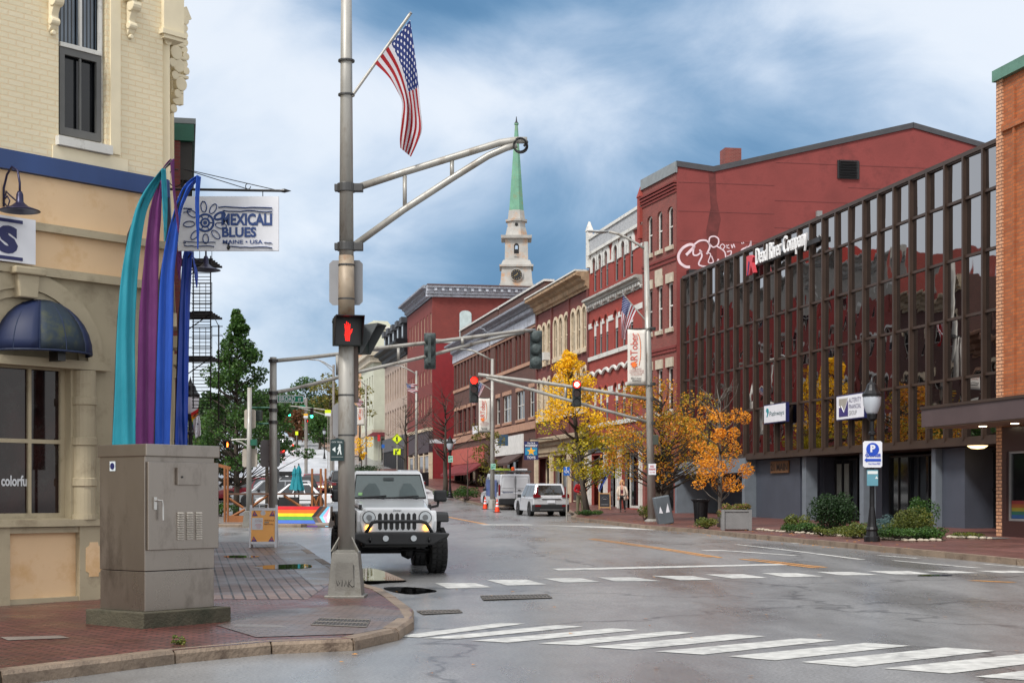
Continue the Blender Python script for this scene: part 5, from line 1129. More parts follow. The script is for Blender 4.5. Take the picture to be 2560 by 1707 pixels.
# --- feather banners
M_TB = mat('teal_fabric', (8, 128, 146), .62, var=.12, nscale=1.5, bump=1., bscale=6, stretch=(1, 1, .35)); M_PB = mat('purple_fabric', (92, 24, 92), .6, var=.12, nscale=1.5, bump=1., bscale=6, stretch=(1, 1, .35)); M_BB = mat('blue_fabric', (14, 76, 176), .6, var=.12, nscale=1.5, bump=1., bscale=6, stretch=(1, 1, .35)); M_DB = mat('deep_blue_fabric', (10, 60, 160), .42, var=.12, bump=1., bscale=6, stretch=(1, 1, .35))
def polyL(pts, t):
    n = len(pts)-1; f = min(t*n, n-1e-6); i = int(f); g_ = f-i; return (pts[i][0]+(pts[i+1][0]-pts[i][0])*g_, pts[i][1]+(pts[i+1][1]-pts[i][1])*g_)
def smoothp(pts, k=5):
    Q = []
    for i in range(len(pts)-1):
        p0, p1, p2, p3 = pts[max(i-1, 0)], pts[i], pts[i+1], pts[min(i+2, len(pts)-1)]
        for j in range(k):
            t = j/k; Q.append(tuple(.5*((2*p1[c])+(-p0[c]+p2[c])*t+(2*p0[c]-5*p1[c]+4*p2[c]-p3[c])*t*t+(-p0[c]+3*p1[c]-3*p2[c]+p3[c])*t**3) for c in (0, 1)))
    return Q+[pts[-1]]
def ribbon(name, m, Lp, Rp, zfn, Y, parent, ph=0., amp=.028, dyR=.12):
    A, B = smoothp(Lp), smoothp(Rp); N_ = 44; K = 12; vs = []; fs = []
    for i in range(N_+1):
        a, b = polyL(A, i/N_), polyL(B, i/N_)
        for j in range(K+1):
            v_ = j/K; x, y = a[0]+(b[0]-a[0])*v_, a[1]+(b[1]-a[1])*v_
            wv = amp*sin(v_*7+i*.11+ph)+amp*.5*sin(v_*15+i*.23+ph*2)+amp*.25*sin(i*.9+v_*3)
            p = at(*zfn(x, y), Y+dyR*v_+wv*(.3+.7*sin(pi*v_))); vs.append(p-Vector(parent.location))
    for i in range(N_):
        for j in range(K): fs.append((i*(K+1)+j, i*(K+1)+j+1, (i+1)*(K+1)+j+1, (i+1)*(K+1)+j))
    return MB().add(vs, fs).build(name, m, parent, smooth=True, thick=.006)
def banner(label, x, Y, ptop, polepts):
    X, _ = (x-CX)/FPX*Y, 0; r = thing('feather_banner', label, 'banner flag', (X, Y, h(Y)+KERB), 0, 'feather banners by the corner shop')
    MB().tube([at(*Q2(*p), Y+.05)-Vector(r.location) for p in polepts[::-1]], [.02]*(len(polepts)-1)+[.006], 7).tube([(0, .05, 0), at(*Q2(*polepts[-1]), Y+.05)-Vector(r.location)], .022, 8).lathe([(.2, 0), (.2, .02), (.03, .05)], (0, 0.05, 0), 12).build('pole', M_BLK, r); return r
r = banner('teal feather banner, leftmost behind the metal cabinet', 285, 20.9, 0, [(885, 88), (795, 210), (700, 450), (645, 900), (618, 1568)])
ribbon('fabric', M_TB, [(607, 1720), (612, 1568), (625, 1300), (635, 1000), (652, 750), (672, 600), (702, 450), (742, 300), (795, 200), (885, 88)], [(742, 1720), (738, 1568), (738, 1300), (735, 1000), (745, 750), (757, 600), (775, 450), (800, 320), (845, 215), (900, 98)], Q2, 20.9, r)
ribbon('tail', M_TB, [(897, 490), (890, 380), (882, 250), (880, 95)], [(902, 470), (910, 380), (911, 250), (902, 92)], Q2, 20.85, r, 1, .02)
r = banner('purple feather banner between the teal and the blue one', 340, 21.5, 0, [(935, 45), (880, 110), (820, 320), (780, 700), (745, 1568)])
ribbon('fabric', M_PB, [(734, 1720), (736, 1568), (745, 1300), (757, 900), (775, 700), (793, 500), (822, 300), (865, 150)], [(838, 1720), (838, 1568), (848, 1200), (860, 800), (866, 500), (877, 350), (882, 160)], Q2, 21.5, r, 2)
ribbon('tail', M_PB, [(885, 92), (905, 62), (930, 38), (928, 60), (935, 150), (945, 260), (960, 360), (970, 440)], [(900, 92), (920, 75), (935, 62), (948, 40), (949, 150), (958, 260), (972, 360), (974, 440)], Q2, 21.6, r, 1, .02)
r = banner('bright blue feather banner with its tip hooked over the hanging sign', 400, 22.1, 0, [(1085, 130), (1010, 180), (930, 400), (870, 700), (845, 1568)])
ribbon('fabric', M_BB, [(838, 1720), (843, 1568), (855, 1100), (872, 700), (902, 500), (940, 350), (970, 250), (1010, 175), (1075, 125)], [(922, 1720), (925, 1568), (940, 1100), (947, 700), (967, 500), (987, 330), (1012, 260), (1045, 195), (1090, 140)], Q2, 22.1, r, 3)
ribbon('tail', M_BB, [(1075, 530), (1068, 380), (1062, 260), (1070, 126)], [(1080, 530), (1085, 380), (1084, 260), (1094, 136)], Q2, 22.05, r, 1, .02)
r = banner('deep blue feather banner nearest to the street corner', 450, 24.6, 0, [(1050, 540), (1005, 600), (975, 900), (955, 1568)])
ribbon('fabric', M_DB, [(950, 1720), (952, 1568), (962, 1300), (985, 700), (1005, 525)], [(1018, 1720), (1020, 1568), (1025, 1300), (1032, 900), (1048, 535)], Q2, 24.6, r, 4)
ribbon('tail', M_DB, [(1070, 740), (1060, 680), (1052, 600), (1043, 545)], [(1073, 740), (1077, 660), (1060, 600), (1052, 545)], Q2, 24.55, r, 1, .02)
ribbon('purple_tail', M_PB, [(975, 700), (962, 620), (962, 560), (975, 535)], [(978, 700), (985, 640), (990, 580), (985, 535)], Q2, 24.3, r, 1, .02)
# --- steel cabinet
phi = radians(52); cN = (-4.13, 17.1)
ca = thing('signal_cabinet', 'large brushed steel roadside cabinet with louvres on a mossy concrete pad', 'cabinet', (cN[0], cN[1], h(17)+KERB), phi)
Wc, Dc, zp, zt = 1.01, .81, .17, 2.06   # local x along front, y towards back left
def steel():
    m = mat('brushed_steel', (144, 136, 128), .32, .86, var=.12, nscale=1.1, rvar=.1, dirt=(104, 96, 88), dscale=1.3, stretch=(1, 1, .45)); return m
M_ST = steel(); zseg = .62
MB().box(0, Wc, 0, Dc, zp, zseg).build('lower_body', M_ST, ca, bevel=.006)
MB().box(-.004, Wc, -.004, Dc+.004, zseg+.006, zt-.08).build('body', M_ST, ca, bevel=.006)
MB().box(-.02, Wc+.05, -.05, Dc+.03, zt-.14, zt).build('lid', M_ST, ca, bevel=.01)
dr = MB().box(.01, Wc+.03, -.05, -.008, .86, zt-.2).build('door', M_ST, ca, bevel=.008)
MB().box(.4, .74, -.085, -.052, 1.6, 1.8).build('police_panel', M_ST, dr, bevel=.004); MB().disc((.46, -.09, 1.69), .012, 'y', .01, 10).build('keyhole', M_BLK, dr)
mb = MB()
for c in range(3):
    for i in range(12): mb.cbox((.46+c*.135, -.062, .98+i*.027), (.085, .02, .009), rx=.5)
mb.build('louvres', mat('louvre_bright', (205, 200, 190), .4, .4), dr)
MB().box(.075, .115, -.07, -.05, 1.32, 1.46).tube([(.095, -.06, 1.42), (.1, -.1, 1.425), (.16, -.105, 1.42), (.17, -.105, 1.36), (.172, -.105, 1.2)], .012, 8).build('handle', mat('bright_steel', (190, 188, 184), .3, .9), dr)
MB().box(-.01, -.005, .52, .62, 1.76, 1.87).build('sticker', mat('white_blue_sticker', (190, 200, 205), .5), ca); MB().disc((-.013, .57, 1.815), .038, 'x', .004, 16).build('sticker_emblem', M_NAVY, ca)
MB().box(-.13, Wc+.14, -.14, Dc+.1, -.05, zp).build('pad', mat('mossy_concrete', (70, 66, 52), .85, var=.25, nscale=5, bump=.6, dirt=(46, 48, 34), dscale=2), ca, bevel=.012)
# ---------------- poles, signals, signs, flags ----------------
M_GALV = mat('galvanised_steel', (158, 156, 150), .45, .3, var=.15, nscale=6, stretch=(1, 1, .3), rvar=.1, dirt=(110, 100, 88), dscale=3)
M_GALVR = mat('rusty_galvanised_steel', (150, 136, 118), .55, .2, var=.2, nscale=5, dirt=(128, 88, 58), dscale=3)
M_CLAMP = mat('dark_clamp', (76, 76, 76), .45, .6); M_HOUS = mat('dark_green_housing', (44, 52, 50), .5, .1, var=.15); M_HBACK = mat('weathered_housing_back', (62, 72, 72), .55, .2, var=.35, nscale=7)
M_PLATE = mat('sign_back_aluminium', (142, 142, 144), .4, .6, var=.06)
M_REDON = mat('red_signal_light', (255, 30, 18), .4, var=0, emit=3); M_REDHOT = mat('red_signal_core', (255, 30, 20), .4, var=0, emit=3); M_GRON = mat('green_signal_light', (60, 255, 190), .4, var=0, emit=5)
M_CORE = mat('signal_core', (255, 190, 170), .4, var=0, emit=6); M_AMOFF = mat('amber_lens_off', (70, 28, 18), .25, var=.1); M_GROFF = mat('green_lens_off', (46, 56, 56), .25, var=.1); M_HAND = mat('hand_signal_red', (255, 26, 14), .4, var=0, emit=1.8); M_HANDO = mat('hand_signal_orange', (255, 110, 40), .4, var=0, emit=5)
def sp(px, py, Y, base): p = at(px, py, Y); return (p.x-base[0], p.y-base[1], p.z-base[2])
def base_at(px, py, dz=KERB): X, Y = G(px, py, dz); return (X, Y, h(Y)+dz)
# big near pole
B = base_at(866, 1490); Y = B[1]; s = FPX/Y; X = B[0]
P = lambda x, y, dy=0.: sp(x, y, Y+dy, B)
bp_ = thing('traffic_signal_pole', 'thick galvanised steel pole at the kerb with a truss arm reaching over the road', 'pole', B)
hz = lambda py: EYE+(HOR-py)/s-B[2]
mb = MB().tube([(0, 0, .68), (0, 0, hz(640))], [.125, .108], 20); mb.build('lower_shaft', M_GALV, bp_, True)
MB().tube([(0, 0, hz(800)), (0, 0, hz(640)+.001)], [.1215, .111], 20).build('rusty_shaft_section', M_GALVR, bp_, True)
MB().tube([(0, 0, hz(640)), (0, 0, hz(640)+4.9)], [.106, .07], 20).build('upper_shaft', M_GALV, bp_, True)
b0 = MB().frus((0, 0, -.02), (.25, .25), (.19, .19), .66).box(-.29, .29, -.29, .29, -.03, .03).frus((0, 0, .64), (.2, .2), (.13, .13), .04).build('transformer_base', mat('cast_base', (122, 120, 114), .5, .4, var=.2, nscale=3, bump=.2, dirt=(96, 92, 82), dscale=3), bp_, bevel=.012)
MB().frus((0, -.237, .1), (.14, .003), (.115, .003), .4).build('hand_hole_cover', M_CLAMP if 0 else MC['cast_base'], b0)
mb = MB()
for a, b in ((-.2, -.15), (.2, .15)): mb.add([(a, -.2, .66), (b, -.13, .66), (b*.62, -.12, .86)], [(0, 1, 2)])
mb.build('gusset', MC['cast_base'], b0, thick=.02)
mb = MB()
for pts in ([(-.12, .25), (-.1, .17), (-.07, .2), (-.09, .24)], [(-.06, .25), (-.03, .25), (-.04, .16)], [(0, .16), (.02, .25), (.04, .16)], [(.06, .26), (.06, .15)], [(.1, .25), (.06, .2), (.11, .15), (.14, .17)]): mb.tube([(x, -.252+(z*.06), z) for x, z in pts], .005, 4)
mb.build('scrawl', M_BLK, b0)
for py in (470, 617): MB().tube([(0, 0, hz(py)-.06), (0, 0, hz(py)+.06)], .135, 20).box(.1, .24, -.07, .07, hz(py)-.055, hz(py)+.055).box(-.17, -.1, -.05, .05, hz(py)-.05, hz(py)+.05).build('clamp', M_CLAMP, bp_, bevel=.006)
for py in (153, 238, 663, 748, 988, 1088): MB().tube([(0, 0, hz(py)-.012), (0, 0, hz(py)+.012)], .121, 16).build('strap', M_CLAMP, bp_)
arm = MB().tube([P(885, 472), P(1010, 431), P(1140, 391), P(1250, 357), P(1290, 351), P(1318, 351)], [.052]*4+[.05, .048], 10)
arm.tube([P(885, 614), P(1010, 524), P(1130, 446), P(1220, 390), P(1265, 370), P(1292, 362)], .05, 10).tube([P(1012, 440), P(1012, 522)], .03, 8).tube([P(1130, 402), P(1130, 446)], .03, 8)
arm.build('truss_arm', M_GALV, bp_, True); mb = MB()
for k in range(3): mb.tube([P(1300+17*cos(2*pi*i/20)+k, 366+17*sin(2*pi*i/20)+k*2-4, .06*sin(k+i*.3)) for i in range(21)], .012, 5)
mb.tube([P(1312, 346), P(1318, 356), P(1310, 366)], .02, 5).build('cable_coil', M_BLK, bp_)
def frontbox(mb, px0, px1, py0, py1, Y, y0, y1, base): a, b = sp(px0, py1, Y, base), sp(px1, py0, Y, base); return mb.box(a[0], b[0], y0, y1, a[2], b[2])
def plateback(label, px0, px1, py0, py1, B, dy, name='sign_back', m=None):
    Yp = B[1]+dy; p = at((px0+px1)/2, (py0+py1)/2, Yp); r = thing(name, label, 'sign', p, R.uniform(-.05, .05), 'signs seen from behind')
    w, hh = (px1-px0)/FPX*Yp/2, (py1-py0)/FPX*Yp/2; c = .05
    pts = [(-w+c, -hh), (w-c, -hh), (w, -hh+c), (w, hh-c), (w-c, hh), (-w+c, hh), (-w, hh-c), (-w, -hh+c)]
    MB().prism(pts, -.003, .003).build('plate', m or M_PLATE, r); MB().box(-.04, .04, -.02, -.004, hh*.55, hh*.62).box(-.04, .04, -.02, -.004, -hh*.62, -hh*.55).build('fixing', M_CLAMP, r); return r
plateback('grey sign seen from behind, just above the glowing red hand', 823, 907, 651, 763, B, .16)
plateback('tall grey sign seen from behind low on the big steel pole', 832, 893, 1008, 1094, B, .16)
# pedestrian signals
HANDP = [(.3, .0), (.7, .0), (.74, .3), (.95, .5), (1.0, .6), (.92, .62), (.74, .52), (.76, .85), (.68, .87), (.64, .6), (.6, .95), (.52, .97), (.5, .62), (.44, .98), (.37, .97), (.38, .6), (.28, .88), (.2, .85), (.26, .5), (.22, .25)]
def pedsig(loc, rz, label, w, handm, hoodw=.32, name='pedestrian_signal', group=None):
    r = thing(name, label, 'pedestrian signal', loc, rz, group)
    MB().box(-w/2, w/2, 0, w*.5, -w/2, w/2).box(-w/2-.02, -w/2, .05, .1, w*.3, w*.4).build('housing', M_HOUS, r, bevel=.008)
    q = MB(); d = w*.7; q.add([(-w/2, 0, w/2), (w/2, 0, w/2), (w/2+.0, -d, w/2+.0), (-w/2, -d, w/2), (w/2, 0, -w/2), (w/2, -d*.15, -w/2), (-w/2, 0, -w/2), (-w/2, -d*.15, -w/2)], [(0, 1, 2, 3), (1, 4, 5, 2), (0, 3, 7, 6)]); q.build('hood', M_BLK, r, thick=.012)
    MB().box(-w*.46, w*.46, -.006, -.001, -w*.46, w*.46).build('lens', M_BLK, r)
    mb = MB(); hh = w*.7; ww = w*.38
    rows = 16 if w > .3 else 1
    if rows == 1: mb.add([((x-.55)*ww, -.012, (z-.5)*hh) for x, z in HANDP], [tuple(range(len(HANDP)))])
    else:
        for k in range(rows):      # lit strands of the hand
            z = (k+.5)/rows; xs = []
            for i in range(len(HANDP)):
                (x0, z0), (x1, z1) = HANDP[i], HANDP[(i+1) % len(HANDP)]
                if (z0 > z) != (z1 > z): xs.append(x0+(x1-x0)*(z-z0)/(z1-z0))
            xs.sort()
            for i in range(0, len(xs)-1, 2):
                a, b = xs[i], xs[i+1]; n = max(1, int((b-a)/.11))
                for j in range(n):
                    c = a+(b-a)*(j+.5)/n+R.uniform(-.015, .015); mb.cbox(((c-.55)*ww, -.012, (z-.5+R.uniform(-.006, .006))*hh), ((b-a)/n*ww*.74, .006, hh/rows*.62))
    o = mb.build('hand_symbol', handm, r); o['kind'] = 'stuff'; del o['kind']; return r
loc = at(870, 828, Y-.22); r = pedsig(loc, radians(14), 'black pedestrian signal with glowing red hand on the thick steel pole', .40, M_HAND)
MB().box(-.08, .08, .2, .34, -.3, -.2).build('bracket', M_BLK, r)
r = thing('pedestrian_signal', 'second pedestrian signal behind the steel pole showing only its grey hood', 'pedestrian signal', at(912, 850, Y+.15), radians(70))
MB().box(-.15, .15, 0, .18, -.2, .2).build('housing', M_HOUS, r); MB().add([(-.15, 0, .2), (.15, 0, .2), (.15, -.28, .22), (-.15, -.28, .22), (.15, 0, -.2), (.15, -.02, -.2), (-.15, 0, -.2), (-.15, -.02, -.2)], [(0, 1, 2, 3), (1, 4, 5, 2), (0, 3, 7, 6)]).build('hood', mat('grey_hood', (84, 88, 90), .5), r, thick=.012)
q = MB(); frontbox(q, 882, 895, 862, 1006, Y, -.02, .08, B); q.build('conduit_box', mat('brown_conduit', (74, 62, 56), .5, .3), bp_)
# trail sign
p = at(843, 1123, Y-.14); r = thing('trail_sign', 'dark green trail sign with white arrow pointing left and walking figure', 'sign', p)
w, hh = .098, .165; M_DG = mat('dark_green_sign', (16, 44, 46), .45, var=.05); M_SW = mat('sign_symbol_white', (206, 214, 214), .5, var=0)
MB().prism([(-w, -hh), (w, -hh), (w, hh*.84), (w*.5, hh*.9), (0, hh), (-w*.5, hh*.9), (-w, hh*.84)], -.006, .006).build('plate', M_DG, r)
mb = MB(); y_ = -.009
mb.add([(-w*.75, y_, 0), (-w*.25, y_, .04), (-w*.25, y_, -.04)], [(0, 2, 1)])
def pic(mb, cx, cz, k, y): # walking figure
    mb.disc((cx, y, cz+k*.42), k*.085, 'y', .004, 10); mb.prism([(cx-k*.1, cz+k*.32), (cx+k*.1, cz+k*.32), (cx+k*.1, cz-k*.05), (cx+k*.18, cz-k*.5), (cx+k*.08, cz-k*.5), (cx, cz-k*.12), (cx-k*.14, cz-k*.5), (cx-k*.24, cz-k*.5), (cx-k*.1, cz-k*.05)], y-.002, y+.002)
    mb.prism([(cx-k*.1, cz+k*.3), (cx-k*.22, cz+k*.02), (cx-k*.15, cz), (cx-k*.07, cz+k*.15)], y-.002, y+.002)
pic(mb, w*.38, 0, .15, y_); text(mb, 'CITY TRAIL', (-w*.8, y_, hh*.58), (w*1.6, 0, 0), (0, 0, .02)); mb.box(-w*.85, w*.85, y_-.001, y_+.001, -hh*.66, -hh*.64); mb.build('symbols', M_SW, r)
# flags ---------------------------------------------------
def flagmat():
    m = bpy.data.materials.new('stars_and_stripes_cloth'); m.use_nodes = True; nt = m.node_tree; N = nt.nodes.new; L = nt.links.new; b = nt.nodes['Principled BSDF']
    uv = N('ShaderNodeUVMap'); sp_ = N('ShaderNodeSeparateXYZ'); L(uv.outputs[0], sp_.inputs[0])
    def mth(op, a, b_=None, c=None):
        q = N('ShaderNodeMath'); q.operation = op
        for i, v_ in enumerate((a, b_, c)):
            if v_ is None: continue
            if isinstance(v_, (int, float)): q.inputs[i].default_value = v_
            else: L(v_, q.inputs[i])
        return q.outputs[0]
    U, V = sp_.outputs[0], sp_.outputs[1]
    st = mth('LESS_THAN', mth('FRACT', mth('MULTIPLY', V, 6.5)), .5)
    can = mth('MULTIPLY', mth('LESS_THAN', U, .4), mth('GREATER_THAN', V, 6/13))
    a = mth('FRACT', mth('MULTIPLY', U, 15)); c = mth('FRACT', mth('MULTIPLY', mth('SUBTRACT', V, 6/13), 9.3))
    a2 = mth('FRACT', mth('ADD', mth('MULTIPLY', U, 15), .5)); c2 = mth('FRACT', mth('ADD', mth('MULTIPLY', mth('SUBTRACT', V, 6/13), 9.3), .5))
    def dot(x, y): return mth('LESS_THAN', mth('ADD', mth('POWER', mth('SUBTRACT', x, .5), 2), mth('POWER', mth('SUBTRACT', y, .5), 2)), .028)
    star = mth('MAXIMUM', dot(a, c), dot(a2, c2))
    def mixc(f, A, Bc):
        q = N('ShaderNodeMix'); q.data_type = 'RGBA'; L(f, q.inputs[0])
        for i, v_ in ((6, A), (7, Bc)):
            if isinstance(v_, tuple): q.inputs[i].default_value = lin(v_)
            else: L(v_, q.inputs[i])
        return q.outputs[2]
    cs_ = mixc(st, (204, 204, 210), (152, 6, 20)); cb_ = mixc(star, (24, 44, 108), (215, 215, 220)); col = mixc(can, cs_, cb_)
    L(col, b.inputs['Base Color']); b.inputs['Roughness'].default_value = .7
    tr = N('ShaderNodeBsdfTranslucent'); L(col, tr.inputs[0]); ms = N('ShaderNodeMixShader'); ms.inputs[0].default_value = .35; L(b.outputs[0], ms.inputs[1]); L(tr.outputs[0], ms.inputs[2]); L(ms.outputs[0], nt.nodes['Material Output'].inputs[0]); return m
M_FLAG = flagmat()
def flag(label, zfn, T, Bt, pole, Y, amp, group='flags on the street poles', tilt=0.):
    o0 = at(*zfn(*pole[0]), Y); r = thing('american_flag', label, 'flag', o0, 0, group)
    MB().tube([at(*zfn(*q), Y)-o0 for q in pole], amp*.14 if amp > .1 else .02, 8).build('flagpole', MC.get('galvanised_steel'), r)
    q = MB().lathe([(.001, -.03), (.03, 0), (.001, .03)], tuple(at(*zfn(*pole[1]), Y)-o0), 8); q.build('finial', M_PLATE, r)
    T, Bt = smoothp(T), smoothp(Bt); NU, NV = 40, 26; vs = []; uv = []; fs = []
    for i in range(NU+1):
        u = i/NU; a, b = polyL(T, u), polyL(Bt, u)
        for j in range(NV+1):
            v_ = j/NV; x, y = a[0]+(b[0]-a[0])*v_, a[1]+(b[1]-a[1])*v_
            dy = amp*(.2+.8*u)*sin(v_*9+u*5)*.5+amp*.3*u*sin(v_*17-u*3)
            vs.append(at(*zfn(x, y), Y-.04+dy)-o0); uv.append((u, (1-v_)*(1-.35*u)+.18*u))
    for i in range(NU):
        for j in range(NV): fs.append((i*(NV+1)+j, i*(NV+1)+j+1, (i+1)*(NV+1)+j+1, (i+1)*(NV+1)+j))
    MB().add(vs, fs).build('cloth', M_FLAG, r, smooth=True, uv=uv); return r
flag('large american flag hanging slack from the thick near pole against the sky', Q4, [(567, 88), (583, 200), (598, 320), (612, 470), (619, 560), (600, 620), (570, 684)], [(413, 278), (472, 335), (512, 400), (532, 450), (528, 520), (522, 600), (524, 645)], [(313, 420), (568, 60)], Y-.02, .16)
flag('american flag on the pole above the uppermost white event banner', Q11, [(918, 415), (908, 500), (903, 600), (900, 700), (902, 800)], [(1045, 565), (1010, 620), (975, 690), (950, 760), (948, 820)], [(1128, 655), (915, 410)], 62.3, .22)
flag('american flag hanging behind the left red traffic light', Q9, [(1385, -20), (1365, 50), (1340, 120), (1325, 170), (1305, 210)], [(1450, 15), (1425, 60), (1395, 120), (1370, 170), (1345, 215)], [(1512, 60), (1380, -30)], 86, .2)
flag('small american flag flying before the mansard building', Q9, [(590, 0), (592, 25), (600, 50), (600, 72)] if 0 else [(590, -10), (630, 0), (680, -2), (718, 5)], [(606, 78), (640, 85), (680, 98), (716, 104)], [(720, 60), (585, -15)], 128, .2)
flag('small american flag beside the thick pole near the cream building', Q9, [(45, 115), (75, 150), (100, 175), (125, 195)], [(42, 195), (55, 222), (70, 245), (80, 260)], [(135, 250), (45, 110)], 165, .2)
# traffic lights facing the camera or away
def siglight(loc, rz, label, w, m3, back=False, group=None):
    r = thing('traffic_light', label, 'traffic light', loc, rz, group); H = w*3.05
    MB().box(-w/2, w/2, 0, w*.55, -H, 0).build('housing', M_HBACK if back else M_HOUS, r, bevel=.03)
    if back:
        mb = MB()
        for i in range(3): mb.lathe([(w*.5, 0), (w*.46, .08), (w*.3, .14), (.001, .17)], (0, 0, 0), 12, a0=0, a1=2*pi)
        mb = MB()
        for i in range(3):
            vs = []; n = 10
            for k, (rr, yy_) in enumerate(((w*.5, 0), (w*.44, -.08), (w*.25, -.13), (.01, -.15))):
                vs += [(rr*cos(2*pi*j/n), yy_, -H*(i+.5)/3+rr*sin(2*pi*j/n)) for j in range(n)]
            mb.add(vs, [(k*n+j, k*n+(j+1) % n, (k+1)*n+(j+1) % n, (k+1)*n+j) for k in range(3) for j in range(n)])
        mb.box(-.05, .05, -.17, -.0, -H*1.0, 0) if label.find('left') >= 0 else None
        mb.build('back_shells', M_HBACK, r, smooth=False)
    for i, (m, q) in enumerate(zip(m3, ('red_lens', 'amber_lens', 'green_lens'))):
        z = -H*(i+.5)/3; y = w*.55+.01 if back else -.01; sg = 1 if back else -1
        ln = MB().disc((0, y, z), w*.4, 'y', .02, 18).build(q, m, r)
        if m is M_REDHOT: MB().disc((0, y-.012, z), w*.27, 'y', .01, 16).build('bright_core', M_CORE, ln)
        vs = []; n = 12
        for yy_ in (0, sg*w*.7): vs += [(w*.46*cos(pi*1.35*j/n-.55), y+yy_, z+w*.46*sin(pi*1.35*j/n-.55)) for j in range(n+1)]
        MB().add(vs, [(j, j+1, n+2+j, n+1+j) for j in range(n)]).build('visor', M_BLK, r, thick=.01)
    return r
B2 = base_at(1630, 1303); Yp = B2[1]; P2 = lambda x, y, dy=0.: sp(x, y, Yp+dy, B2); s2_ = FPX/Yp
lp = thing('traffic_signal_pole', 'tall steel street pole with curved lamp arm above the grey tilted box', 'pole', B2)
H_ = lambda py: EYE+(HOR-py)/s2_-B2[2]
MB().tube([(0, 0, 0), P2(1615, 605)], [.17, .095], 16).build('shaft', M_GALV, lp, True); MB().lathe([(.3, -.03), (.3, .04), (.2, .1)], (0, 0, 0), 16).build('base', M_GALV, lp)
MB().tube([P2(*Q10(1300, 1140)), P2(*Q10(1230, 1095)), P2(*Q10(1150, 1050)), P2(*Q10(1080, 1018)), P2(*Q10(1010, 1003))], .055, 8).build('lamp_arm', M_GALV, lp, True)
a, b_ = P2(*Q10(1005, 1003)), P2(*Q10(850, 998)); mb = MB(); mb.tube([a, (a[0]*.7+b_[0]*.3, a[1], a[2]-.0), b_], [.07, .15, .1], 10, flat=.45); mb.build('lamp_head', mat('lamp_grey', (150, 150, 148), .4, .3), lp, True)
def mast(parent, pts1, pts2, P, r, st=None, m=None, name='signal_arm', dy=0.):
    mb = MB().tube([P(x, y, dy*i/(len(pts1)-1)) for i, (x, y) in enumerate(pts1)], r, 8).tube([P(x, y, dy*i/(len(pts2)-1)) for i, (x, y) in enumerate(pts2)], r*.92, 8)
    for (x, ya, yb) in st or (): mb.tube([P(x, ya, 0), P(x, yb, 0)], r*.75, 6)
    mb.build(name, m or M_GALV, parent, True)
mast(lp, [(1627, 998), (1500, 978), (1350, 955), (1240, 942), (1195, 936)], [(1632, 1058), (1500, 1022), (1350, 980), (1270, 958), (1215, 944)], P2, .07, [(1414, 962, 998)])
for py in (998, 1058, 822, 960): MB().tube([(0.0, 0, H_(py)-.06), (0.0, 0, H_(py)+.06)], .15, 12).build('clamp', M_CLAMP, lp)
q = MB(); frontbox(q, 1631, 1646, 1087, 1112, Yp, -.12, .12, B2); q.build('control_box', mat('mossy_green_box', (60, 66, 58), .6), lp, bevel=.02)
p = at(1630.5, 1172.5, Yp-.2); r = thing('no_parking_sign', 'small white and red no parking plate on the steel pole', 'sign', p); w = 9.3/s2_
MB().box(-w, w, 0, .01, -.22, .22).build('plate', M_SIGNW, r); mb = MB(); text(mb, 'NO', (-w*.5, -.006, .07), (w, 0, 0), (0, 0, .09), bold=.03); text(mb, 'PARKING', (-w*.85, -.006, -.04), (w*1.7, 0, 0), (0, 0, .08), bold=.03); text(mb, 'ANY TIME', (-w*.7, -.006, -.15), (w*1.4, 0, 0), (0, 0, .05)); mb.build('lettering', mat('sign_red', (170, 36, 44), .5, var=0), r)
siglight(at(1442, 950, Yp-.3), 0, 'lit red traffic light hanging in front of the yellow ginkgo tree', 21.5/s2_, (M_REDHOT, M_AMOFF, M_GROFF), group='lit red traffic lights')
siglight(at(1185, 940, Yp-.3), .1, 'lit red traffic light at the tip of the signal arm by the flag', 21.5/s2_, (M_REDON, M_AMOFF, M_GROFF), group='lit red traffic lights')
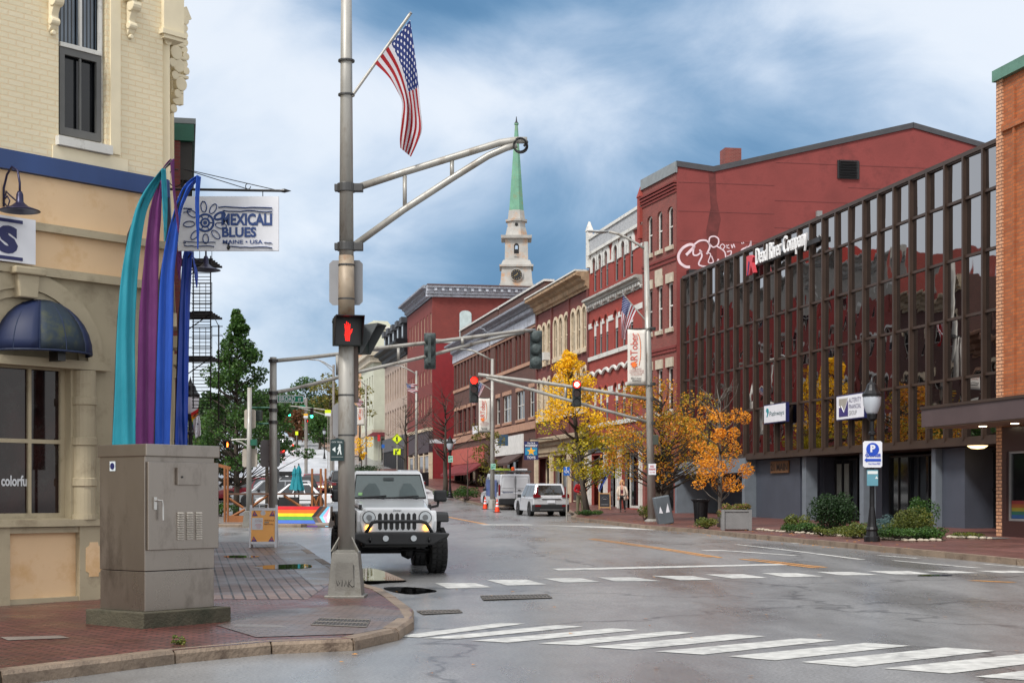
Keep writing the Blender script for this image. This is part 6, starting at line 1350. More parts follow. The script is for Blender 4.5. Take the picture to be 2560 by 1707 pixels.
# event banners
M_CANV = mat('banner_canvas', (206, 202, 194), .7, var=.08, nscale=1.2, dirt=(180, 176, 168), dscale=2.5); M_ORG = mat('banner_orange', (222, 110, 38), .6, var=.1); M_REDB = mat('banner_red', (190, 62, 44), .6, var=.08)
def vbanner(label, px0, px1, py0, py1, Y, pole, full=True, slant=6.):
    o0 = at(px0, py1, Y); r = thing('street_banner', label, 'banner', o0, radians(-4), 'tall white event banners on street poles'); s = FPX/Y; w, hh = (px1-px0)/s, (py1-py0)/s
    vs = []; fs = []
    for i in range(9):
        for j in range(13): vs.append((w*i/8, .05*sin(j*.5+i*.4)*.5, hh*j/12))
    fs = [(i*13+j, (i+1)*13+j, (i+1)*13+j+1, i*13+j+1) for i in range(8) for j in range(12)]
    MB().add(vs, fs).build('canvas', M_CANV, r, smooth=True, thick=.01)
    for z in (hh+.02, -.02): MB().tube([(-.03, .0, z), (w+.25, .0, z)], .02, 6).build('rod', M_BLK, r)
    y = -.04
    mb = MB(); text(mb, 'ARTober', (w*.55, y, hh*.33), (0, 0, hh*.6), (-w*.4, 0, 0), bold=.0); mb.build('lettering', M_REDB, r)
    MB().tube([(w*(.55+.17*sin(t)), y, hh*(.62+.3*cos(t))) for t in [-.2+2.9*i/10 for i in range(11)]], .012, 4).build('swoosh', M_ORG, r)
    mb = MB(); c = (w*.36, hh*.36)
    mb.add([(c[0]+rr*w*cos(a_), y-.002, c[1]+rr*w*sin(a_)*1.0) for a_, rr in [(2*pi*i/14, (.22 if i % 2 else .11)) for i in range(14)]], [tuple(range(13, -1, -1))]); mb.build('leaf_emblem', M_ORG, r)
    if full:
        mb = MB()
        for i, t in enumerate(('A MONTH', 'CELEBRATING', 'ARTS & CULTURE', 'IN BANGOR')): wd = .5 if i == 0 else .6 if i == 3 else .8; text(mb, t, (w*(.5-wd/2), y, hh*(.28-.035*i)), (w*wd, 0, 0), (0, 0, hh*.02), bold=.02)
        mb.build('small_lettering', mat('small_letter_red', (150, 78, 66), .6, var=0), r)
        mb = MB(); text(mb, 'Bangor', (w*.2, y, hh*.09), (w*.58, 0, 0), (0, 0, hh*.045), bold=.02); mb.cbox((w*.5, y, hh*.075), (w*.5, .004, .03)); mb.build('town_lettering', M_BLK, r)
    return r
vbanner('large white ARTober banner nearest on the tall steel pole', 1569, 1614, 823, 962, Yp-.1, 0)
vbanner('white ARTober banner on the lamp pole beyond the left red light', 1197, 1225, 995, 1079, 87, 0)
vbanner('faded small ARTober banner far up the street by the cream building', 893, 911, 1018, 1062, 166, 0, False)
# lamp poles further up
def cobra(label, pxb, Y, pytop, arm, r0=.14):
    B = ((pxb-CX)/FPX*Y, Y, h(Y)+KERB); s = FPX/Y; P = lambda x, y, dy=0.: sp(x, y, Y, B); r = thing('street_light', label, 'street light', B, 0, 'steel cobra head street lights')
    MB().tube([(0, 0, 0), P(pxb+0, pytop)], [r0, r0*.6], 10).build('shaft', M_GALV, r, True); MB().lathe([(r0*2, 0), (r0*1.6, .5), (r0, .55)], (0, 0, 0), 8).build('base', M_GALV, r)
    MB().tube([P(*q) for q in arm[:-1]], .06, 6).build('lamp_arm', M_GALV, r, True); MB().tube([P(*arm[-2]), P(*arm[-1])], [.06, .12], 8, flat=.5).build('lamp_head', mat('lamp_grey', (150, 150, 148), .4, .3), r); return r
cobra('steel street light carrying the middle ARTober banner', 1231, 87, 897, [(1229, 900), (1205, 887), (1180, 876), (1168, 874), (1142, 873)])
cobra('steel street light before the mansard building', 1041, 128, 927, [Q8(760, 1200), Q8(690, 1160), Q8(620, 1125), Q8(570, 1105), Q8(475, 1098)])
cobra('steel street light near the cream building', 915, 165, 962, [(914, 965), (905, 955), (897, 950), (895, 949), (880, 945)])
# --- mast across from Broad Street
B3x, B3y = (683-CX)/FPX*39.6, 39.6; B3 = (B3x, B3y, h(B3y)+KERB); P3 = lambda x, y, dy=0.: sp(x, y, B3y+dy, B3); s3 = FPX/B3y
sp3 = thing('traffic_signal_pole', 'steel signal pole at the cross street carrying the Broad St sign', 'pole', B3)
MB().tube([(0, 0, 0), P3(683, 893)], [.115, .09], 14).build('shaft', M_GALV, sp3, True)
mast(sp3, [Q5(1000, 598), Q5(1400, 560), Q5(1790, 515), Q8(90, 920), Q8(900, 830), Q8(1500, 755), Q8(2000, 690), Q8(2150, 688)], [Q5(1000, 985), Q5(1200, 950), Q5(1600, 850), Q8(60, 1180), Q8(900, 985), Q8(1400, 850), Q8(1800, 755), Q8(2010, 712)], P3, .052, [(843, 888, 938), (996, 870, 902), (1156, 845, 862)], dy=4.5)
for py in (902, 982, 1003, 1025, 1055): MB().tube([(0, 0, P3(0, py)[2]-.04), (0, 0, P3(0, py)[2]+.04)], .125, 12).build('clamp', M_CLAMP, sp3)
siglight(at(1074.5, 831, B3y+1.6), pi, 'weathered traffic light seen from behind, left one on the long arm', 28/FPX*(B3y+1.6), (M_AMOFF, M_AMOFF, M_GROFF), group='traffic lights seen from behind') if 0 else None
def backlight(px, py0, py1, w, Y, label, strut):
    r = thing('traffic_light', label, 'traffic light', at(px, py0, Y), 0, 'traffic lights seen from behind'); s = FPX/Y; H = (py1-py0)/s; W = w/s
    MB().box(-W/2, W/2, 0, W*.5, -H, 0).build('housing', M_HBACK, r, bevel=.03)
    mb = MB(); n = 12
    for i in range(3):
        vs = []
        for rr, yy_ in ((W*.5, 0), (W*.45, -.07), (W*.27, -.12), (.01, -.135)): vs += [(rr*cos(2*pi*j/n), yy_, -H*(i+.5)/3+rr*sin(2*pi*j/n)) for j in range(n)]
        mb.add(vs, [(k*n+j, k*n+(j+1) % n, (k+1)*n+(j+1) % n, (k+1)*n+j) for k in range(3) for j in range(n)])
    if strut: mb.box(-.045, .045, -.2, -.14, -H*.85, -H*.1)
    mb.build('back_shells', M_HBACK, r)
    for i in range(3): MB().tube([(0, W*.5, -H*(i+.5)/3), (0, W*.5+.2, -H*(i+.5)/3)], W*.45, 12).build('visor', M_BLK, r)
backlight(1074.5, 832, 922, 29, 42.1, 'weathered traffic light seen from behind in the middle of the long arm', True)
backlight(1340, 826, 921, 31, 43.9, 'weathered traffic light seen from behind at the tip of the long arm', False)
p = at(693, 1005.5, B3y-.12); r = thing('street_name_sign', 'green street name plate reading BROAD ST on the signal arm', 'sign', at(693.5, 1006, B3y-.12), 0); s = s3; W, H = 66/s, 18/s
M_SG = mat('street_sign_green', (14, 124, 94), .4, var=.05)
MB().box(0, W, -.004, .004, 0, H).build('border', M_SIGNW, r); MB().box(.02, W-.02, -.008, -.0045, .02, H-.02).build('plate', M_SG, r)
mb = MB(); text(mb, 'BROAD', (.05, -.011, H*.17), (W*.6, 0, 0), (0, 0, H*.66), bold=.025); text(mb, 'ST', (W*.78, -.011, H*.22), (W*.12, 0, 0), (0, 0, H*.4), bold=.03); mb.build('lettering', M_SIGNW, r)
plateback('wide grey sign seen from behind on the cross street signal pole', 651, 700, 1099, 1167, B3, .14)
plateback('small grey sign seen from behind low on the cross street signal pole', 683, 698, 1170, 1210, B3, .16)
# thin pole with pedestrian head
B4 = base_at(622, 1316); Y4 = B4[1]; P4 = lambda x, y, dy=0.: sp(x, y, Y4+dy, B4); s4 = FPX/Y4
t4 = thing('pedestrian_signal_pole', 'thin grey pole across the cross street carrying an orange hand signal', 'pole', B4)
MB().tube([(0, 0, .5), P4(624, 969)], [.095, .08], 12).build('shaft', M_GALV, t4, True); MB().frus((0, 0, 0), (.2, .2), (.14, .14), .55).build('base', MC['cast_base'], t4, bevel=.01)
MB().tube([P4(622, 1098), P4(592, 1098), P4(578, 1100)], .03, 6).tube([P4(622, 1118), P4(605, 1106), P4(590, 1101)], .03, 6).build('bracket_arm', M_GALV, t4); q = MB(); frontbox(q, 627, 643, 1098, 1113, Y4, -.1, .1, B4); q.build('green_box', M_GRN, t4)
pedsig(at(569, 1111, Y4-.1), 0, 'pedestrian signal glowing orange hand on the thin pole', 18/s4, M_HANDO)
plateback('pale grey sign seen from behind on the thin pole', 606, 643, 1121, 1167, B4, .12, m=mat('pale_sign_back', (170, 162, 150), .5))
plateback('beige sign seen from behind high on the thin pole', 611, 639, 1023, 1071, B4, .12, m=MC['pale_sign_back'])
r = thing('pedestrian_signal', 'dark green signal box turned away on the thin pole', 'pedestrian signal', at(640, 1038, Y4+.3), 0); s = FPX/(Y4+.3)
MB().box(-14/s, 14/s, 0, .25, -13/s, 13/s).build('housing', M_HOUS, r, bevel=.02); MB().tube([(-14/s, .1, 20/s), (35/s, .1, 20/s)], .03, 6).tube([(0, .1, -20/s), (35/s, .1, -20/s)], .03, 6).build('brackets', M_GRN, r)
# --- signals at the top of the street
def tpole(label, px, Y, py, arm=None):
    B = ((px-CX)/FPX*Y, Y, h(Y)); r = thing('traffic_signal_pole', label, 'pole', B); P = lambda x, y: sp(x, y, Y, B)
    MB().tube([(0, 0, 0), P(px, py)], .16, 8).build('shaft', M_GALV, r)
    if arm: mb = MB(); [mb.tube([P(*a) for a in q], .06, 6) for q in arm]; mb.build('signal_arm', M_GALV, r)
tpole('far steel pole below the street name sign at the top of the road', 765, 150, 995)
tpole('far steel pole holding the two green lights', 828, 148, 1025, [[Q5(1190, 1150), Q5(1330, 1160), Q5(1620, 1195), (828, 1030)], [Q5(1300, 1165), Q5(1450, 1205), Q5(1620, 1255), (828, 1042)]])
siglight(at(724, 1018, 147), 0, 'far traffic light showing a green arrow, left of two', 7.5/FPX*147, (M_AMOFF, M_AMOFF, M_GRON), group='far green traffic lights')
siglight(at(779.5, 1019, 147), 0, 'far traffic light showing round green, right of two', 8.5/FPX*147, (M_AMOFF, M_AMOFF, M_GRON), group='far green traffic lights')
pedsig(at(769, 1052, 149), 0, 'far pedestrian signal with a tiny red hand', 7/FPX*149, M_HAND)
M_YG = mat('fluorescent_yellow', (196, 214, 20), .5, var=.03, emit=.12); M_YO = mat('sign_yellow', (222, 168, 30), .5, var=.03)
def board(label, px0, px1, py0, py1, Y, m, name='road_sign', sub=None, post=True, cat='sign', txt=None, tm=None, group=None, two=None):
    s = FPX/Y; r = thing(name, label, cat, at((px0+px1)/2, py1, Y), 0, group); w, H = (px1-px0)/s/2, (py1-py0)/s
    MB().box(-w, w, 0, .03, 0, H).build('plate', m, r)
    if two: MB().box(-w, w, -.004, -.001, 0, H*two[1]).build('lower_panel', two[0], r)
    if txt:
        mb = MB(); n = len(txt)
        for i, t in enumerate(txt): text(mb, t, (-w*.8, -.012, H*(.92-(i+1)*.84/n+.1/n)), (w*1.6, 0, 0), (0, 0, H*.6/n), bold=.02)
        mb.build('lettering', tm or M_BLK, r)
    if post:
        z = h(Y)-(at(0, py1, Y).z); MB().tube([(0, .06, z), (0, .06, H*.9)], .035, 6).build('post', M_GALV, r)
    return r
board('bright yellow and white crossing board right of the green lights', Q5(1628, 0)[0], Q5(1700, 0)[0], Q5(0, 1197)[1], Q5(0, 1270)[1], 146, M_YG, two=(M_SIGNW, .45))
board('yellow over white board under the far street name sign', Q5(1367, 0)[0], Q5(1420, 0)[0], Q5(0, 1243)[1], Q5(0, 1295)[1], 147, M_YO, two=(M_SIGNW, .5))
board('tiny green street name plate at the far crossing', Q5(1320, 0)[0], Q5(1390, 0)[0], Q5(0, 1140)[1], Q5(0, 1165)[1], 149.5, M_SG, name='street_name_sign', post=False)
board('low yellow green warning sign at the crest of the road', Q5(1265, 0)[0], Q5(1300, 0)[0], Q5(0, 1460)[1], Q5(0, 1505)[1], 215, M_YG)
# far streetlight with twin arm above the crest
B = ((833-CX)/FPX*150, 150, h(150)); P = lambda x, y: sp(x, y, 150, B)
r = thing('street_light', 'tall street light with a double curved arm behind the thick pole', 'street light', B)
MB().tube([(0, 0, 0), P(834, 912)], .12, 8).build('shaft', M_GALV, r); MB().tube([P(834, 920), P(810, 905), P(795, 900), P(775, 899)], .06, 6).tube([P(834, 930), P(815, 912), P(800, 902)], .05, 6).build('lamp_arm', M_GALV, r); MB().tube([P(790, 899.5), P(772, 899)], [.1, .06], 6, flat=.5).build('lamp_head', MC['lamp_grey'], r)
# --- crossing sign, kiosk, do not enter, parking and accessible signs
Yk = 118
def diamond(label, px, py, r_, Y):
    s = FPX/Y; R_ = r_/s; o = thing('pedestrian_crossing_sign', label, 'sign', at(px, py, Y)); MB().prism([(0, -R_), (R_, 0), (0, R_), (-R_, 0)], 0, .03).build('plate', M_YG, o)
    MB().tube([(R_*.92*a, -.012, R_*.92*b) for a, b in ((0, -1), (1, 0), (0, 1), (-1, 0), (0, -1))], .02, 4).build('border', M_BLK, o); mb = MB(); pic(mb, 0, 0, R_*1.05, -.02); mb.build('walking_figure', M_BLK, o)
    z0 = -(78/s+.0); MB().box(-.62*R_, .62*R_, 0, .03, -R_*2.4-.15, -R_*1.7).build('arrow_plate', M_YG, o); a = -R_*2.1
    MB().cbox((0.05, -.02, a+.05), (.5*R_, .01, .09), ry=-radians(40)).add([(-.35*R_, -.02, a-.28), (-.3*R_, -.02, a+.14), (.05*R_, -.02, a-.2)], [(0, 1, 2)]).build('arrow', M_BLK, o)
    zz_ = h(Y)+KERB-at(px, py, Y).z; MB().tube([(0, .06, zz_), (0, .06, R_*.8)], .04, 6).build('post', M_GALV, o)
diamond('bright yellow green pedestrian crossing diamond with arrow plate', 992.5, 1097, 14.3, 116)
s = FPX/115; o = thing('information_kiosk', 'dark blue information board in a rounded black frame on the pavement', 'kiosk', (-(1280-980)/s, 115, h(115)+KERB)); w = 9/s
MB().box(-w, w, -.1, .1, 0, 28/s).prism([(-w, 27/s), (w, 27/s), (w*.7, 31/s), (-w*.7, 31/s)], -.1, .1).build('frame', M_BLK, o); MB().box(-w*.75, w*.75, -.13, -.101, .3, 23/s).build('poster', mat('kiosk_blue', (24, 66, 116), .4), o); MB().box(-w*.6, w*.6, -.135, -.131, 19/s, 22/s).build('heading', M_SIGNW, o)
board('red and white no entry sign by the cream building', Q9(277, 0)[0], Q9(308, 0)[0], Q9(0, 550)[1], Q9(0, 620)[1], 170, mat('no_entry_red', (190, 30, 40), .5), name='no_entry_sign'); 
board('small blue parking sign on the pavement up the street', Q9(322, 0)[0], Q9(355, 0)[0], Q9(0, 655)[1], Q9(0, 695)[1], 160, mat('sign_blue', (20, 90, 170), .5))
board('small green and white parking plate by the planters', Q9(1048, 0)[0], Q9(1098, 0)[0], Q9(0, 780)[1], Q9(0, 850)[1], 107.6, mat('pale_green_plate', (150, 196, 180), .5), txt=['P', '2 HR'], tm=M_SG, post=False)
board('pale green parking plate on the middle street light', Q9(1512, 0)[0], Q9(1563, 0)[0], Q9(0, 865)[1], Q9(0, 925)[1], 86.7, MC['pale_green_plate'], txt=['2 HR', 'P'], tm=M_SG, post=False)
r = board('blue accessible parking sign with white wheelchair symbol', 1409, 1424.5, 1167, 1188, 69, MC['sign_blue'], name='accessible_parking_sign')
w = 7/FPX*69; MB().tube([(w*.5*cos(t)-.02, -.02, .18+w*.5*sin(t)) for t in [2.2+i*.42 for i in range(11)]], .015, 4).tube([(-.02, -.02, .34), (0, -.02, .2), (.07, -.02, .2), (.1, -.02, .1)], .016, 4).disc((-.02, -.02, .37), .025, 'y', .01, 8).build('wheelchair_symbol', M_SIGNW, r)
# toy shop sign
r = thing('toy_shop_sign', 'dark blue hanging sign reading Out On A Whimsey Toys with a gold star', 'sign', at(1328, 1149, 100)); s = FPX/100; w, H = 17.8/s, 46/s
MB().box(-w, w, 0, .08, 0, H).build('board', M_NAVY, r); MB().box(-w*.85, w*.85, -.01, -.002, H*.26, H*.66).build('star_panel', mat('panel_blue', (30, 130, 170), .5), r)
mb = MB(); text(mb, 'Out On A', (-w*.55, -.012, H*.86), (w*1.1, 0, 0), (0, 0, H*.1), bold=.03); text(mb, 'WHIMSEY', (-w*.9, -.012, H*.7), (w*1.8, 0, 0), (0, 0, H*.13), bold=.03); text(mb, 'TOYS', (-w*.6, -.012, H*.05), (w*1.2, 0, 0), (0, 0, H*.15), bold=.03); mb.build('lettering', M_SIGNW, r)
MB().add([((.3 if i % 2 == 0 else .13)*sin(2*pi*i/10), -.014, H*.46+(.3 if i % 2 == 0 else .13)*cos(2*pi*i/10)) for i in range(10)], [tuple(range(9, -1, -1))]).build('gold_star', mat('gold_star', (236, 176, 40), .5), r)
MB().tube([(-w*.3, .04, H+.15), (w+1.0, .04, H+.15)], .03, 5).build('bracket', M_BLK, r)
board('small white and blue shop plate on the salmon shopfront', Q9(1312, 0)[0], Q9(1370, 0)[0], Q9(0, 455)[1], Q9(0, 545)[1], 122, M_SIGNW, name='shop_sign', post=False)
board('blue hanging shop sign half hidden by a small tree', Q9(1590, 0)[0], Q9(1700, 0)[0], Q9(0, 550)[1], Q9(0, 670)[1], 102, mat('slate_blue_sign', (40, 70, 96), .5), name='shop_sign', post=False)
board('long white shop fascia sign over the recessed shopfront up the street', Q9(845, 0)[0], Q9(1130, 0)[0], Q9(0, 600)[1], Q9(0, 645)[1], 135, mat('fascia_white', (178, 180, 184), .5), name='shop_sign', post=False, txt=['Strange Cafe'] if 0 else None)
# victorian lamps
def lamp_post(label, px, Y, sc=1., base_py=None, dz=KERB, glassm=None):
    X = (px-CX)/FPX*Y; r = thing('victorian_lamp_post', label, 'lamp post', (X, Y, h(Y)+dz), 0, 'black lamp posts with glass lanterns'); mI = MC['black_iron'] if 'black_iron' in MC else mat('black_iron', (34, 34, 36), .4, .5, var=.1)
    MB().lathe([(.22, 0), (.22, .13), (.18, .15), (.15, .28), (.17, .33), (.14, .4), (.12, .5), (.1, .7), (.085, .85), (.07, .95)], (0, 0, 0), 12).build('base', mI, r, bevel=.004)
    MB().lathe([(.07, .94), (.06, 2.9), (.1, 2.93), (.1, 2.99), (.065, 3.02), (.06, 3.3), (.13, 3.36), (.15, 3.5)], (0, 0, 0), 12).build('shaft', mI, r)
    MB().lathe([(.12, 3.48), (.17, 3.56), (.235, 3.75), (.25, 3.95), (.245, 4.0)], (0, 0, 0), 16).build('lantern_glass', glassm or mat('frosted_glass', (170, 176, 184), .2, var=.05, spec=.8), r, True)
    MB().lathe([(.27, 3.98), (.27, 4.05), (.2, 4.14), (.17, 4.2), (.14, 4.3), (.06, 4.38), (.05, 4.42), (.02, 4.5), (0.005, 4.58)], (0, 0, 0), 14).build('lantern_cap', mI, r); r.scale = (sc,)*3; return r
lamp_post('tall black lamp post carrying the parking garage sign on the right pavement', 2180, 39.3, .94)
lamp_post('black lamp post between the bare street tree and the bush', 1125, 108, .98)
lamp_post('black lamp post half hidden behind the blue feather banner', 476, 42.5, .98, glassm=mat('white_globe', (216, 214, 220), .3, var=.03))
lamp_post('tiny black lamp post at the crest of the road', 811, 196, .9)
# garage signs
s = FPX/39; r = thing('garage_sign', 'white and blue parking garage sign with big P and left arrow', 'sign', at(2181.5, 1168, 39.0)); w, H = 24/s, 66/s; M_SB = mat('strong_blue', (14, 66, 176), .5, var=.03)
c = .04; MB().prism([(-w+c, 0), (w-c, 0), (w, c), (w, H-c), (w-c, H), (-w+c, H), (-w, H-c), (-w, c)], 0, .01).build('plate', M_SIGNW, r)
MB().disc((0, -.006, H*.69), .165, 'y', .008, 24).build('blue_disc', M_SB, r); mb = MB(); text(mb, 'P', (-.06, -.014, H*.58), (.13, 0, 0), (0, 0, .19), bold=.05); mb.build('letter_p', M_SIGNW, r)
mb = MB(); text(mb, 'THE', (-w*.72, -.014, H*.53), (w*.36, 0, 0), (0, 0, .04), bold=.03); text(mb, 'GARAGE', (-w*.78, -.016, H*.4), (w*1.6, 0, 0), (0, 0, .085), bold=.05); mb.box(-w*.6, w*.85, -.012, -.006, H*.23, H*.33).add([(-w*.88, -.012, H*.28), (-w*.6, -.012, H*.37), (-w*.6, -.012, H*.19)], [(0, 2, 1)]); text(mb, 'First 2 Hours FREE!', (-w*.45, -.012, H*.11), (w*1.25, 0, 0), (0, 0, .045), shear=.2, bold=.02); mb.build('lettering', M_SB, r)
r = board('small pale blue trail plate under the garage sign', Q15(325, 0)[0], Q15(408, 0)[0], Q15(0, 825)[1], Q15(0, 946)[1], 39.05, mat('pale_blue_plate', (88, 142, 158), .5), post=False, name='trail_plate')
MB().box(-.13, .13, -.006, -.002, .3, .38).add([(.06, -.005, .18), (.1, -.005, .25), (.14, -.005, .18)], [(0, 2, 1)]).build('white_marks', M_SW, r)
# ---------------- vehicles ----------------
M_TYRE = mat('tyre_rubber', (26, 26, 27), .75, var=.15, bump=.3, bscale=60); M_RIM = mat('wheel_rim', (120, 122, 124), .35, .8); M_RIMD = mat('dark_rim', (30, 30, 32), .4, .5)
M_CWHT = mat('car_white', (226, 228, 230), .22, var=.02, coat=.6, spec=.5); M_PLBK = mat('black_plastic', (30, 31, 33), .55, var=.1); M_CGL = mat('car_glass', (26, 30, 34), .04, var=.1, spec=1.)
M_TAIL = mat('tail_light_red', (110, 16, 24), .2, var=0, coat=.5); M_TAILON = mat('tail_light_lit', (255, 40, 30), .3, var=0, emit=3); M_HEAD = mat('headlamp', (190, 196, 200), .1, .3, var=0); M_HEADON = mat('headlamp_lit', (255, 226, 170), .2, var=0, emit=5)
def paint(n, c): return mat('car_'+n, c, .25, .2, var=.02, coat=.6)
def wheel(parent, x, y, r, w, rim=None, sp_=5):
    sg = 1 if y > 0 else -1; vs = []; n = 28; prof = [(r*.62, -w/2), (r*.9, -w/2), (r*.985, -w*.42), (r, -w*.3), (r, w*.3), (r*.985, w*.42), (r*.9, w/2), (r*.62, w/2)]
    for rr, yy_ in prof: vs += [(x+rr*cos(2*pi*j/n), y+yy_, r+rr*sin(2*pi*j/n)) for j in range(n)]
    k = len(prof); t = MB().add(vs, [(i*n+j, i*n+(j+1) % n, (i+1)*n+(j+1) % n, (i+1)*n+j) for i in range(k-1) for j in range(n)]).build('tyre', M_TYRE, None, smooth=False)
    wh = thing('wheel', None, None, (0, 0, 0)); wh.parent = parent; t.parent = wh
    mb = MB().disc((x, y+sg*w*.3, r), r*.64, 'y', .03, 20)
    for i in range(sp_): a = 2*pi*i/sp_; mb.cbox((x+r*.33*cos(a), y+sg*w*.36, r+r*.33*sin(a)), (r*.6, .05, r*.16), ry=-a)
    mb.disc((x, y+sg*w*.38, r), r*.16, 'y', .07, 10); mb.build('rim', rim or M_RIM, wh); return wh
def car(label, X, Y, rz, paintm, L=4.6, W=1.85, H=1.65, kind='suv', name='parked_car', cat='car', group=None, tail=False, head=False, z=None, roofrack=False):
    r = thing(name, label, cat, (X, Y, h(Y) if z is None else z), rz, group); r.rotation_euler[1] = 0
    sl = (h(Y+1)-h(Y-1))/2; r.rotation_euler = (math.asin(max(-.3, min(.3, sl)))*(-cos(rz-0)) if 0 else 0, -math.atan(sl)*sin(rz), rz)
    wr = .34 if kind != 'pickup' else .4; b = H*.56; a = L/2
    if kind == 'sedan': prof = [(-a, .35), (-a, b-.05), (-a+.15, b+.0), (a-1.1, b-.02), (a-.25, b-.2), (a, b-.35), (a, .32), (a-.2, .22), (-a+.2, .24)]; gx = (-a+.75, a-1.15); tx_ = (-a+1.4, a-2.05)
    elif kind == 'van': b = H*.5; prof = [(-a, .4), (-a, b), (a-1.3, b), (a-.3, b-.12), (a, b-.4), (a, .35), (a-.2, .26), (-a+.2, .3)]; gx = (-a+.0, a-.75); tx_ = (-a+.1, a-1.5)
    elif kind == 'pickup': prof = [(-a, .55), (-a, b), (a-1.2, b), (a-.15, b-.12), (a, b-.3), (a, .45), (a-.2, .35), (-a+.2, .4)]; gx = (-a+1.7, a-1.3); tx_ = (-a+1.95, a-2.0)
    else: prof = [(-a, .42), (-a+.02, b-.02), (-a+.05, b), (a-1.05, b), (a-.2, b-.16), (a, b-.36), (a, .36), (a-.2, .24), (-a+.2, .26)]; gx = (-a+.06, a-1.1); tx_ = (-a+.42, a-1.95)
    bd = MB().prism(prof, -W/2, W/2); body_ = bd.build('body', paintm, r, bevel=.07); normals_out(body_)
    w0, w1 = W/2*.95, W/2*(.76 if kind != 'van' else .88); top = H-.02
    def gq(x0b, x1b, x0t, x1t, wb, wt, z0, z1): return [(x0b, -wb, z0), (x1b, -wb, z0), (x1b, wb, z0), (x0b, wb, z0), (x0t, -wt, z1), (x1t, -wt, z1), (x1t, wt, z1), (x0t, wt, z1)]
    F6 = [(0, 3, 2, 1), (4, 5, 6, 7), (0, 1, 5, 4), (1, 2, 6, 5), (2, 3, 7, 6), (3, 0, 4, 7)]
    cab = MB().add(gq(gx[0], gx[1], tx_[0], tx_[1], w0, w1, b-.03, top), F6).build('cabin', paintm, r, bevel=.08)
    # glass: quads just proud of the cabin faces
    g = MB(); V = [Vector(q) for q in gq(gx[0], gx[1], tx_[0], tx_[1], w0, w1, b-.03, top)]
    def gl_(i, j, k, l, u0, u1, v0, v1, off=.012):   # bottom i-j, top l-k
        def pt(u, v_): return (V[i]*(1-u)+V[j]*u)*(1-v_)+(V[l]*(1-u)+V[k]*u)*v_
        n = (V[j]-V[i]).cross(V[l]-V[i]).normalized(); g.add([pt(u0, v0)+n*off, pt(u1, v0)+n*off, pt(u1, v1)+n*off, pt(u0, v1)+n*off], [(0, 1, 2, 3)])
    gl_(1, 2, 6, 5, .07, .93, .1, .9)
    if kind != 'van':
        gl_(3, 0, 4, 7, .1, .9, .22, .88)
        for u0, u1 in ((.1, .34), (.37, .62), (.65, .92)) if kind not in ('pickup',) else ((.1, .48), (.52, .9)): gl_(0, 1, 5, 4, u0, u1, .12, .88); gl_(2, 3, 7, 6, 1-u1, 1-u0, .12, .88)
    else:
        gl_(0, 1, 5, 4, .8, .95, .12, .8); gl_(2, 3, 7, 6, .05, .2, .12, .8)
    g.build('windows', M_CGL, r)
    wb = L*.29
    for sx in (wb, -wb):
        for sy in (1, -1):
            MB().disc((sx, sy*(W/2+.002), wr+.02), wr+.07, 'y', .02, 20).build('wheel_arch', M_PLBK, r); wheel(r, sx, sy*(W/2-.1), wr, .24)
    MB().box(-a-.04, -a+.3, -W/2+.03, W/2-.03, .28, .5).build('rear_bumper', M_PLBK if kind in ('van', 'suv', 'pickup') else paintm, r, bevel=.04); MB().box(a-.3, a+.04, -W/2+.03, W/2-.03, .25, .42).build('front_bumper', M_PLBK if kind in ('van', 'suv', 'pickup') else paintm, r, bevel=.04)
    for sy in (1, -1):
        MB().box(a-.28, a-.03, sy*(W/2-.42), sy*(W/2-.02), b-.42, b-.24).build('headlight', M_HEADON if head else M_HEAD, r, bevel=.03)
        if kind != 'van': MB().box(-a-.02, -a+.2, sy*(W/2-.32), sy*(W/2+.01), b-.26, b-.06).build('taillight', M_TAILON if tail else M_TAIL, r, bevel=.02)
        MB().box(a-1.75, a-1.6, sy*(W/2), sy*(W/2+.18), b-.02, b+.14).build('mirror', M_PLBK, r, bevel=.03)
    MB().box(a-.005, a+.015, -.45, .45, b-.48, b-.3).build('grille', M_PLBK, r); MB().box(-a-.06, -a-.045, -.17, .17, .52 if kind == 'pickup' else .62, .68 if kind == 'pickup' else .76).build('number_plate', M_SIGNW, r)
    if roofrack: MB().cbox((-.2, .2, H+.2), (1.7, .8, .3)).box(-.7, -.66, -.6, .6, H, H+.06).box(.3, .34, -.6, .6, H, H+.06).build('roof_box', M_PLBK, r, bevel=.08)
    return r
def pxX(px, Y): return (px-CX)/FPX*Y
GP = 'cars in the car park behind the patio'
car('white car just behind the patio rail, closest of the car park row', pxX(735, 93), 93, pi+.2, M_CWHT, 4.7, 1.8, 1.5, 'sedan', group=GP)
car('silver hatchback behind the rail and the two steel poles', pxX(665, 96), 96.5, pi+.25, paint('silver', (140, 144, 148)), group=GP)
car('grey white estate car in the middle of the car park', pxX(700, 101), 101, pi+.25, paint('pearl', (178, 180, 184)), 4.7, 1.8, 1.55, group=GP)
car('dark red parked car between the silver hatchback and the trees', pxX(622, 105), 105, pi+.25, paint('red', (140, 28, 44)), group=GP)
car('black parked car with a roof box beside the teal umbrellas', pxX(715, 109), 109, pi+.2, paint('black', (24, 26, 30)), roofrack=True, group=GP)
car('white sport utility car at the back row of the car park', pxX(655, 114), 114, pi+.2, M_CWHT, 4.6, 1.8, 1.7, group=GP)
car('small red car at the far back of the car park', pxX(672, 121), 121, pi+.3, paint('red', (140, 28, 44)), 4.4, 1.8, 1.6, group=GP)
car('white van-like car seen under the green tree leaves', pxX(585, 108), 108, pi-.2, M_CWHT, 4.6, 1.8, 1.7, group=GP)
HU = atan2(.975, -.21)
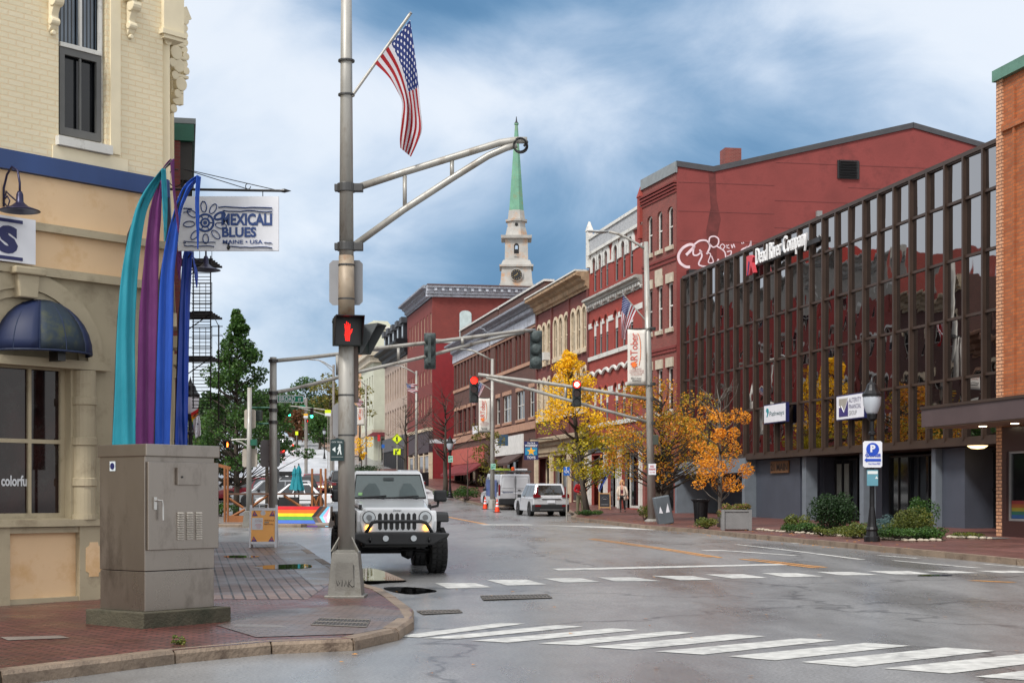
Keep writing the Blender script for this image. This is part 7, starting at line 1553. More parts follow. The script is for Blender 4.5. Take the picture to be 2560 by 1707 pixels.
car('dark red car driving down the hill towards the crossing with a lit headlamp', pxX(782, 122), 122, HU+pi-.1, paint('maroon', (120, 20, 36)), 4.7, 1.85, 1.5, 'sedan', name='moving_car', head=True)
car('black pickup on the hill partly hidden by the thick pole', pxX(853, 119), 119, HU, paint('black', (24, 26, 30)), 5.4, 1.95, 1.85, 'pickup', name='pickup_truck', cat='pickup')
sv = car('pale grey pickup parked at the kerb beyond the white four by four', pxX(1020, 121), 121, HU, paint('silver', (140, 144, 148)), 5.3, 1.95, 1.85, 'pickup', name='pickup_truck', cat='pickup')
MB().cbox((.9, -1.35, 1.05), (.06, .9, 1.1)).build('open_door', MC['car_black'], sv)
car('white car with red brake lights at the crest of the road, right one', pxX(717, 222), 222, HU, M_CWHT, 4.6, 1.85, 1.6, tail=True, name='moving_car', group='white cars climbing to the crest')
car('white car at the crest of the road, left one behind a tree', pxX(700, 231), 231, HU, M_CWHT, 4.6, 1.85, 1.8, tail=True, name='moving_car', group='white cars climbing to the crest')
car('red lit car half hidden by leaves below the crest', pxX(693, 205), 205, HU, paint('red', (140, 28, 44)), tail=True, name='moving_car')
# white compact SUV, rear view
cu = Vector((-.2116, .9774)); rc = Vector((pxX(1378, 77), 77)); c = rc+cu*2.28
su = car('white compact sport utility car parked at the right kerb, seen from behind', c.x, c.y, atan2(cu.y, cu.x), paint('pearl_white', (196, 198, 202)), 4.56, 1.86, 1.68, 'suv', cat='car')
a = 2.28
for q in list(su.children):
    if q.name.startswith(('taillight', 'number_plate')): bpy.data.objects.remove(q)
for sy in (1, -1): MB().prism([(sy*.55, .98), (sy*.93, .94), (sy*.94, 1.1), (sy*.78, 1.2), (sy*.74, 1.5), (sy*.68, 1.5), (sy*.7, 1.12), (sy*.55, 1.06)], -a-.03, -a+.06, 'x').build('taillight', M_TAIL, su); MB().box(-a-.06, -a, sy*.55, sy*.85, .5, .58).build('reflector', M_TAIL, su)
MB().box(-a-.05, -a+.4, -.94, .94, .24, .62).build('rear_cladding', M_PLBK, su, bevel=.05); MB().box(-a-.075, -a-.04, -.6, .6, .3, .38).build('skid_trim', M_RIM, su, bevel=.01); MB().box(-a-.03, -a, -.2, .2, .68, .82).build('number_plate', M_SIGNW, su); MB().box(-a-.035, -a, -.5, .5, .88, .92).build('chrome_strip', M_RIM, su)
mb = MB(); text(mb, 'CR-V', (-a-.03, .72, .78), (0, -.2, 0), (0, 0, .05)); mb.build('badge', M_RIM, su)
# white van
vc = Vector((pxX(1289, 89), 89)); c = vc+cu*2.8
va = car('white cable company van with laden roof rack parked beyond the white car', c.x, c.y, atan2(cu.y, cu.x), paint('van_white', (188, 190, 194)), 5.5, 2.02, 2.12, 'van', name='parked_van', cat='van'); a = 2.75
for q in list(va.children):
    if q.name.startswith(('number_plate',)): bpy.data.objects.remove(q)
for sy in (1, -1):
    MB().box(-a-.03, -a+.08, sy*.92, sy*1.02, .85, 1.5).build('taillight', M_TAIL, va, bevel=.02)
    MB().prism([(sy*.08, 1.28), (sy*.8, 1.28), (sy*.76, 1.82), (sy*.7, 1.9), (sy*.08, 1.9)], -a-.022+.03, -a+.02+.03, 'x').build('rear_door_window_panel', mat('van_panel', (188, 190, 194), .3, var=.02), va, bevel=.02)
MB().box(-a-.006, -a+.01, -.012, .012, .62, 2.0).build('door_seam', M_PLBK, va); MB().box(-a-.12, -a+.3, -1, 1, .32, .68).build('rear_bumper', M_PLBK, va, bevel=.04); MB().box(-a-.14, -a-.1, -.85, -.5, .5, .62).build('number_plate', M_SIGNW, va); MB().box(-a-.05, -a, -.3, -.15, 1.15, 1.19).build('handle', M_PLBK, va)
mb = MB(); text(mb, 'Spectrum', (-a-.02, .78, .98), (0, -.62, 0), (0, 0, .13), bold=.02); mb.build('lettering', mat('lettering_blue', (20, 40, 90), .5, var=0), va)
MB().box(-2.2, 1.0, 1.012, 1.016, .75, 1.75).build('side_livery', mat('side_livery_blue', (70, 90, 140), .4, var=.4, nscale=2), va); MB().cbox((1.7, -1.4, 1.3), (.05, .8, 1.2)).build('open_door', M_CWHT, va, bevel=.03)
mb = MB()
for x in (-2.5, -1.2, .2): mb.box(x, x+.05, -1, 1, 2.2, 2.26).box(x, x+.05, -.9, -.86, 2.08, 2.2).box(x, x+.05, .86, .9, 2.08, 2.2)
for y in (-.95, .95, -.3): mb.box(-2.6, .4, y-.02, y+.02, 2.26, 2.3)
mb.build('roof_rack', M_RIM, va)
MB().box(-2.5, .6, .25, .9, 2.31, 2.42).build('ladder', mat('lime_ladder', (150, 170, 60), .5, var=.3, nscale=12), va); MB().box(-2.4, -1.6, -.8, -.2, 2.31, 2.42).build('rack_box', M_CWHT, va, bevel=.03); MB().lathe([(.1, 2.31), (.1, 2.48), (.06, 2.52)], (-2.0, 0.0, 0), 12).build('beacon', mat('beacon_orange', (236, 90, 30), .4, var=0), va)
# traffic cones
def cone(label, px, Y):
    r = thing('traffic_cone', label, 'traffic cone', (pxX(px, Y), Y, h(Y)), .2, 'orange cones by the van')
    MB().box(-.19, .19, -.19, .19, 0, .035).build('base', M_PLBK, r); MB().lathe([(.15, .03), (.03, .72), (.02, .73)], (0, 0, 0), 14).build('cone', mat('cone_orange', (232, 66, 22), .5, var=.05), r)
    for z0, z1 in ((.32, .42), (.5, .58)): MB().lathe([(.152-.12*z0/.7*1.0+.006-.0, z0), (.152-.12*z1/.7+.006, z1)], (0, 0, 0), 14).build('band', M_SIGNW, r)
cone('left orange and white cone behind the van corner', 1213, 90.5); cone('right orange and white cone, closer to the van rear', 1243, 84.5)
# --- white four by four driving to the camera
jd = Vector((.19, -.98)).normalized(); J = thing('off_road_car', 'white lifted off-road car with black bumper and big tyres stopped beside the thick pole', 'car', (-2.27, 29.15, h(29.2)), atan2(jd.y, jd.x))
for x in (0, -2.42):
    for sy in (1, -1): 
        wheel(J, x, sy*.83, .425, .33, M_RIMD, 5)
        tb = MB()
        for i in range(26):
            t = 2*pi*i/26
            for k in (-.1, 0, .1): tb.cbox((x+.425*cos(t), sy*.83+k, .425+.425*sin(t)), (.03, .075, .07), ry=-t+k*2)
        o = tb.build('tread_blocks', M_TYRE, J.children[-1]); 
MB().prism([(.5, .78), (.56, 1.0), (.52, 1.2), (-.62, 1.27), (-.62, 1.42), (-2.75, 1.42), (-2.85, .7), (-2.0, .62), (-.4, .62), (.2, .7)], -.76, .76).build('body', M_CWHT, J, bevel=.04)
MB().add([(.5, -.66, 1.2), (.5, .66, 1.2), (-.66, .74, 1.3), (-.66, -.74, 1.3), (.45, -.6, 1.255), (.45, .6, 1.255), (-.66, .66, 1.42), (-.66, -.66, 1.42), ], [(0, 1, 5, 4), (4, 5, 6, 7), (1, 2, 6, 5), (0, 4, 7, 3), (3, 7, 6, 2), (0, 3, 2, 1)]).build('hood', M_CWHT, J, bevel=.05)
gr_ = MB().prism([(-.66, .78), (.66, .78), (.7, .95), (.7, 1.12), (.6, 1.235), (-.6, 1.235), (-.7, 1.12), (-.7, .95)], .5, .585, 'x').build('grille', M_CWHT, J, bevel=.03)
for i in range(7):
    y = (i-3)*.108; MB().prism([(y-.036, .86), (y, .83), (y+.036, .86), (y+.036, 1.13), (y, 1.16), (y-.036, 1.13)], .57, .592, 'x').build('slot', M_BLK, gr_)
mb = MB(); text(mb, 'Jeep', (.594, -.08, 1.178), (0, .16, 0), (0, 0, .045), bold=.02); mb.build('badge', M_RIM, gr_)
for sy in (1, -1):
    hl = MB().disc((.6, sy*.53, 1.07), .11, 'x', .03, 24).build('headlight', M_HEAD, J); MB().tube([(.6, sy*.53+.115*cos(t), 1.07+.115*sin(t)) for t in [2*pi*i/24 for i in range(25)]], .01, 5).build('headlight_ring', M_PLBK, hl); MB().disc((.612, sy*.53, 1.07), .055, 'x', .02, 16).build('bulb_bowl', M_RIM, hl)
    MB().disc((.6, sy*.545, .875), .055, 'x', .03, 18).build('turn_signal', mat('amber_lit', (255, 176, 70), .4, var=0, emit=3), J)
    MB().prism([(.5, .98), (.46, 1.12), (.36, 1.17), (-.5, 1.17), (-.62, 1.05), (-.75, .8), (-.62, .8), (-.5, 1.0), (-.4, 1.06), (.3, 1.06), (.42, .98)], sy*.7, sy*1.0).build('fender_flare', M_PLBK, J, bevel=.03)
    MB().prism([(-1.85, .85), (-1.95, 1.12), (-2.05, 1.16), (-2.8, 1.16), (-2.92, 1.0), (-2.8, .95), (-2.7, 1.06), (-2.1, 1.06), (-1.98, .85)], sy*.7, sy*.98).build('fender_flare', M_PLBK, J, bevel=.03)
    m_ = MB().box(-.78, -.62, sy*.88, sy*1.13, 1.36, 1.59).build('mirror', M_PLBK, J, bevel=.04); MB().tube([(-.7, sy*.78, 1.25), (-.7, sy*.95, 1.28), (-.7, sy*.97, 1.4)], .03, 6).build('mirror_arm', M_PLBK, m_)
    MB().disc((.99, sy*.26, .69), .055, 'x', .04, 16).build('fog_light', M_HEAD, J)
    mb = MB(); 
    if sy > 0: text(mb, 'RUBICON', (-.42, .752, 1.28), (.42, -.0, -.03), (0, -.03, .07), bold=.02)
    else: text(mb, 'RUBICON', (.02, -.752, 1.25), (-.42, 0, .03), (0, .03, .07), bold=.02)
    mb.build('decal', mat('decal_dark_red', (84, 30, 28), .5, var=0), J); MB().cbox((.25, sy*.66, 1.26), (.09, .05, .1)).build('hood_latch', M_PLBK, J)
# windscreen frame and hardtop
WF = [(-.66, -.72, 1.42), (-.66, .72, 1.42), (-.98, .62, 1.9), (-.98, -.62, 1.9)]
MB().add([(-.64, -.76, 1.4), (-.64, .76, 1.4), (-.98, .67, 1.93), (-.98, -.67, 1.93), (-.74, -.76, 1.4), (-.74, .76, 1.4), (-1.08, .67, 1.93), (-1.08, -.67, 1.93)], [(0, 1, 2, 3), (7, 6, 5, 4), (1, 5, 6, 2), (0, 3, 7, 4), (3, 2, 6, 7), (0, 4, 5, 1)]).build('windscreen_frame', M_CWHT, J, bevel=.03)
n_ = Vector((.83, 0, .55)); F_ = [Vector(v_)+Vector((.02, 0, .01)) for v_ in [(-.66, -.71, 1.43), (-.66, .71, 1.43), (-.965, .63, 1.88), (-.965, -.63, 1.88)]]
ws = MB().add(F_, [(0, 1, 2, 3)]).build('windscreen', mat('windscreen_glass', (78, 94, 94), .07, var=.12, nscale=1.5, spec=1.), J)
mb = MB(); mb.tube([F_[0], F_[1], F_[2], F_[3], F_[0]], .016, 5); mb.build('rubber_seal', M_PLBK, ws)
off = Vector((.012, 0, .012))
def wpt(u, v_): return (F_[0]*(1-u)+F_[1]*u)*(1-v_)+(F_[3]*(1-u)+F_[2]*u)*v_+off
MB().tube([wpt(.1, -.02), wpt(.45, .06)], .014, 5).tube([wpt(.42, -.08), wpt(.3, .02)], .014, 5).tube([wpt(.55, -.02), wpt(.9, .05)], .014, 5).tube([wpt(.88, -.08), wpt(.76, .02)], .014, 5).build('wiper', M_PLBK, J)
MB().add([wpt(.06, .08), wpt(.12, .08), wpt(.12, .2), wpt(.06, .2)], [(0, 1, 2, 3)]).build('inspection_sticker', mat('sticker_green', (150, 200, 130), .5, var=.05), ws)
mb = MB(); mb.add([wpt(.42, .74), wpt(.58, .74), wpt(.58, .86), wpt(.42, .86)], [(0, 1, 2, 3)]); mb.build('rear_view_mirror', mat('mirror_grey', (52, 60, 62), .4), ws)
for pts in ([(.1, .0), (.12, .3), (.2, .6), (.3, .6), (.36, .3), (.37, .0)], [(.63, 0), (.65, .3), (.72, .6), (.82, .6), (.88, .3), (.89, 0)]): MB().add([wpt(*q) for q in pts], [tuple(range(6))]).build('seat_outline', mat('seat_through_glass', (70, 84, 85), .2), ws)
MB().add([(-.98, -.67, 1.9), (-.98, .67, 1.9), (-2.8, .67, 1.88), (-2.8, -.67, 1.88), (-1.1, -.78, 1.42), (-1.1, .78, 1.42), (-2.85, .78, 1.42), (-2.85, -.78, 1.42), (-1.02, -.64, 1.97), (-1.02, .64, 1.97), (-2.75, .64, 1.95), (-2.75, -.64, 1.95)], [(0, 1, 9, 8), (8, 9, 10, 11), (1, 2, 10, 9), (2, 3, 11, 10), (3, 0, 8, 11), (4, 5, 1, 0), (5, 6, 2, 1), (6, 7, 3, 2), (7, 4, 0, 3)]).build('hardtop', M_CWHT, J, bevel=.03)
for sy in (1, -1): MB().add([(-1.12, sy*.785, 1.47), (-1.7, sy*.79, 1.47), (-1.7, sy*.69, 1.84), (-1.2, sy*.69, 1.84)], [(0, 1, 2, 3)]).add([(-1.8, sy*.79, 1.47), (-2.7, sy*.79, 1.47), (-2.7, sy*.69, 1.84), (-1.8, sy*.69, 1.84)], [(0, 1, 2, 3)]).build('side_window', M_CGL, J, thick=.01)
bpm = MB().prism([(-.95, .78), (-.52, .8), (.52, .8), (.95, .78), (.9, .7), (.62, .56), (-.62, .56), (-.9, .7)], .6, .98, 'x').build('bumper', M_PLBK, J, bevel=.03)
MB().tube([(.9, -.62, .79), (.9, -.5, .98), (.9, -.42, 1.0), (.9, .42, 1.0), (.9, .5, .98), (.9, .62, .79)], .032, 8).build('bull_bar', M_PLBK, bpm, True)
for y in (-.55, .55): MB().tube([(.97, y, .7), (1.03, y, .66), (.97, y, .62)], .02, 6).build('tow_shackle', M_BLK, bpm)
MB().tube([(0, -.75, .42), (0, .75, .42)], .045, 8).lathe([(.001, -.16), (.13, -.1), (.16, 0), (.13, .1), (.001, .16)], (0, .28, .42), 14).tube([(.25, -.65, .45), (.25, .65, .45)], .02, 6).box(.1, .2, -.62, .62, .5, .58).build('front_axle', M_BLK, J); MB().box(-2.6, .45, -.6, .6, .52, .66).build('chassis', M_BLK, J)
MB().tube([(-2.42, -.75, .42), (-2.42, .75, .42)], .045, 8).build('rear_axle', M_BLK, J)
# ---------------- trees and plants ----------------
M_BARK = mat('bark', (70, 62, 54), .9, var=.3, nscale=6, bump=.8, bscale=18, stretch=(1, 1, .3)); M_BARKG = mat('grey_bark', (96, 92, 86), .9, var=.25, nscale=6, bump=.6, bscale=18, stretch=(1, 1, .3))
LSH = leafmat('shrub_leaves', [(52, 70, 28), (84, 98, 40), (110, 116, 46), (130, 112, 44)]); LG = leafmat('green_leaves', [(28, 52, 20), (44, 78, 28), (66, 100, 36), (84, 116, 44)]); LG2 = leafmat('dark_green_leaves', [(24, 46, 22), (38, 64, 30), (56, 84, 40)])
LY = leafmat('ginkgo_yellow_leaves', [(196, 176, 20), (238, 186, 12), (250, 204, 24), (214, 180, 20)]); LYG = leafmat('yellow_green_leaves', [(120, 136, 22), (176, 162, 26), (216, 178, 26)])
LO = leafmat('orange_leaves', [(190, 104, 20), (218, 138, 26), (232, 160, 36), (170, 90, 24)]); LOO = leafmat('orange_olive_leaves', [(112, 122, 30), (172, 150, 30), (214, 136, 26), (190, 96, 26)]); LBR = leafmat('brown_leaves', [(94, 74, 40), (110, 64, 36), (80, 84, 38)])
LOL = leafmat('olive_leaves', [(84, 90, 36), (112, 108, 44), (140, 118, 40)]); LBL = leafmat('blue_spruce_needles', [(70, 96, 98), (92, 120, 118)])
def leaves(rnd, centers, nper, size, flat=.0):
    vs = []; fs = []
    for (cx, cy, cz, rx, rz_) in centers:
        for _ in range(nper):
            while True:
                a, b, c = rnd.uniform(-1, 1), rnd.uniform(-1, 1), rnd.uniform(-1, 1); d = a*a+b*b+c*c
                if d < 1: break
            k = d**-.22 if d > .05 else 1
            p = Vector((cx+a*rx*k, cy+b*rx*k, cz+c*rz_*k)); s = size*rnd.uniform(.6, 1.35)
            u = Vector((rnd.gauss(0, 1), rnd.gauss(0, 1), rnd.gauss(0, .7))).normalized(); w = u.cross(Vector((rnd.gauss(0, 1), rnd.gauss(0, 1), rnd.gauss(0, 1)))).normalized()
            n = len(vs); vs += [p-u*s*.5, p+w*s*.42, p+u*s*.5, p-w*s*.42]; fs.append((n, n+1, n+2, n+3))
    return vs, fs
def tree(label, X, Y, H, shape, nclump, nper, leaf, lm, name='street_tree', seed=1, trunk=.14, bark=None, cl=.55, lean=0., stems=1, base=.25, cat='tree', group=None, bare=0, z=None, twig=True, rmin=.08):
    rnd = random.Random(seed); r = thing(name, label, cat, (X, Y, (h(Y)+KERB) if z is None else z), 0, group)
    cs_ = []
    for i in range(nclump):
        t = (i+.5)/nclump if nclump < 12 else rnd.random()**.9
        zc = H*(base+(1-base)*t); R_ = shape(t)
        ang = rnd.uniform(0, 2*pi); rr = R_*sqrt(rnd.uniform(rmin, 1))
        cs_.append((lean*t+rr*cos(ang), rr*sin(ang), zc, cl*rnd.uniform(.55, 1.15)*(.45+.55*min(1, R_)), cl*rnd.uniform(.4, .8)*(.45+.55*min(1, R_))))
    mb = MB()
    for sdx in range(stems):
        ox = (sdx-(stems-1)/2)*trunk*1.6; top = H*(.88 if stems == 1 else .45)
        mb.tube([(ox*k*(1 if stems == 1 else 1+3*k)+lean*k+rnd.uniform(-.04, .04)*H*.1, rnd.uniform(-.03, .03), top*k) for k in (0, .15, .35, .6, .8, 1)], [trunk*1.25, trunk, trunk*.85, trunk*.6, trunk*.35, trunk*.1], 8)
    for (x, y, zc, a, b) in cs_:
        z0 = max(H*base*.6, zc-.45*sqrt(x*x+y*y)-.3); x0 = lean*z0/H
        mb.tube([(x0, 0, z0), ((x0+x)/2+rnd.uniform(-.1, .1), y/2+rnd.uniform(-.1, .1), z0+(zc-z0)*.4), (x, y, zc)], [trunk*.34, trunk*.2, trunk*.06], 5)
        if twig:
            for _ in range(2 if not bare else 5):
                e = (x+rnd.uniform(-1, 1)*a*1.3, y+rnd.uniform(-1, 1)*a*1.3, zc+rnd.uniform(-.3, 1.2)*a*1.2); mb.tube([(x, y, zc), e], [trunk*.08, trunk*.03], 4)
    mb.build('trunk', bark or M_BARK, r, smooth=True)
    if isinstance(lm, list): parts = lm
    else: parts = [(lm, 0, 1)]
    for m, t0, t1 in parts:
        sel = [c for c in cs_ if t0 <= (c[2]/H-base)/(1-base) < t1+.001]
        if sel and nper: v_, f_ = leaves(rnd, sel, nper, leaf); MB().add(v_, f_).build('crown', m, r)
    return r
X_ = pxX
# left green conical tree and companions
tree('tall green tree with a spiky conical crown left of the cross street pole', X_(592, 72), 72, 9.7, lambda t: (3.2*(1-t)**1.15+.06)*(.62+.6*abs(sin(t*19))), 165, 105, .13, LG, seed=3, trunk=.13, cl=.5, base=.24, rmin=.25)
tree('broad dark green tree low behind the fire escape', X_(528, 76), 76, 5.6, lambda t: 1.7*sqrt(max(.05, 1-t*t)), 46, 150, .15, LG2, seed=5, trunk=.13, cl=.8, base=.34)
tree('green tree leaning towards the hill road at the right of the tall green tree', X_(668, 82), 82, 6.2, lambda t: 1.5*sqrt(max(.05, 1-t*t)), 34, 130, .15, LG, seed=6, trunk=.12, cl=.7, base=.56)
tree('small yellowing tree glimpsed through the fire escape', X_(492, 90), 90, 6.2, lambda t: 1.3*(1-t)**.5, 16, 80, .2, LYG, seed=8, trunk=.1, cl=.6)
# yellow ginkgo
tree('bright yellow ginkgo tree behind the lit red light', X_(1468, 73.5), 73.5, 7.85, lambda t: (1.75 if t < .45 else 1.75*(1-(t-.45)/.55)**.9+.12)*(.75 if t < .1 else 1), 66, 155, .10, [(LYG, 0, .42), (LY, .42, 1)], seed=11, trunk=.13, cl=.62, lean=-.95, base=.23)
tree('spreading tree with thin rusty orange and olive leaves behind the tall steel pole', X_(1655, 64), 64, 5.6, lambda t: 2.75*sqrt(max(.04, 1-(t-.4)**2*2.4)), 84, 115, .085, LOO, seed=14, trunk=.13, cl=.62, stems=3, base=.33)
tree('small bright orange tree with a thin straight trunk beside the grey planter', X_(1806, 52), 52.5, 5.1, lambda t: 1.15*sqrt(max(.05, 1-(2*t-.75)**2*.8)) if t < .8 else .9, 44, 150, .065, [(LO, 0, .8)], seed=16, trunk=.075, cl=.38, base=.26, bark=M_BARKG)
# up the street
tree('leafless dark street tree with curved limbs before the lamp post', X_(1113, 110), 110, 7.2, lambda t: 2.4, 26, 0, .1, LOL, seed=18, trunk=.17, cl=1.0, bare=1, base=.45)
tree('bare dark tree in front of the black slatted shopfront', X_(1014, 128), 128, 7.5, lambda t: 2.2, 22, 0, .1, LOL, seed=19, trunk=.15, cl=1.0, bare=1, base=.4)
tree('thin bare sapling in front of the white shop windows', X_(1166, 100), 103, 4.2, lambda t: .7, 9, 0, .1, LOL, seed=20, trunk=.05, cl=.5, bare=1, base=.35)
tree('small olive leaved tree hiding the blue hanging shop sign', X_(1222, 97), 98, 5.0, lambda t: .95, 22, 60, .13, LOL, seed=21, trunk=.07, cl=.5, base=.3)
tree('young golden tree standing in front of the cream building', X_(904, 160), 160, 3.8, lambda t: .9*t+.3, 10, 60, .16, LY, seed=22, trunk=.07, cl=.5, base=.4)
tree('golden leaved tree high beside the cream building windows', X_(900, 190), 190, 10.5, lambda t: 1.2, 10, 60, .3, LOL, seed=23, trunk=.15, cl=1.1, base=.55)
# crest trees
GW = 'trees at the crest of the hill'
for i, (px, py, Y, rr, m, lb_) in enumerate([(765, 955, 235, 3.4, LG, 'green rounded tree at the crest left of the far street light'), (700, 1000, 240, 3.2, LG2, 'dark green tree at the crest behind the white cars'), (825, 945, 232, 3.0, LOL, 'olive thin tree at the crest right beside the thick pole'), (795, 1000, 246, 3., LOL, 'yellowish tree at the crest between the far signal poles'),
        (742, 1035, 228, 2.0, LBR, 'reddish brown low tree at the crest above the road'), (655, 985, 250, 4., LG2, 'dark tree at the crest hidden by the cross street pole'), (848, 990, 243, 3.4, LOL, 'olive tree at the crest behind the thick pole'), (725, 985, 252, 3.6, LG, 'green tree at the crest seen below the street name plate'), (610, 990, 255, 4.5, LG2, 'dark tree far behind the tall green tree'), (800, 1040, 222, 1.6, LG, 'small green tree at the crest by the pavement')]):
    H = EYE+(HOR-py)*Y/FPX-h(Y); tree(lb_, X_(px, Y), Y, H, lambda t, rr=rr: rr*sqrt(max(.05, 1-(2*t-1)**2)), 30, 90, .34, m, seed=40+i, trunk=.2, cl=1.5, base=.3, group=GW, z=h(Y), twig=False)
def bush(label, X, Y, rx, H, m, n=12, nper=120, leaf=.06, seed=1, name='shrub', dz=KERB, stems=True, group=None):
    rnd = random.Random(seed); r = thing(name, label, 'shrub', (X, Y, h(Y)+dz), 0, group); cs_ = []; mb = MB()
    for i in range(n):
        a = rnd.uniform(0, 2*pi); q = sqrt(rnd.random()); zc = H*(.3+.55*rnd.random()*(1-q*.5)); x, y = rx*.72*q*cos(a), rx*.6*q*sin(a); cs_.append((x, y, zc, rx*.36, H*.24)); mb.tube([(x*.15, y*.15, 0), (x*.6, y*.6, zc*.5), (x, y, zc)], [.018, .012, .004], 4)
    mb.build('stems', M_BARK, r); v_, f_ = leaves(rnd, cs_, nper, leaf); v_ = [(p[0], p[1], max(p[2], .01)) for p in v_]; MB().add(v_, f_).build('foliage', m, r); return r
bush('large rounded dark green shrub in the bed under the financial sign', X_(2083, 44.5), 44.5, .76, 1.4, LG2, 26, 260, .055, 61)
bush('yellow green shrub in the bed close to the light grey post', X_(2295, 40.6), 41.2, .6, .95, LSH, 16, 200, .05, 62); bush('dark green shrub against the shop window behind the yellow one', X_(2312, 42.5), 42.8, .5, 1.25, LG, 14, 200, .05, 63)
bush('low blue grey spruce shrub behind the lamp post', X_(2215, 42.5), 42.5, .5, .62, LBL, 10, 220, .035, 64); bush('low yellow green bush left of the large dark shrub', X_(1996, 47.5), 47.5, .55, .62, LSH, 10, 160, .05, 65)
bush('tiny rusty bush in the bed before the large dark shrub', X_(2055, 43.4), 43.4, .3, .3, LSH, 6, 120, .045, 66); bush('grassy green tuft in the bed left of the lamp post', X_(2140, 41.5), 41.5, .5, .42, LSH, 9, 150, .05, 67)
bush('wide green ground shrub in the bed right of the lamp post', X_(2265, 39.8), 40.2, .8, .4, LG, 14, 180, .05, 68); bush('flowering green bush at the foot of the black litter bin', X_(1768, 50.8), 50.8, .55, .42, LSH, 10, 150, .05, 69)
bush('yellow flowered bush at the foot of the tall steel pole', X_(1612, 63), 63, .42, .8, LSH, 9, 110, .06, 70); bush('green ground plants round the ginkgo trunk', X_(1468, 72.5), 72.3, .75, .32, LG, 10, 120, .06, 71)
bush('bright green bush on the pavement beyond the white bonnet', X_(1165, 103), 104, 1.1, 1.05, LG, 14, 130, .09, 72); bush('low green plants round the leafless tree foot', X_(1115, 108), 109, 1.1, .6, LG, 10, 110, .09, 73); bush('dark green bush under the young golden tree', X_(905, 158), 158, 1.9, 1.1, LG2, 12, 100, .13, 74)
bush('green plants at the base of the patio trees', X_(545, 70), 71, .9, .8, LG, 8, 110, .1, 75); bush('small grass patch beside the buff brick corner', X_(2420, 41.6), 41.6, .55, .2, LSH, 8, 130, .04, 76); bush('weed growing out of the granite kerb joint', *G(452, 1640, 0), .12, .2, LSH, 4, 60, .025, 77, dz=.05)
for i, (px, Y, rx, H, l) in enumerate([(2010, 46.2, .7, .35, 'left end'), (2110, 43.0, .6, .3, 'front of the large dark shrub'), (2180, 43.2, .8, .4, 'middle'), (2240, 42.3, .7, .45, 'right part'), (2325, 40.4, .6, .4, 'right end')]): bush('low leafy ground cover clump in the planting bed, '+l, X_(px, Y), Y, rx, H, LSH if i % 2 else LG, 14, 170, .045, 90+i, group='ground cover clumps in the planting bed')
# bed soil and edging stones
plate('planting_bed', [(7.9, 48.8), (9.35, 42.6), (10.35, 39.4), (11.3, 39.6), (11.6, 41), (9.6, 49.8)], KERB+.012, mat('bed_soil', (74, 60, 46), .9, var=.3, nscale=6, bump=.8))
plate('gravel_patch', [(12.0, 41.8), (12.9, 40.7), (13.6, 41.3), (13.2, 43)], KERB+.012, mat('grey_gravel', (104, 100, 96), .9, var=.4, nscale=20, bump=1, bscale=60))
rnd = random.Random(5)
for k, (a, b, n) in enumerate([((7.9, 48.8), (9.35, 42.6), 22), ((9.35, 42.6), (10.35, 39.4), 14), ((10.35, 39.4), (11.3, 39.6), 5), ((12.0, 41.8), (12.9, 40.7), 7)]):
    for i in range(n):
        t = (i+rnd.random()*.5)/n; x, y = a[0]+(b[0]-a[0])*t, a[1]+(b[1]-a[1])*t; s = rnd.uniform(.07, .13)
        o = MB().lathe([(s*.7, 0), (s, s*.3), (s*.75, s*.6), (s*.2, s*.7)], (0, 0, 0), 6, sc=(1, rnd.uniform(.6, .9))).build('edging_stone', M_STONE, None); o.location = (x, y, h(y)+KERB-.01); o.rotation_euler = (0, 0, rnd.uniform(0, 3)); tag(o, 'pale rough stones edging the planting bed', 'stone', 'edging stones of the planting bed')
# fallen leaves on the right kerb: nobody could count them
mb = MB()
for _ in range(420):
    t = rnd.random(); a = Vector(RK1[9]).lerp(Vector(RK1[13]), t); x, y = a.x+rnd.gauss(-.25, .5), a.y+rnd.gauss(-.1, .6); z = h(y)+(KERB+.012 if x > a.x+.0 else .012); s = rnd.uniform(.025, .05); q = rnd.uniform(0, 6)
    mb.add([(x+s*cos(q+k*pi/2), y+s*sin(q+k*pi/2), z+rnd.uniform(0, .01)) for k in range(4)], [(0, 1, 2, 3)])
for _ in range(30):
    x, y = G(rnd.uniform(700, 2560), rnd.uniform(1440, 1700), 0); s = rnd.uniform(.015, .035); q = rnd.uniform(0, 6); mb.add([(x+s*cos(q+k*pi/2), y+s*sin(q+k*pi/2), h(y)+.012+rnd.uniform(0, .008)) for k in range(4)], [(0, 1, 2, 3)])
tag(mb.build('fallen_leaves', LO), 'scattered orange fallen leaves along the right kerb and road', 'fallen leaves', kind='stuff')
# ---------------- patio, street furniture, people ----------------
M_WOOD = mat('brown_timber', (132, 82, 44), .7, var=.2, nscale=3, bump=.3, stretch=(1, 1, .3)); M_WOODD = mat('dark_timber', (84, 58, 44), .7, var=.2, nscale=3)
Yp = 60.; s = FPX/Yp; p0 = (X_(569, Yp), Yp, h(Yp)+.1)
pt_ = thing('patio_fence', 'brown timber patio enclosure with cross braces and tall posts behind the rainbow barrier', 'fence', p0); P = lambda x, y, dy=0.: sp(*Q6(x, y), Yp+dy, p0)
for x, yt, yb in ((378, 400, 1010), (412, 400, 1040), (1385, 420, 900), (1485, 420, 900), (1540, 420, 900)): a, b = P(x-11, yb), P(x+11, yt); MB().box(a[0], b[0], -.06, .06, 0, b[2]).build('post', M_WOOD, pt_)
MB().cbox(((P(340, 390)[0]), 0, P(340, 390)[2]), (.75, .1, .12), ry=.25).build('slanted_beam', M_WOOD, pt_)
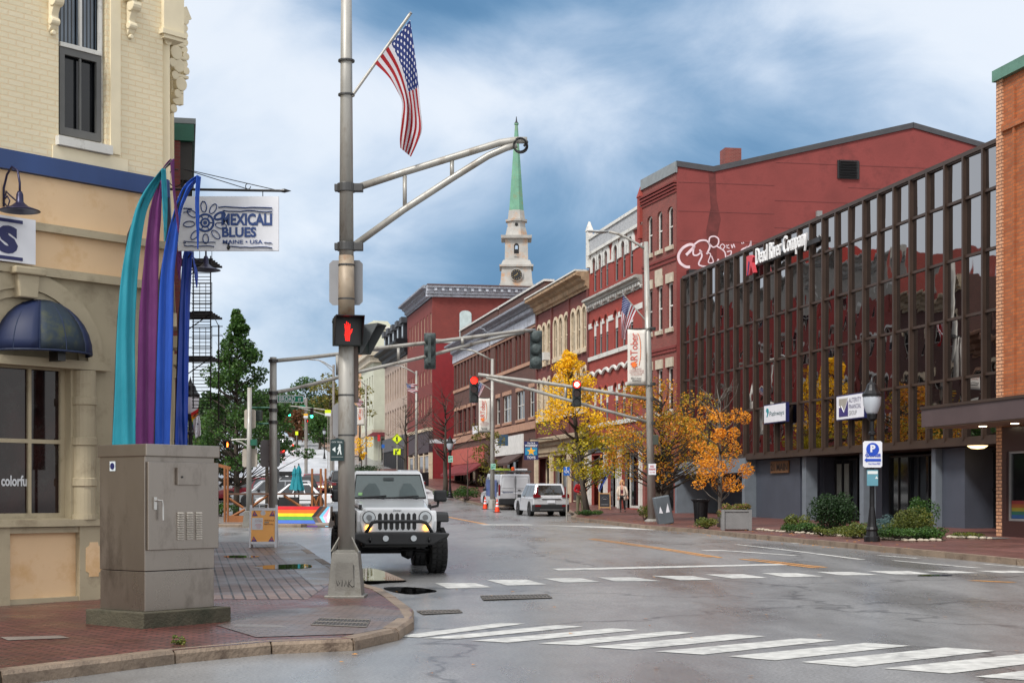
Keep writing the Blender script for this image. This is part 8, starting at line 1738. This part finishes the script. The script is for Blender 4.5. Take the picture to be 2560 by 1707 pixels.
a, b = P(425, 722), P(1505, 700); MB().box(a[0], b[0], -.07, .07, a[2]-.0, b[2]+.0).build('top_rail', M_WOODD, pt_); a, b = P(425, 1040), P(620, 990); MB().box(a[0], 4.2, -.05, .05, 0, .28).build('bottom_board', M_WOOD, pt_)
for (x0, y0, x1, y1) in ((430, 765, 590, 870), (440, 980, 610, 890), (700, 850, 880, 725), (1060, 730, 1290, 880), (1380, 720, 1440, 850), (1470, 720, 1430, 850), (1500, 850, 1470, 720)): MB().tube([P(x0, y0), P(x1, y1)], .05, 4).build('brace', M_WOOD, pt_)
for x in (700, 890): a, b = P(x-8, 1000), P(x+8, 722); MB().box(a[0], b[0], -.05, .05, 0, b[2]).build('post', M_WOODD, pt_)
MB().box(0, 4.2, .1, 6, 0, .12).build('deck', M_WOODD, pt_)
# rainbow barrier
bx0, bx1 = X_(693, 58), X_(829, 57.2); rb = thing('rainbow_barrier', 'low concrete barrier painted as a rainbow flag with chevrons', 'barrier', (bx0, 58, h(58)+.0), atan2(-.8, bx1-bx0)); W = Vector((bx1-bx0, .8)).length; H = .78
MB().prism([(.26, 0), (-.26, 0), (-.26, .1), (-.12, .3), (-.1, H), (.1, H), (.12, .3), (.26, .1)], -.05, W, 'x').build('concrete', M_CONC, rb); W0 = W-.55
cols = [(206, 26, 36), (236, 106, 20), (238, 214, 20), (60, 150, 50), (20, 80, 170), (84, 44, 120)]
def slp(z): return -.106-.02*(H-z)/(H-.3) if z > .3 else -.128-.14*(.3-z)/.2 if z > .1 else -.268
for i, c in enumerate(cols):
    z1_, z0_ = H*(1-i/6)-.004, H*(1-(i+1)/6)+.004; k = lambda z: W0-.0-abs(z-H/2)*-.9-.35
    MB().add([(-.04, slp(z0_), z0_), (W-.78+abs(z0_-H/2)*.9, slp(z0_), z0_), (W-.78+abs(z1_-H/2)*.9, slp(z1_), z1_), (-.04, slp(z1_), z1_)], [(0, 1, 2, 3)]).build('painted_stripe', mat('stripe%d' % i, c, .5, var=.1), rb)
for j, c in enumerate([(30, 28, 30), (96, 58, 40), (110, 190, 222), (236, 160, 186), (214, 216, 218)]):
    x = W-.78+j*.16; w = .16
    for (za, zb_) in ((0.02, H/2), (H/2, H-.01)): MB().add([(min(x+abs(q-H/2)*.9, W), slp(q)-.001, q) for q in (za, zb_)]+[(min(W, x+w+abs(q-H/2)*.9), slp(q)-.001, q) for q in (zb_, za)], [(0, 3, 2, 1)]).build('chevron', mat('chevron%d' % j, c, .5, var=.08), rb)
# umbrellas
M_UMB = mat('teal_umbrella', (10, 120, 132), .7, var=.15, nscale=4)
def umb(label, px, Y, pt, pb):
    z0 = h(Y)+.1; r = thing('closed_umbrella', label, 'umbrella', (X_(px, Y), Y, z0), 0, 'closed teal patio umbrellas'); zt = EYE+(HOR-pt)*Y/FPX-z0; zb_ = EYE+(HOR-pb)*Y/FPX-z0
    MB().tube([(0, 0, 0), (0, 0, zt+.08)], .025, 6).lathe([(.25, 0), (.25, .06)], (0, 0, 0), 12).build('pole', M_BLK, r); vs = []; n = 24; prof = [(.02, 1), (.07, .88), (.1, .72), (.085, .64), (.13, .35), (.19, 0)]
    for rr, t in prof: vs += [(rr*(1+.22*cos(j*pi/2+t*2)+.12*(j % 2))*cos(2*pi*j/n), rr*(1+.22*cos(j*pi/2+t*2)+.12*(j % 2))*sin(2*pi*j/n), zb_+(zt-zb_)*t+.05*(j % 3 == 0)*(1-t)) for j in range(n)]
    MB().add(vs, [(i*n+j, i*n+(j+1) % n, (i+1)*n+(j+1) % n, (i+1)*n+j) for i in range(len(prof)-1) for j in range(n)]).build('folded_canopy', M_UMB, r)
    MB().lathe([(.1, 0), (.1, .05)], (0, 0, zb_+(zt-zb_)*.62), 12).build('strap', M_UMB, r)
umb('left closed teal umbrella, slightly shorter and further back', 737, 63.2, 1168, 1224); umb('right closed teal umbrella, taller and in front', 747, 62, 1163, 1226)
r = thing('patio_table', 'dark patio table behind the rail under the umbrellas', 'table', (X_(742, 62.5), 62.5, h(62.5)+.22)); MB().box(-.9, .9, -.4, .4, .72, .76).build('tabletop', M_PLBK, r)
for x in (-.7, .7): MB().box(x-.03, x+.03, -.3, .3, 0, .72).build('leg', M_PLBK, r)
def chair(label, px, Y):
    r = thing('patio_chair', label, 'chair', (X_(px, Y), Y, h(Y)+.22), 0, 'dark patio chairs')
    MB().box(-.22, .22, -.22, .22, .42, .46).build('seat', M_PLBK, r); MB().box(-.22, .22, -.24, -.21, .5, .88).build('backrest', M_PLBK, r)
    for x in (-.2, .2):
        for y in (-.2, .2): MB().tube([(x, y, 0), (x, y, .44)], .015, 5).build('leg', M_PLBK, r)
chair('dark patio chair left of the table', 712, 61.4); chair('dark patio chair right of the table', 734, 61.2)
# A-frame festival sign
bx, by = G(657, 1368, KERB); r = thing('festival_sign', 'white A-frame stand with orange Sidewalk Art Festival poster', 'sign', (bx, by, h(by)+KERB), .02); s = FPX/by; w, H = 34.5/s, 106/s
def aframe(r, w, H, fm, inner, t=.045):
    M = lambda x, y, z: (x, y+z*.16, z)
    for sg in (1, -1):
        mb = MB(); q = MB(); q.box(-w, -w+t, -.02, .02, 0, H).box(w-t, w, -.02, .02, 0, H).box(-w+t, w-t, -.02, .02, H*.08, H*.14).box(-w+t, w-t, -.02, .02, H*.87, H*.93)
        o0 = -.02 if sg > 0 else .34; mb.v = [(a, o0+(b+c*.16 if sg > 0 else b-c*.16), c) for a, b, c in q.v]; mb.f = q.f; mb.build('frame_panel', fm, r)
        q = MB().box(-w+t, w-t, -.012, .012, H*.14, H*.87); q.v = [(a, o0+(b+c*.16 if sg > 0 else b-c*.16), c) for a, b, c in q.v]; q.build('board', inner if sg > 0 else fm, r)
aframe(r, w, H, M_SIGNW, mat('poster_orange', (248, 182, 104), .6, var=.04)); MB().tube([(-.1, .14, H*.93), (-.1, .15, H*1.02), (.1, .15, H*1.02), (.1, .14, H*.93)], .014, 5).build('handle', M_SIGNW, r)
def fp(x, z, o=.0): return (x*w, -.034-o+z*H*.16, z*H)
mb = MB(); M_PRP = mat('poster_purple', (108, 70, 110), .6, var=.1)
def pt3(mb, s_, x0, x1, z0, z1, **k): a = Vector(fp(x0, z0, .002)); text(mb, s_, a, Vector(fp(x1, z0, .002))-a, Vector(fp(x0, z1, .002))-a, **k)
pt3(mb, 'SIDEWALK', .08, .8, .62, .655, bold=.02); pt3(mb, 'FESTIVAL', .08, .76, .53, .565, bold=.02); mb.build('lettering', mat('poster_brown', (130, 84, 66), .6, var=0), r)
mb = MB(); pt3(mb, 'ART', .08, .46, .575, .61, bold=.04); mb.build('lettering', mat('poster_grey_blue', (120, 140, 146), .6, var=0), r)
MB().add([fp(-.82, .42, .002), fp(-.02, .42, .002), fp(-.02, .7, .002), fp(-.82, .7, .002)], [(0, 1, 2, 3)]).build('white_box', M_SIGNW, r)
mb = MB(); pt3(mb, 'SATURDAY', -.6, -.1, .64, .665, bold=.02); pt3(mb, 'OCTOBER', -.62, -.08, .6, .625, bold=.02)
for i, (a, b) in enumerate(((-.45, -.2), (-.5, -.15), (-.6, -.1), (-.55, -.15))): mb.add([fp(a, .46+i*.028, .004), fp(b, .46+i*.028, .004), fp(b, .467+i*.028, .004), fp(a, .467+i*.028, .004)], [(0, 1, 2, 3)])
mb.build('red_lettering', mat('poster_red', (200, 60, 76), .6, var=0), r)
for k, (x, z) in enumerate(((-.65, .8), (.68, .8), (-.66, .2), (.66, .2))):
    g_ = -1 if x < 0 else 1
    for m, pts in ((M_PRP, [(0, .07), (.16*g_, -.06), (-.26*g_, -.06)]), (mat('poster_blue', (60, 90, 170), .6, var=0), [(0, .05), (.12*g_, -.03), (-.18*g_, -.035)]), (M_ORG, [(0, .035), (.07*g_, -.02), (-.1*g_, -.02)])): MB().add([fp(x+a, z+b, .004+.002*(m is M_ORG)+.001*(m.name == 'poster_blue')) for a, b in pts], [(0, 1, 2)]).build('butterfly_ornament', m, r)
c_ = fp(-.02, .81, .004); MB().disc((c_[0], c_[1], c_[2]), .06, 'y', .004, 18).build('round_emblem', M_SIGNW, r)
# chalkboard
r = thing('chalkboard_sign', 'wooden framed black chalkboard standing on the pavement beside the woman', 'sign', (X_(1512, 86), 86, h(86)+KERB), .05); aframe(r, .33, 1.0, mat('pale_wood', (170, 130, 84), .6), mat('chalk_black', (32, 34, 40), .7, var=.1), .05)
mb = MB(); mb.tube([(.16*cos(t), -.04+.1, .58+.14*sin(t)) for t in [2*pi*i/16 for i in range(17)]], .006, 4).box(-.1, .1, .03, .035, .56, .6).box(-.2, .2, .01, .015, .26, .29).build('chalk_marks', M_GREY, r)
# open flag
Yf = 86.5; o0 = at(*Q12(1100, 830), Yf); r = thing('open_flag', 'red white and blue OPEN flag on a slanted pole by the shop door', 'flag', o0); F2 = lambda x, y, dy=0.: at(*Q12(x, y), Yf+dy)-o0
MB().tube([F2(1100, 830), F2(930, 700)], .02, 6).build('flagpole', M_WOOD, r)
A_ = [(870, 708), (846, 960)]; 
for m, L0, R0 in ((MC['banner_red'], [(868, 705), (848, 850), (838, 960)], [(882, 712), (862, 850), (848, 962)]), (M_SIGNW, [(882, 712), (862, 850), (848, 962)], [(945, 715), (893, 860), (862, 975)]), (M_NAVY if 0 else mat('flag_blue', (34, 60, 130), .6), [(945, 715), (893, 860), (862, 975)], [(1003, 762), (930, 880), (866, 1000)])): ribbon('cloth', m, L0, R0, Q12, Yf, r, 1, .04, .02)
mb = MB(); a = F2(862, 925, -.12); text(mb, 'OPEN', a, (F2(925, 745, -.12)-a), (F2(875, 700, -.12)-F2(915, 722, -.12)), bold=.04); mb.build('lettering', M_BLK, r)
# little flags by the corner
for lab, pts, m in (('small rainbow flag by the lamp post past the corner shop', None, 0), ('small white flag with a blue star beside the rainbow flag', None, 1)):
    Yq = 41; o0 = at(*Q2(1105 if not m else 1110, 1395 if not m else 1420), Yq-.3*m); r = thing('small_flag', lab, 'flag', o0); T = lambda x, y: (x, y); Yq -= .3*m
    MB().tube([(0, 0, 0), at(*Q2(1050, 1440), Yq)-o0], .012, 5).build('stick', M_BLK, r)
    if not m:
        for i, c in enumerate([(200, 40, 40), (230, 130, 30), (220, 200, 40), (60, 150, 60), (40, 100, 180), (100, 60, 140)]):
            f0, f1 = i/6, (i+1)/6; ribbon('cloth', mat('pride%d' % i, c, .6), [(1030+(1-f0)*0+f0*8, 1430+f0*85), (1035+f0*5, 1470+f0*70)], [(1075-f0*10, 1400+f0*90), (1068, 1450+f0*95)], Q2, Yq, r, i, .02, .01) if 0 else MB().add([at(*Q2(1040+f0*12, 1420+f0*95), Yq)-o0, at(*Q2(1040+f1*12, 1420+f1*95), Yq)-o0, at(*Q2(1080-f1*5, 1400+f1*130), Yq)-o0, at(*Q2(1080-f0*5, 1395+f0*130), Yq)-o0], [(0, 1, 2, 3)]).build('cloth', mat('pride%d' % i, c, .6), r, thick=.005)
    else:
        ribbon('cloth', M_SIGNW, [(1050, 1460), (1055, 1510), (1065, 1558)], [(1085, 1425), (1092, 1480), (1094, 1540)], Q2, Yq, r, 1, .02, .01); c = at(*Q2(1077, 1480), Yq-.05)-o0; MB().add([(c.x+(.035 if i % 2 == 0 else .014)*sin(2*pi*i/10), c.y, c.z+(.035 if i % 2 == 0 else .014)*cos(2*pi*i/10)) for i in range(10)], [tuple(range(9, -1, -1))]).build('star', M_NAVY, r)
# leaning utility box, litter bin, planter
bx, by = G(1664, 1309, KERB); r = thing('utility_box', 'grey metal utility box tilted over to the left with torn stickers', 'utility box', (bx, by, h(by)+KERB), .15); r.rotation_euler = (0, radians(-11), .1); s = FPX/by
MB().box(-.28, .3, -.2, .25, -.02, 1.05).build('body', mat('slate_grey_metal', (92, 100, 106), .5, .3, var=.12, nscale=2), r, bevel=.04); MB().add([(-.2, -.203, .45), (-.06, -.203, .42), (-.12, -.203, .7)], [(0, 1, 2)]).add([(.05, -.203, .42), (.2, -.203, .42), (.18, -.203, .76)], [(0, 1, 2)]).build('torn_sticker', M_SIGNW, r)
bx, by = G(1752, 1306, KERB); r = thing('litter_bin', 'black slatted metal litter bin with flared rim', 'litter bin', (bx, by, h(by)+KERB)); mb = MB(); n = 26
for i in range(n): a = 2*pi*i/n; mb.cbox((.265*cos(a), .265*sin(a), .42), (.012, .035, .8), rz=a, ry=.06); mb.tube([(.29*cos(a), .29*sin(a), .8), (.37*cos(a), .37*sin(a), .9)], .012, 4)
mb.build('slats', MC['black_iron'], r); MB().lathe([(.22, .02), (.27, .7), (.3, .88), (.28, .88), (.24, .7)], (0, 0, 0), 20).build('liner', M_BLK, r); MB().tube([(.37*cos(2*pi*i/24), .37*sin(2*pi*i/24), .9) for i in range(25)], .02, 6).lathe([(.25, 0), (.25, .05)], (0, 0, 0), 20).build('rim', MC['black_iron'], r)
bx, by = G(1844, 1325, KERB); r = thing('planter_box', 'square grey wooden planter box with trailing plants at the kerb', 'planter', (bx, by+.35, h(by)+KERB), -.1); s = FPX/by; w = .43; M_PL = mat('grey_planter', (116, 116, 116), .7, var=.1, nscale=3)
MB().box(-w, w, -w, w, .04, .62).build('box', M_PL, r); q = MB()
for x in (-w, w):
    for y in (-w, w): q.box(x-.05, x+.05, y-.05, y+.05, 0, .66)
q.box(-w-.03, w+.03, -w-.03, w+.03, .6, .66).build('corner_posts', M_PL, r)
rnd = random.Random(9); cs_ = [(rnd.uniform(-.4, .4), rnd.uniform(-.3, .3), .7+rnd.uniform(0, .08), .16, .1) for _ in range(16)]+[(-.5, -.3, .5, .1, .12), (-.5, 0, .55, .12, .14)]; v_, f_ = leaves(rnd, cs_, 70, .05); MB().add(v_, f_).build('trailing_plants', LOL, r); v_, f_ = leaves(rnd, cs_, 8, .045); MB().add(v_, f_).build('blossoms', mat('pink_blossom', (150, 70, 80), .6, var=.2), r)
# grates
def grate(label, pts, zfn, dz, nx, name='drain_grate', vertical=False):
    P = [Vector((*G(*zfn(*p), dz), 0)) for p in pts]; c = sum(P, Vector())/4; z = h(c.y)+dz; r = thing(name, label, 'grate', (c.x, c.y, z)); mb = MB(); f = lambda u, v_: (P[0].lerp(P[1], u)).lerp(P[3].lerp(P[2], u), v_)-c
    MB().add([tuple(f(u, v_))[:2]+(.004,) for u, v_ in ((0, 0), (1, 0), (1, 1), (0, 1))], [(3, 2, 1, 0)]).build('pit', mat('grate_pit', (52, 50, 49), .7), r)
    for i in range(nx+1):
        u = i/nx; a, b = (f(u, 0), f(u, 1)) if not vertical else (f(0, u), f(1, u)); mb.tube([(a.x, a.y, .006), (b.x, b.y, .006)], .010 if i in (0, nx) else .008, 4)
    for v_ in (0, .5, 1): a, b = (f(0, v_), f(1, v_)) if not vertical else (f(v_, 0), f(v_, 1)); mb.tube([(a.x, a.y, .008), (b.x, b.y, .008)], .008, 4)
    mb.build('bars', mat('grate_iron', (112, 108, 104), .5, .5, var=.2), r)
grate('long rectangular iron manhole grate in the middle of the road', [(450, 293), (685, 287), (700, 300), (462, 308)], Q16, .006, 18)
grate('small storm drain grate at the foot of the rounded kerb', [(228, 346), (375, 342), (385, 351), (250, 358)], Q16, .006, 10)
grate('iron floor grate set in the pavement near the thick pole', [(792-880)/.71429*1 and ((x-880)/.71429, (y-1280)/.71429) for x, y in ((800, 1546), (925, 1550), (915, 1568), (778, 1562))], Q16, KERB+.003, 14)
P = [G(*q, KERB) for q in ((590, 1559), (700, 1562), (720, 1568), (585, 1566))]; o = plate('utility_cover', P, KERB+.004, M_CONC, kind=None); tag(o, 'pale rectangular concrete cover flush with the brick pavement', 'cover')
# people
def person(label, X, Y, H, rz, skin, parts, hair, pose, dz=KERB):
    r = thing('person', label, 'person', (X, Y, h(Y)+dz), rz); r.scale = (H/1.8,)*3
    def skinned(name, verts, edges, m, sub=2):
        me = bpy.data.meshes.new(name); me.from_pydata([v_[0] for v_ in verts], edges, []); me.materials.append(m); o = bpy.data.objects.new(name, me); COL.objects.link(o); o.parent = r
        q = o.modifiers.new('sk', 'SKIN'); q.use_smooth_shade = True
        if not me.skin_vertices: 
            bm = bmesh.new(); bm.from_mesh(me); bm.verts.layers.skin.verify(); bm.to_mesh(me); bm.free()
        for i, v_ in enumerate(verts): me.skin_vertices[0].data[i].radius = v_[1] if isinstance(v_[1], tuple) else (v_[1], v_[1])
        me.skin_vertices[0].data[0].use_root = True; q = o.modifiers.new('ss', 'SUBSURF'); q.levels = q.render_levels = sub; return o
    hL, hR, fL, fR = pose['hL'], pose['hR'], pose['fL'], pose['fR']; eL, eR, kL, kR = pose['eL'], pose['eR'], pose['kL'], pose['kR']
    J = [((0, 0, .95), (.15, .1)), ((0, 0, 1.12), (.13, .09)), ((0, 0, 1.33), (.15, .1)), ((0, 0, 1.47), (.07, .06)), ((0, -.01, 1.55), (.05, .05)), ((0, -.02, 1.62), (.075, .085)), ((0, -.02, 1.71), (.075, .09)),
         ((-.18, 0, 1.42), .055), (eL, .042), (hL, .028), ((.18, 0, 1.42), .055), (eR, .042), (hR, .028), ((-.09, 0, .88), .085), (kL, .06), (fL, .04), ((.09, 0, .88), .085), (kR, .06), (fR, .04)]
    E = [(0, 1), (1, 2), (2, 3), (3, 4), (4, 5), (5, 6), (2, 7), (7, 8), (8, 9), (2, 10), (10, 11), (11, 12), (0, 13), (13, 14), (14, 15), (0, 16), (16, 17), (17, 18)]
    bd = skinned('body', J, E, skin)
    for hnd, el in ((hL, eL), (hR, eR)):      # palms with fingers
        d = (Vector(hnd)-Vector(el)).normalized(); sd_ = d.cross(Vector((0, 1, 0))).normalized(); hv = Vector(hnd); mb = MB().tube([hv, hv+d*.05, hv+d*.09], [.026, .04, .034], 8, flat=.5)
        for i in range(4): a = hv+d*.085+sd_*(.024*(i-1.5)); L_f = (.06, .07, .075, .055)[i]; mb.tube([a, a+d*L_f*.5+Vector((0, -.008, 0)), a+d*L_f+Vector((0, -.025, 0))], [.009, .008, .006], 6)
        a = hv+d*.03-sd_*.03; mb.tube([a, a-sd_*.02+d*.03, a-sd_*.02+d*.06], [.011, .009, .007], 6); mb.build('hand', skin, r, True)
    MB().lathe([(.0, 0), (.011, .01), (.012, .03), (.003, .05)], (0, -.115, 1.635), 8).tube([(-.022, -.107, 1.605), (0, -.112, 1.602), (.022, -.107, 1.605)], .005, 5).build('nose_and_mouth', skin, r)
    for sx in (-1, 1): MB().lathe([(.0, -.01), (.01, 0), (0, .01)], (sx*.03, -.098, 1.685), 8).build('eye', M_DARK, r); MB().disc((sx*.082, 0, 1.67), .022, 'x', .012, 10).build('ear', skin, r)
    for name, idx, grow, m in parts:
        vv = [(J[i][0], tuple(a+grow for a in (J[i][1] if isinstance(J[i][1], tuple) else (J[i][1],)*2))) for i in idx]; ee = [(idx.index(a), idx.index(b)) for a, b in E if a in idx and b in idx]; skinned(name, vv, ee, m)
    hair(r)
    for f in (fL, fR): MB().cbox((f[0], f[1]-.06, .035), (.09, .25, .07)).build('shoe', M_BLK, r, bevel=.03)
    return r
SK = mat('skin', (196, 146, 122), .6, var=.05); M_RJ = mat('red_jacket', (186, 20, 34), .8, var=.12, nscale=5); M_DT = mat('dark_shirt', (60, 60, 66), .8); M_KH = mat('khaki_trousers', (120, 116, 92), .8, var=.1); M_CC = mat('cream_cardigan', (196, 182, 166), .9, var=.1, nscale=5); M_WB = mat('black_trousers', (22, 22, 26), .8); M_WR = mat('maroon_top', (84, 30, 42), .8); M_BH = mat('blonde_hair', (190, 146, 100), .7, var=.15, nscale=20); M_GH = mat('grey_hair', (150, 140, 132), .8)
def hair_m(r): MB().lathe([(.092, 1.66), (.1, 1.69), (.098, 1.73), (.08, 1.775), (.04, 1.8), (.0, 1.805)], (0, .012, 0), 16, sc=(.9, 1.05)).build('hair', M_GH, r, True)
def hair_w(r):
    MB().lathe([(.1, 1.66), (.112, 1.7), (.105, 1.76), (.07, 1.81), (.0, 1.83)], (0, .02, 0), 16, sc=(1, 1)).tube([(0, .05, 1.75), (0, .07, 1.6), (0, .06, 1.5)], [.1, .11, .08], 10).tube([(-.09, .0, 1.72), (-.11, -.01, 1.6), (-.1, -.03, 1.5)], [.03, .045, .02], 8).tube([(.09, .0, 1.72), (.11, -.01, 1.6), (.1, -.03, 1.5)], [.03, .045, .02], 8).build('hair', M_BH, r, True)
person('man in a bright red jacket and khaki trousers looking to the side by the ginkgo', X_(1450, 76), 76, 1.82, radians(15), SK, [('trousers', [0, 13, 14, 15, 16, 17, 18], .022, M_KH), ('shirt', [0, 1, 2], .01, M_DT), ('jacket', [1, 2, 7, 8, 9, 10, 11, 12], .03, M_RJ)], hair_m,
       dict(hL=(-.1, -.28, 1.1), eL=(-.3, -.03, 1.16), hR=(.08, -.3, 1.08), eR=(.3, -.03, 1.15), kL=(-.12, -.02, .48), fL=(-.13, .0, .09), kR=(.12, -.02, .48), fR=(.14, .02, .09)))
w_ = person('blonde woman in a cream cardigan and black trousers walking past the shop window', X_(1555, 81), 81, 1.7, radians(-8), SK, [('trousers', [0, 13, 14, 15, 16, 17, 18], .012, M_WB), ('top', [0, 1, 2], .008, M_WR)], hair_w,
       dict(hL=(-.2, -.12, .84), eL=(-.27, .02, 1.14), hR=(.32, -.06, .88), eR=(.28, .03, 1.15), kL=(-.08, -.08, .5), fL=(-.07, -.14, .09), kR=(.12, .04, .5), fR=(.16, .16, .12)))
# cardigan: open front, flaring below the hips, with sleeves
vs = []; n = 14
for z, rx, ry in ((1.46, .1, .08), (1.42, .2, .12), (1.25, .19, .13), (1.05, .2, .14), (.85, .24, .17), (.66, .28, .2)): vs += [(rx*cos(-pi/2+.45+(2*pi-.9)*j/n), ry*sin(-pi/2+.45+(2*pi-.9)*j/n), z) for j in range(n+1)]
k = n+1; MB().add(vs, [(i*k+j, i*k+j+1, (i+1)*k+j+1, (i+1)*k+j) for i in range(5) for j in range(n)]).tube([(-.17, 0, 1.42), (-.27, .02, 1.14), (-.21, -.1, .9)], [.075, .06, .05], 10).tube([(.17, 0, 1.42), (.28, .03, 1.15), (.31, -.04, .93)], [.075, .06, .05], 10).build('cardigan', M_CC, w_, True, thick=.015)
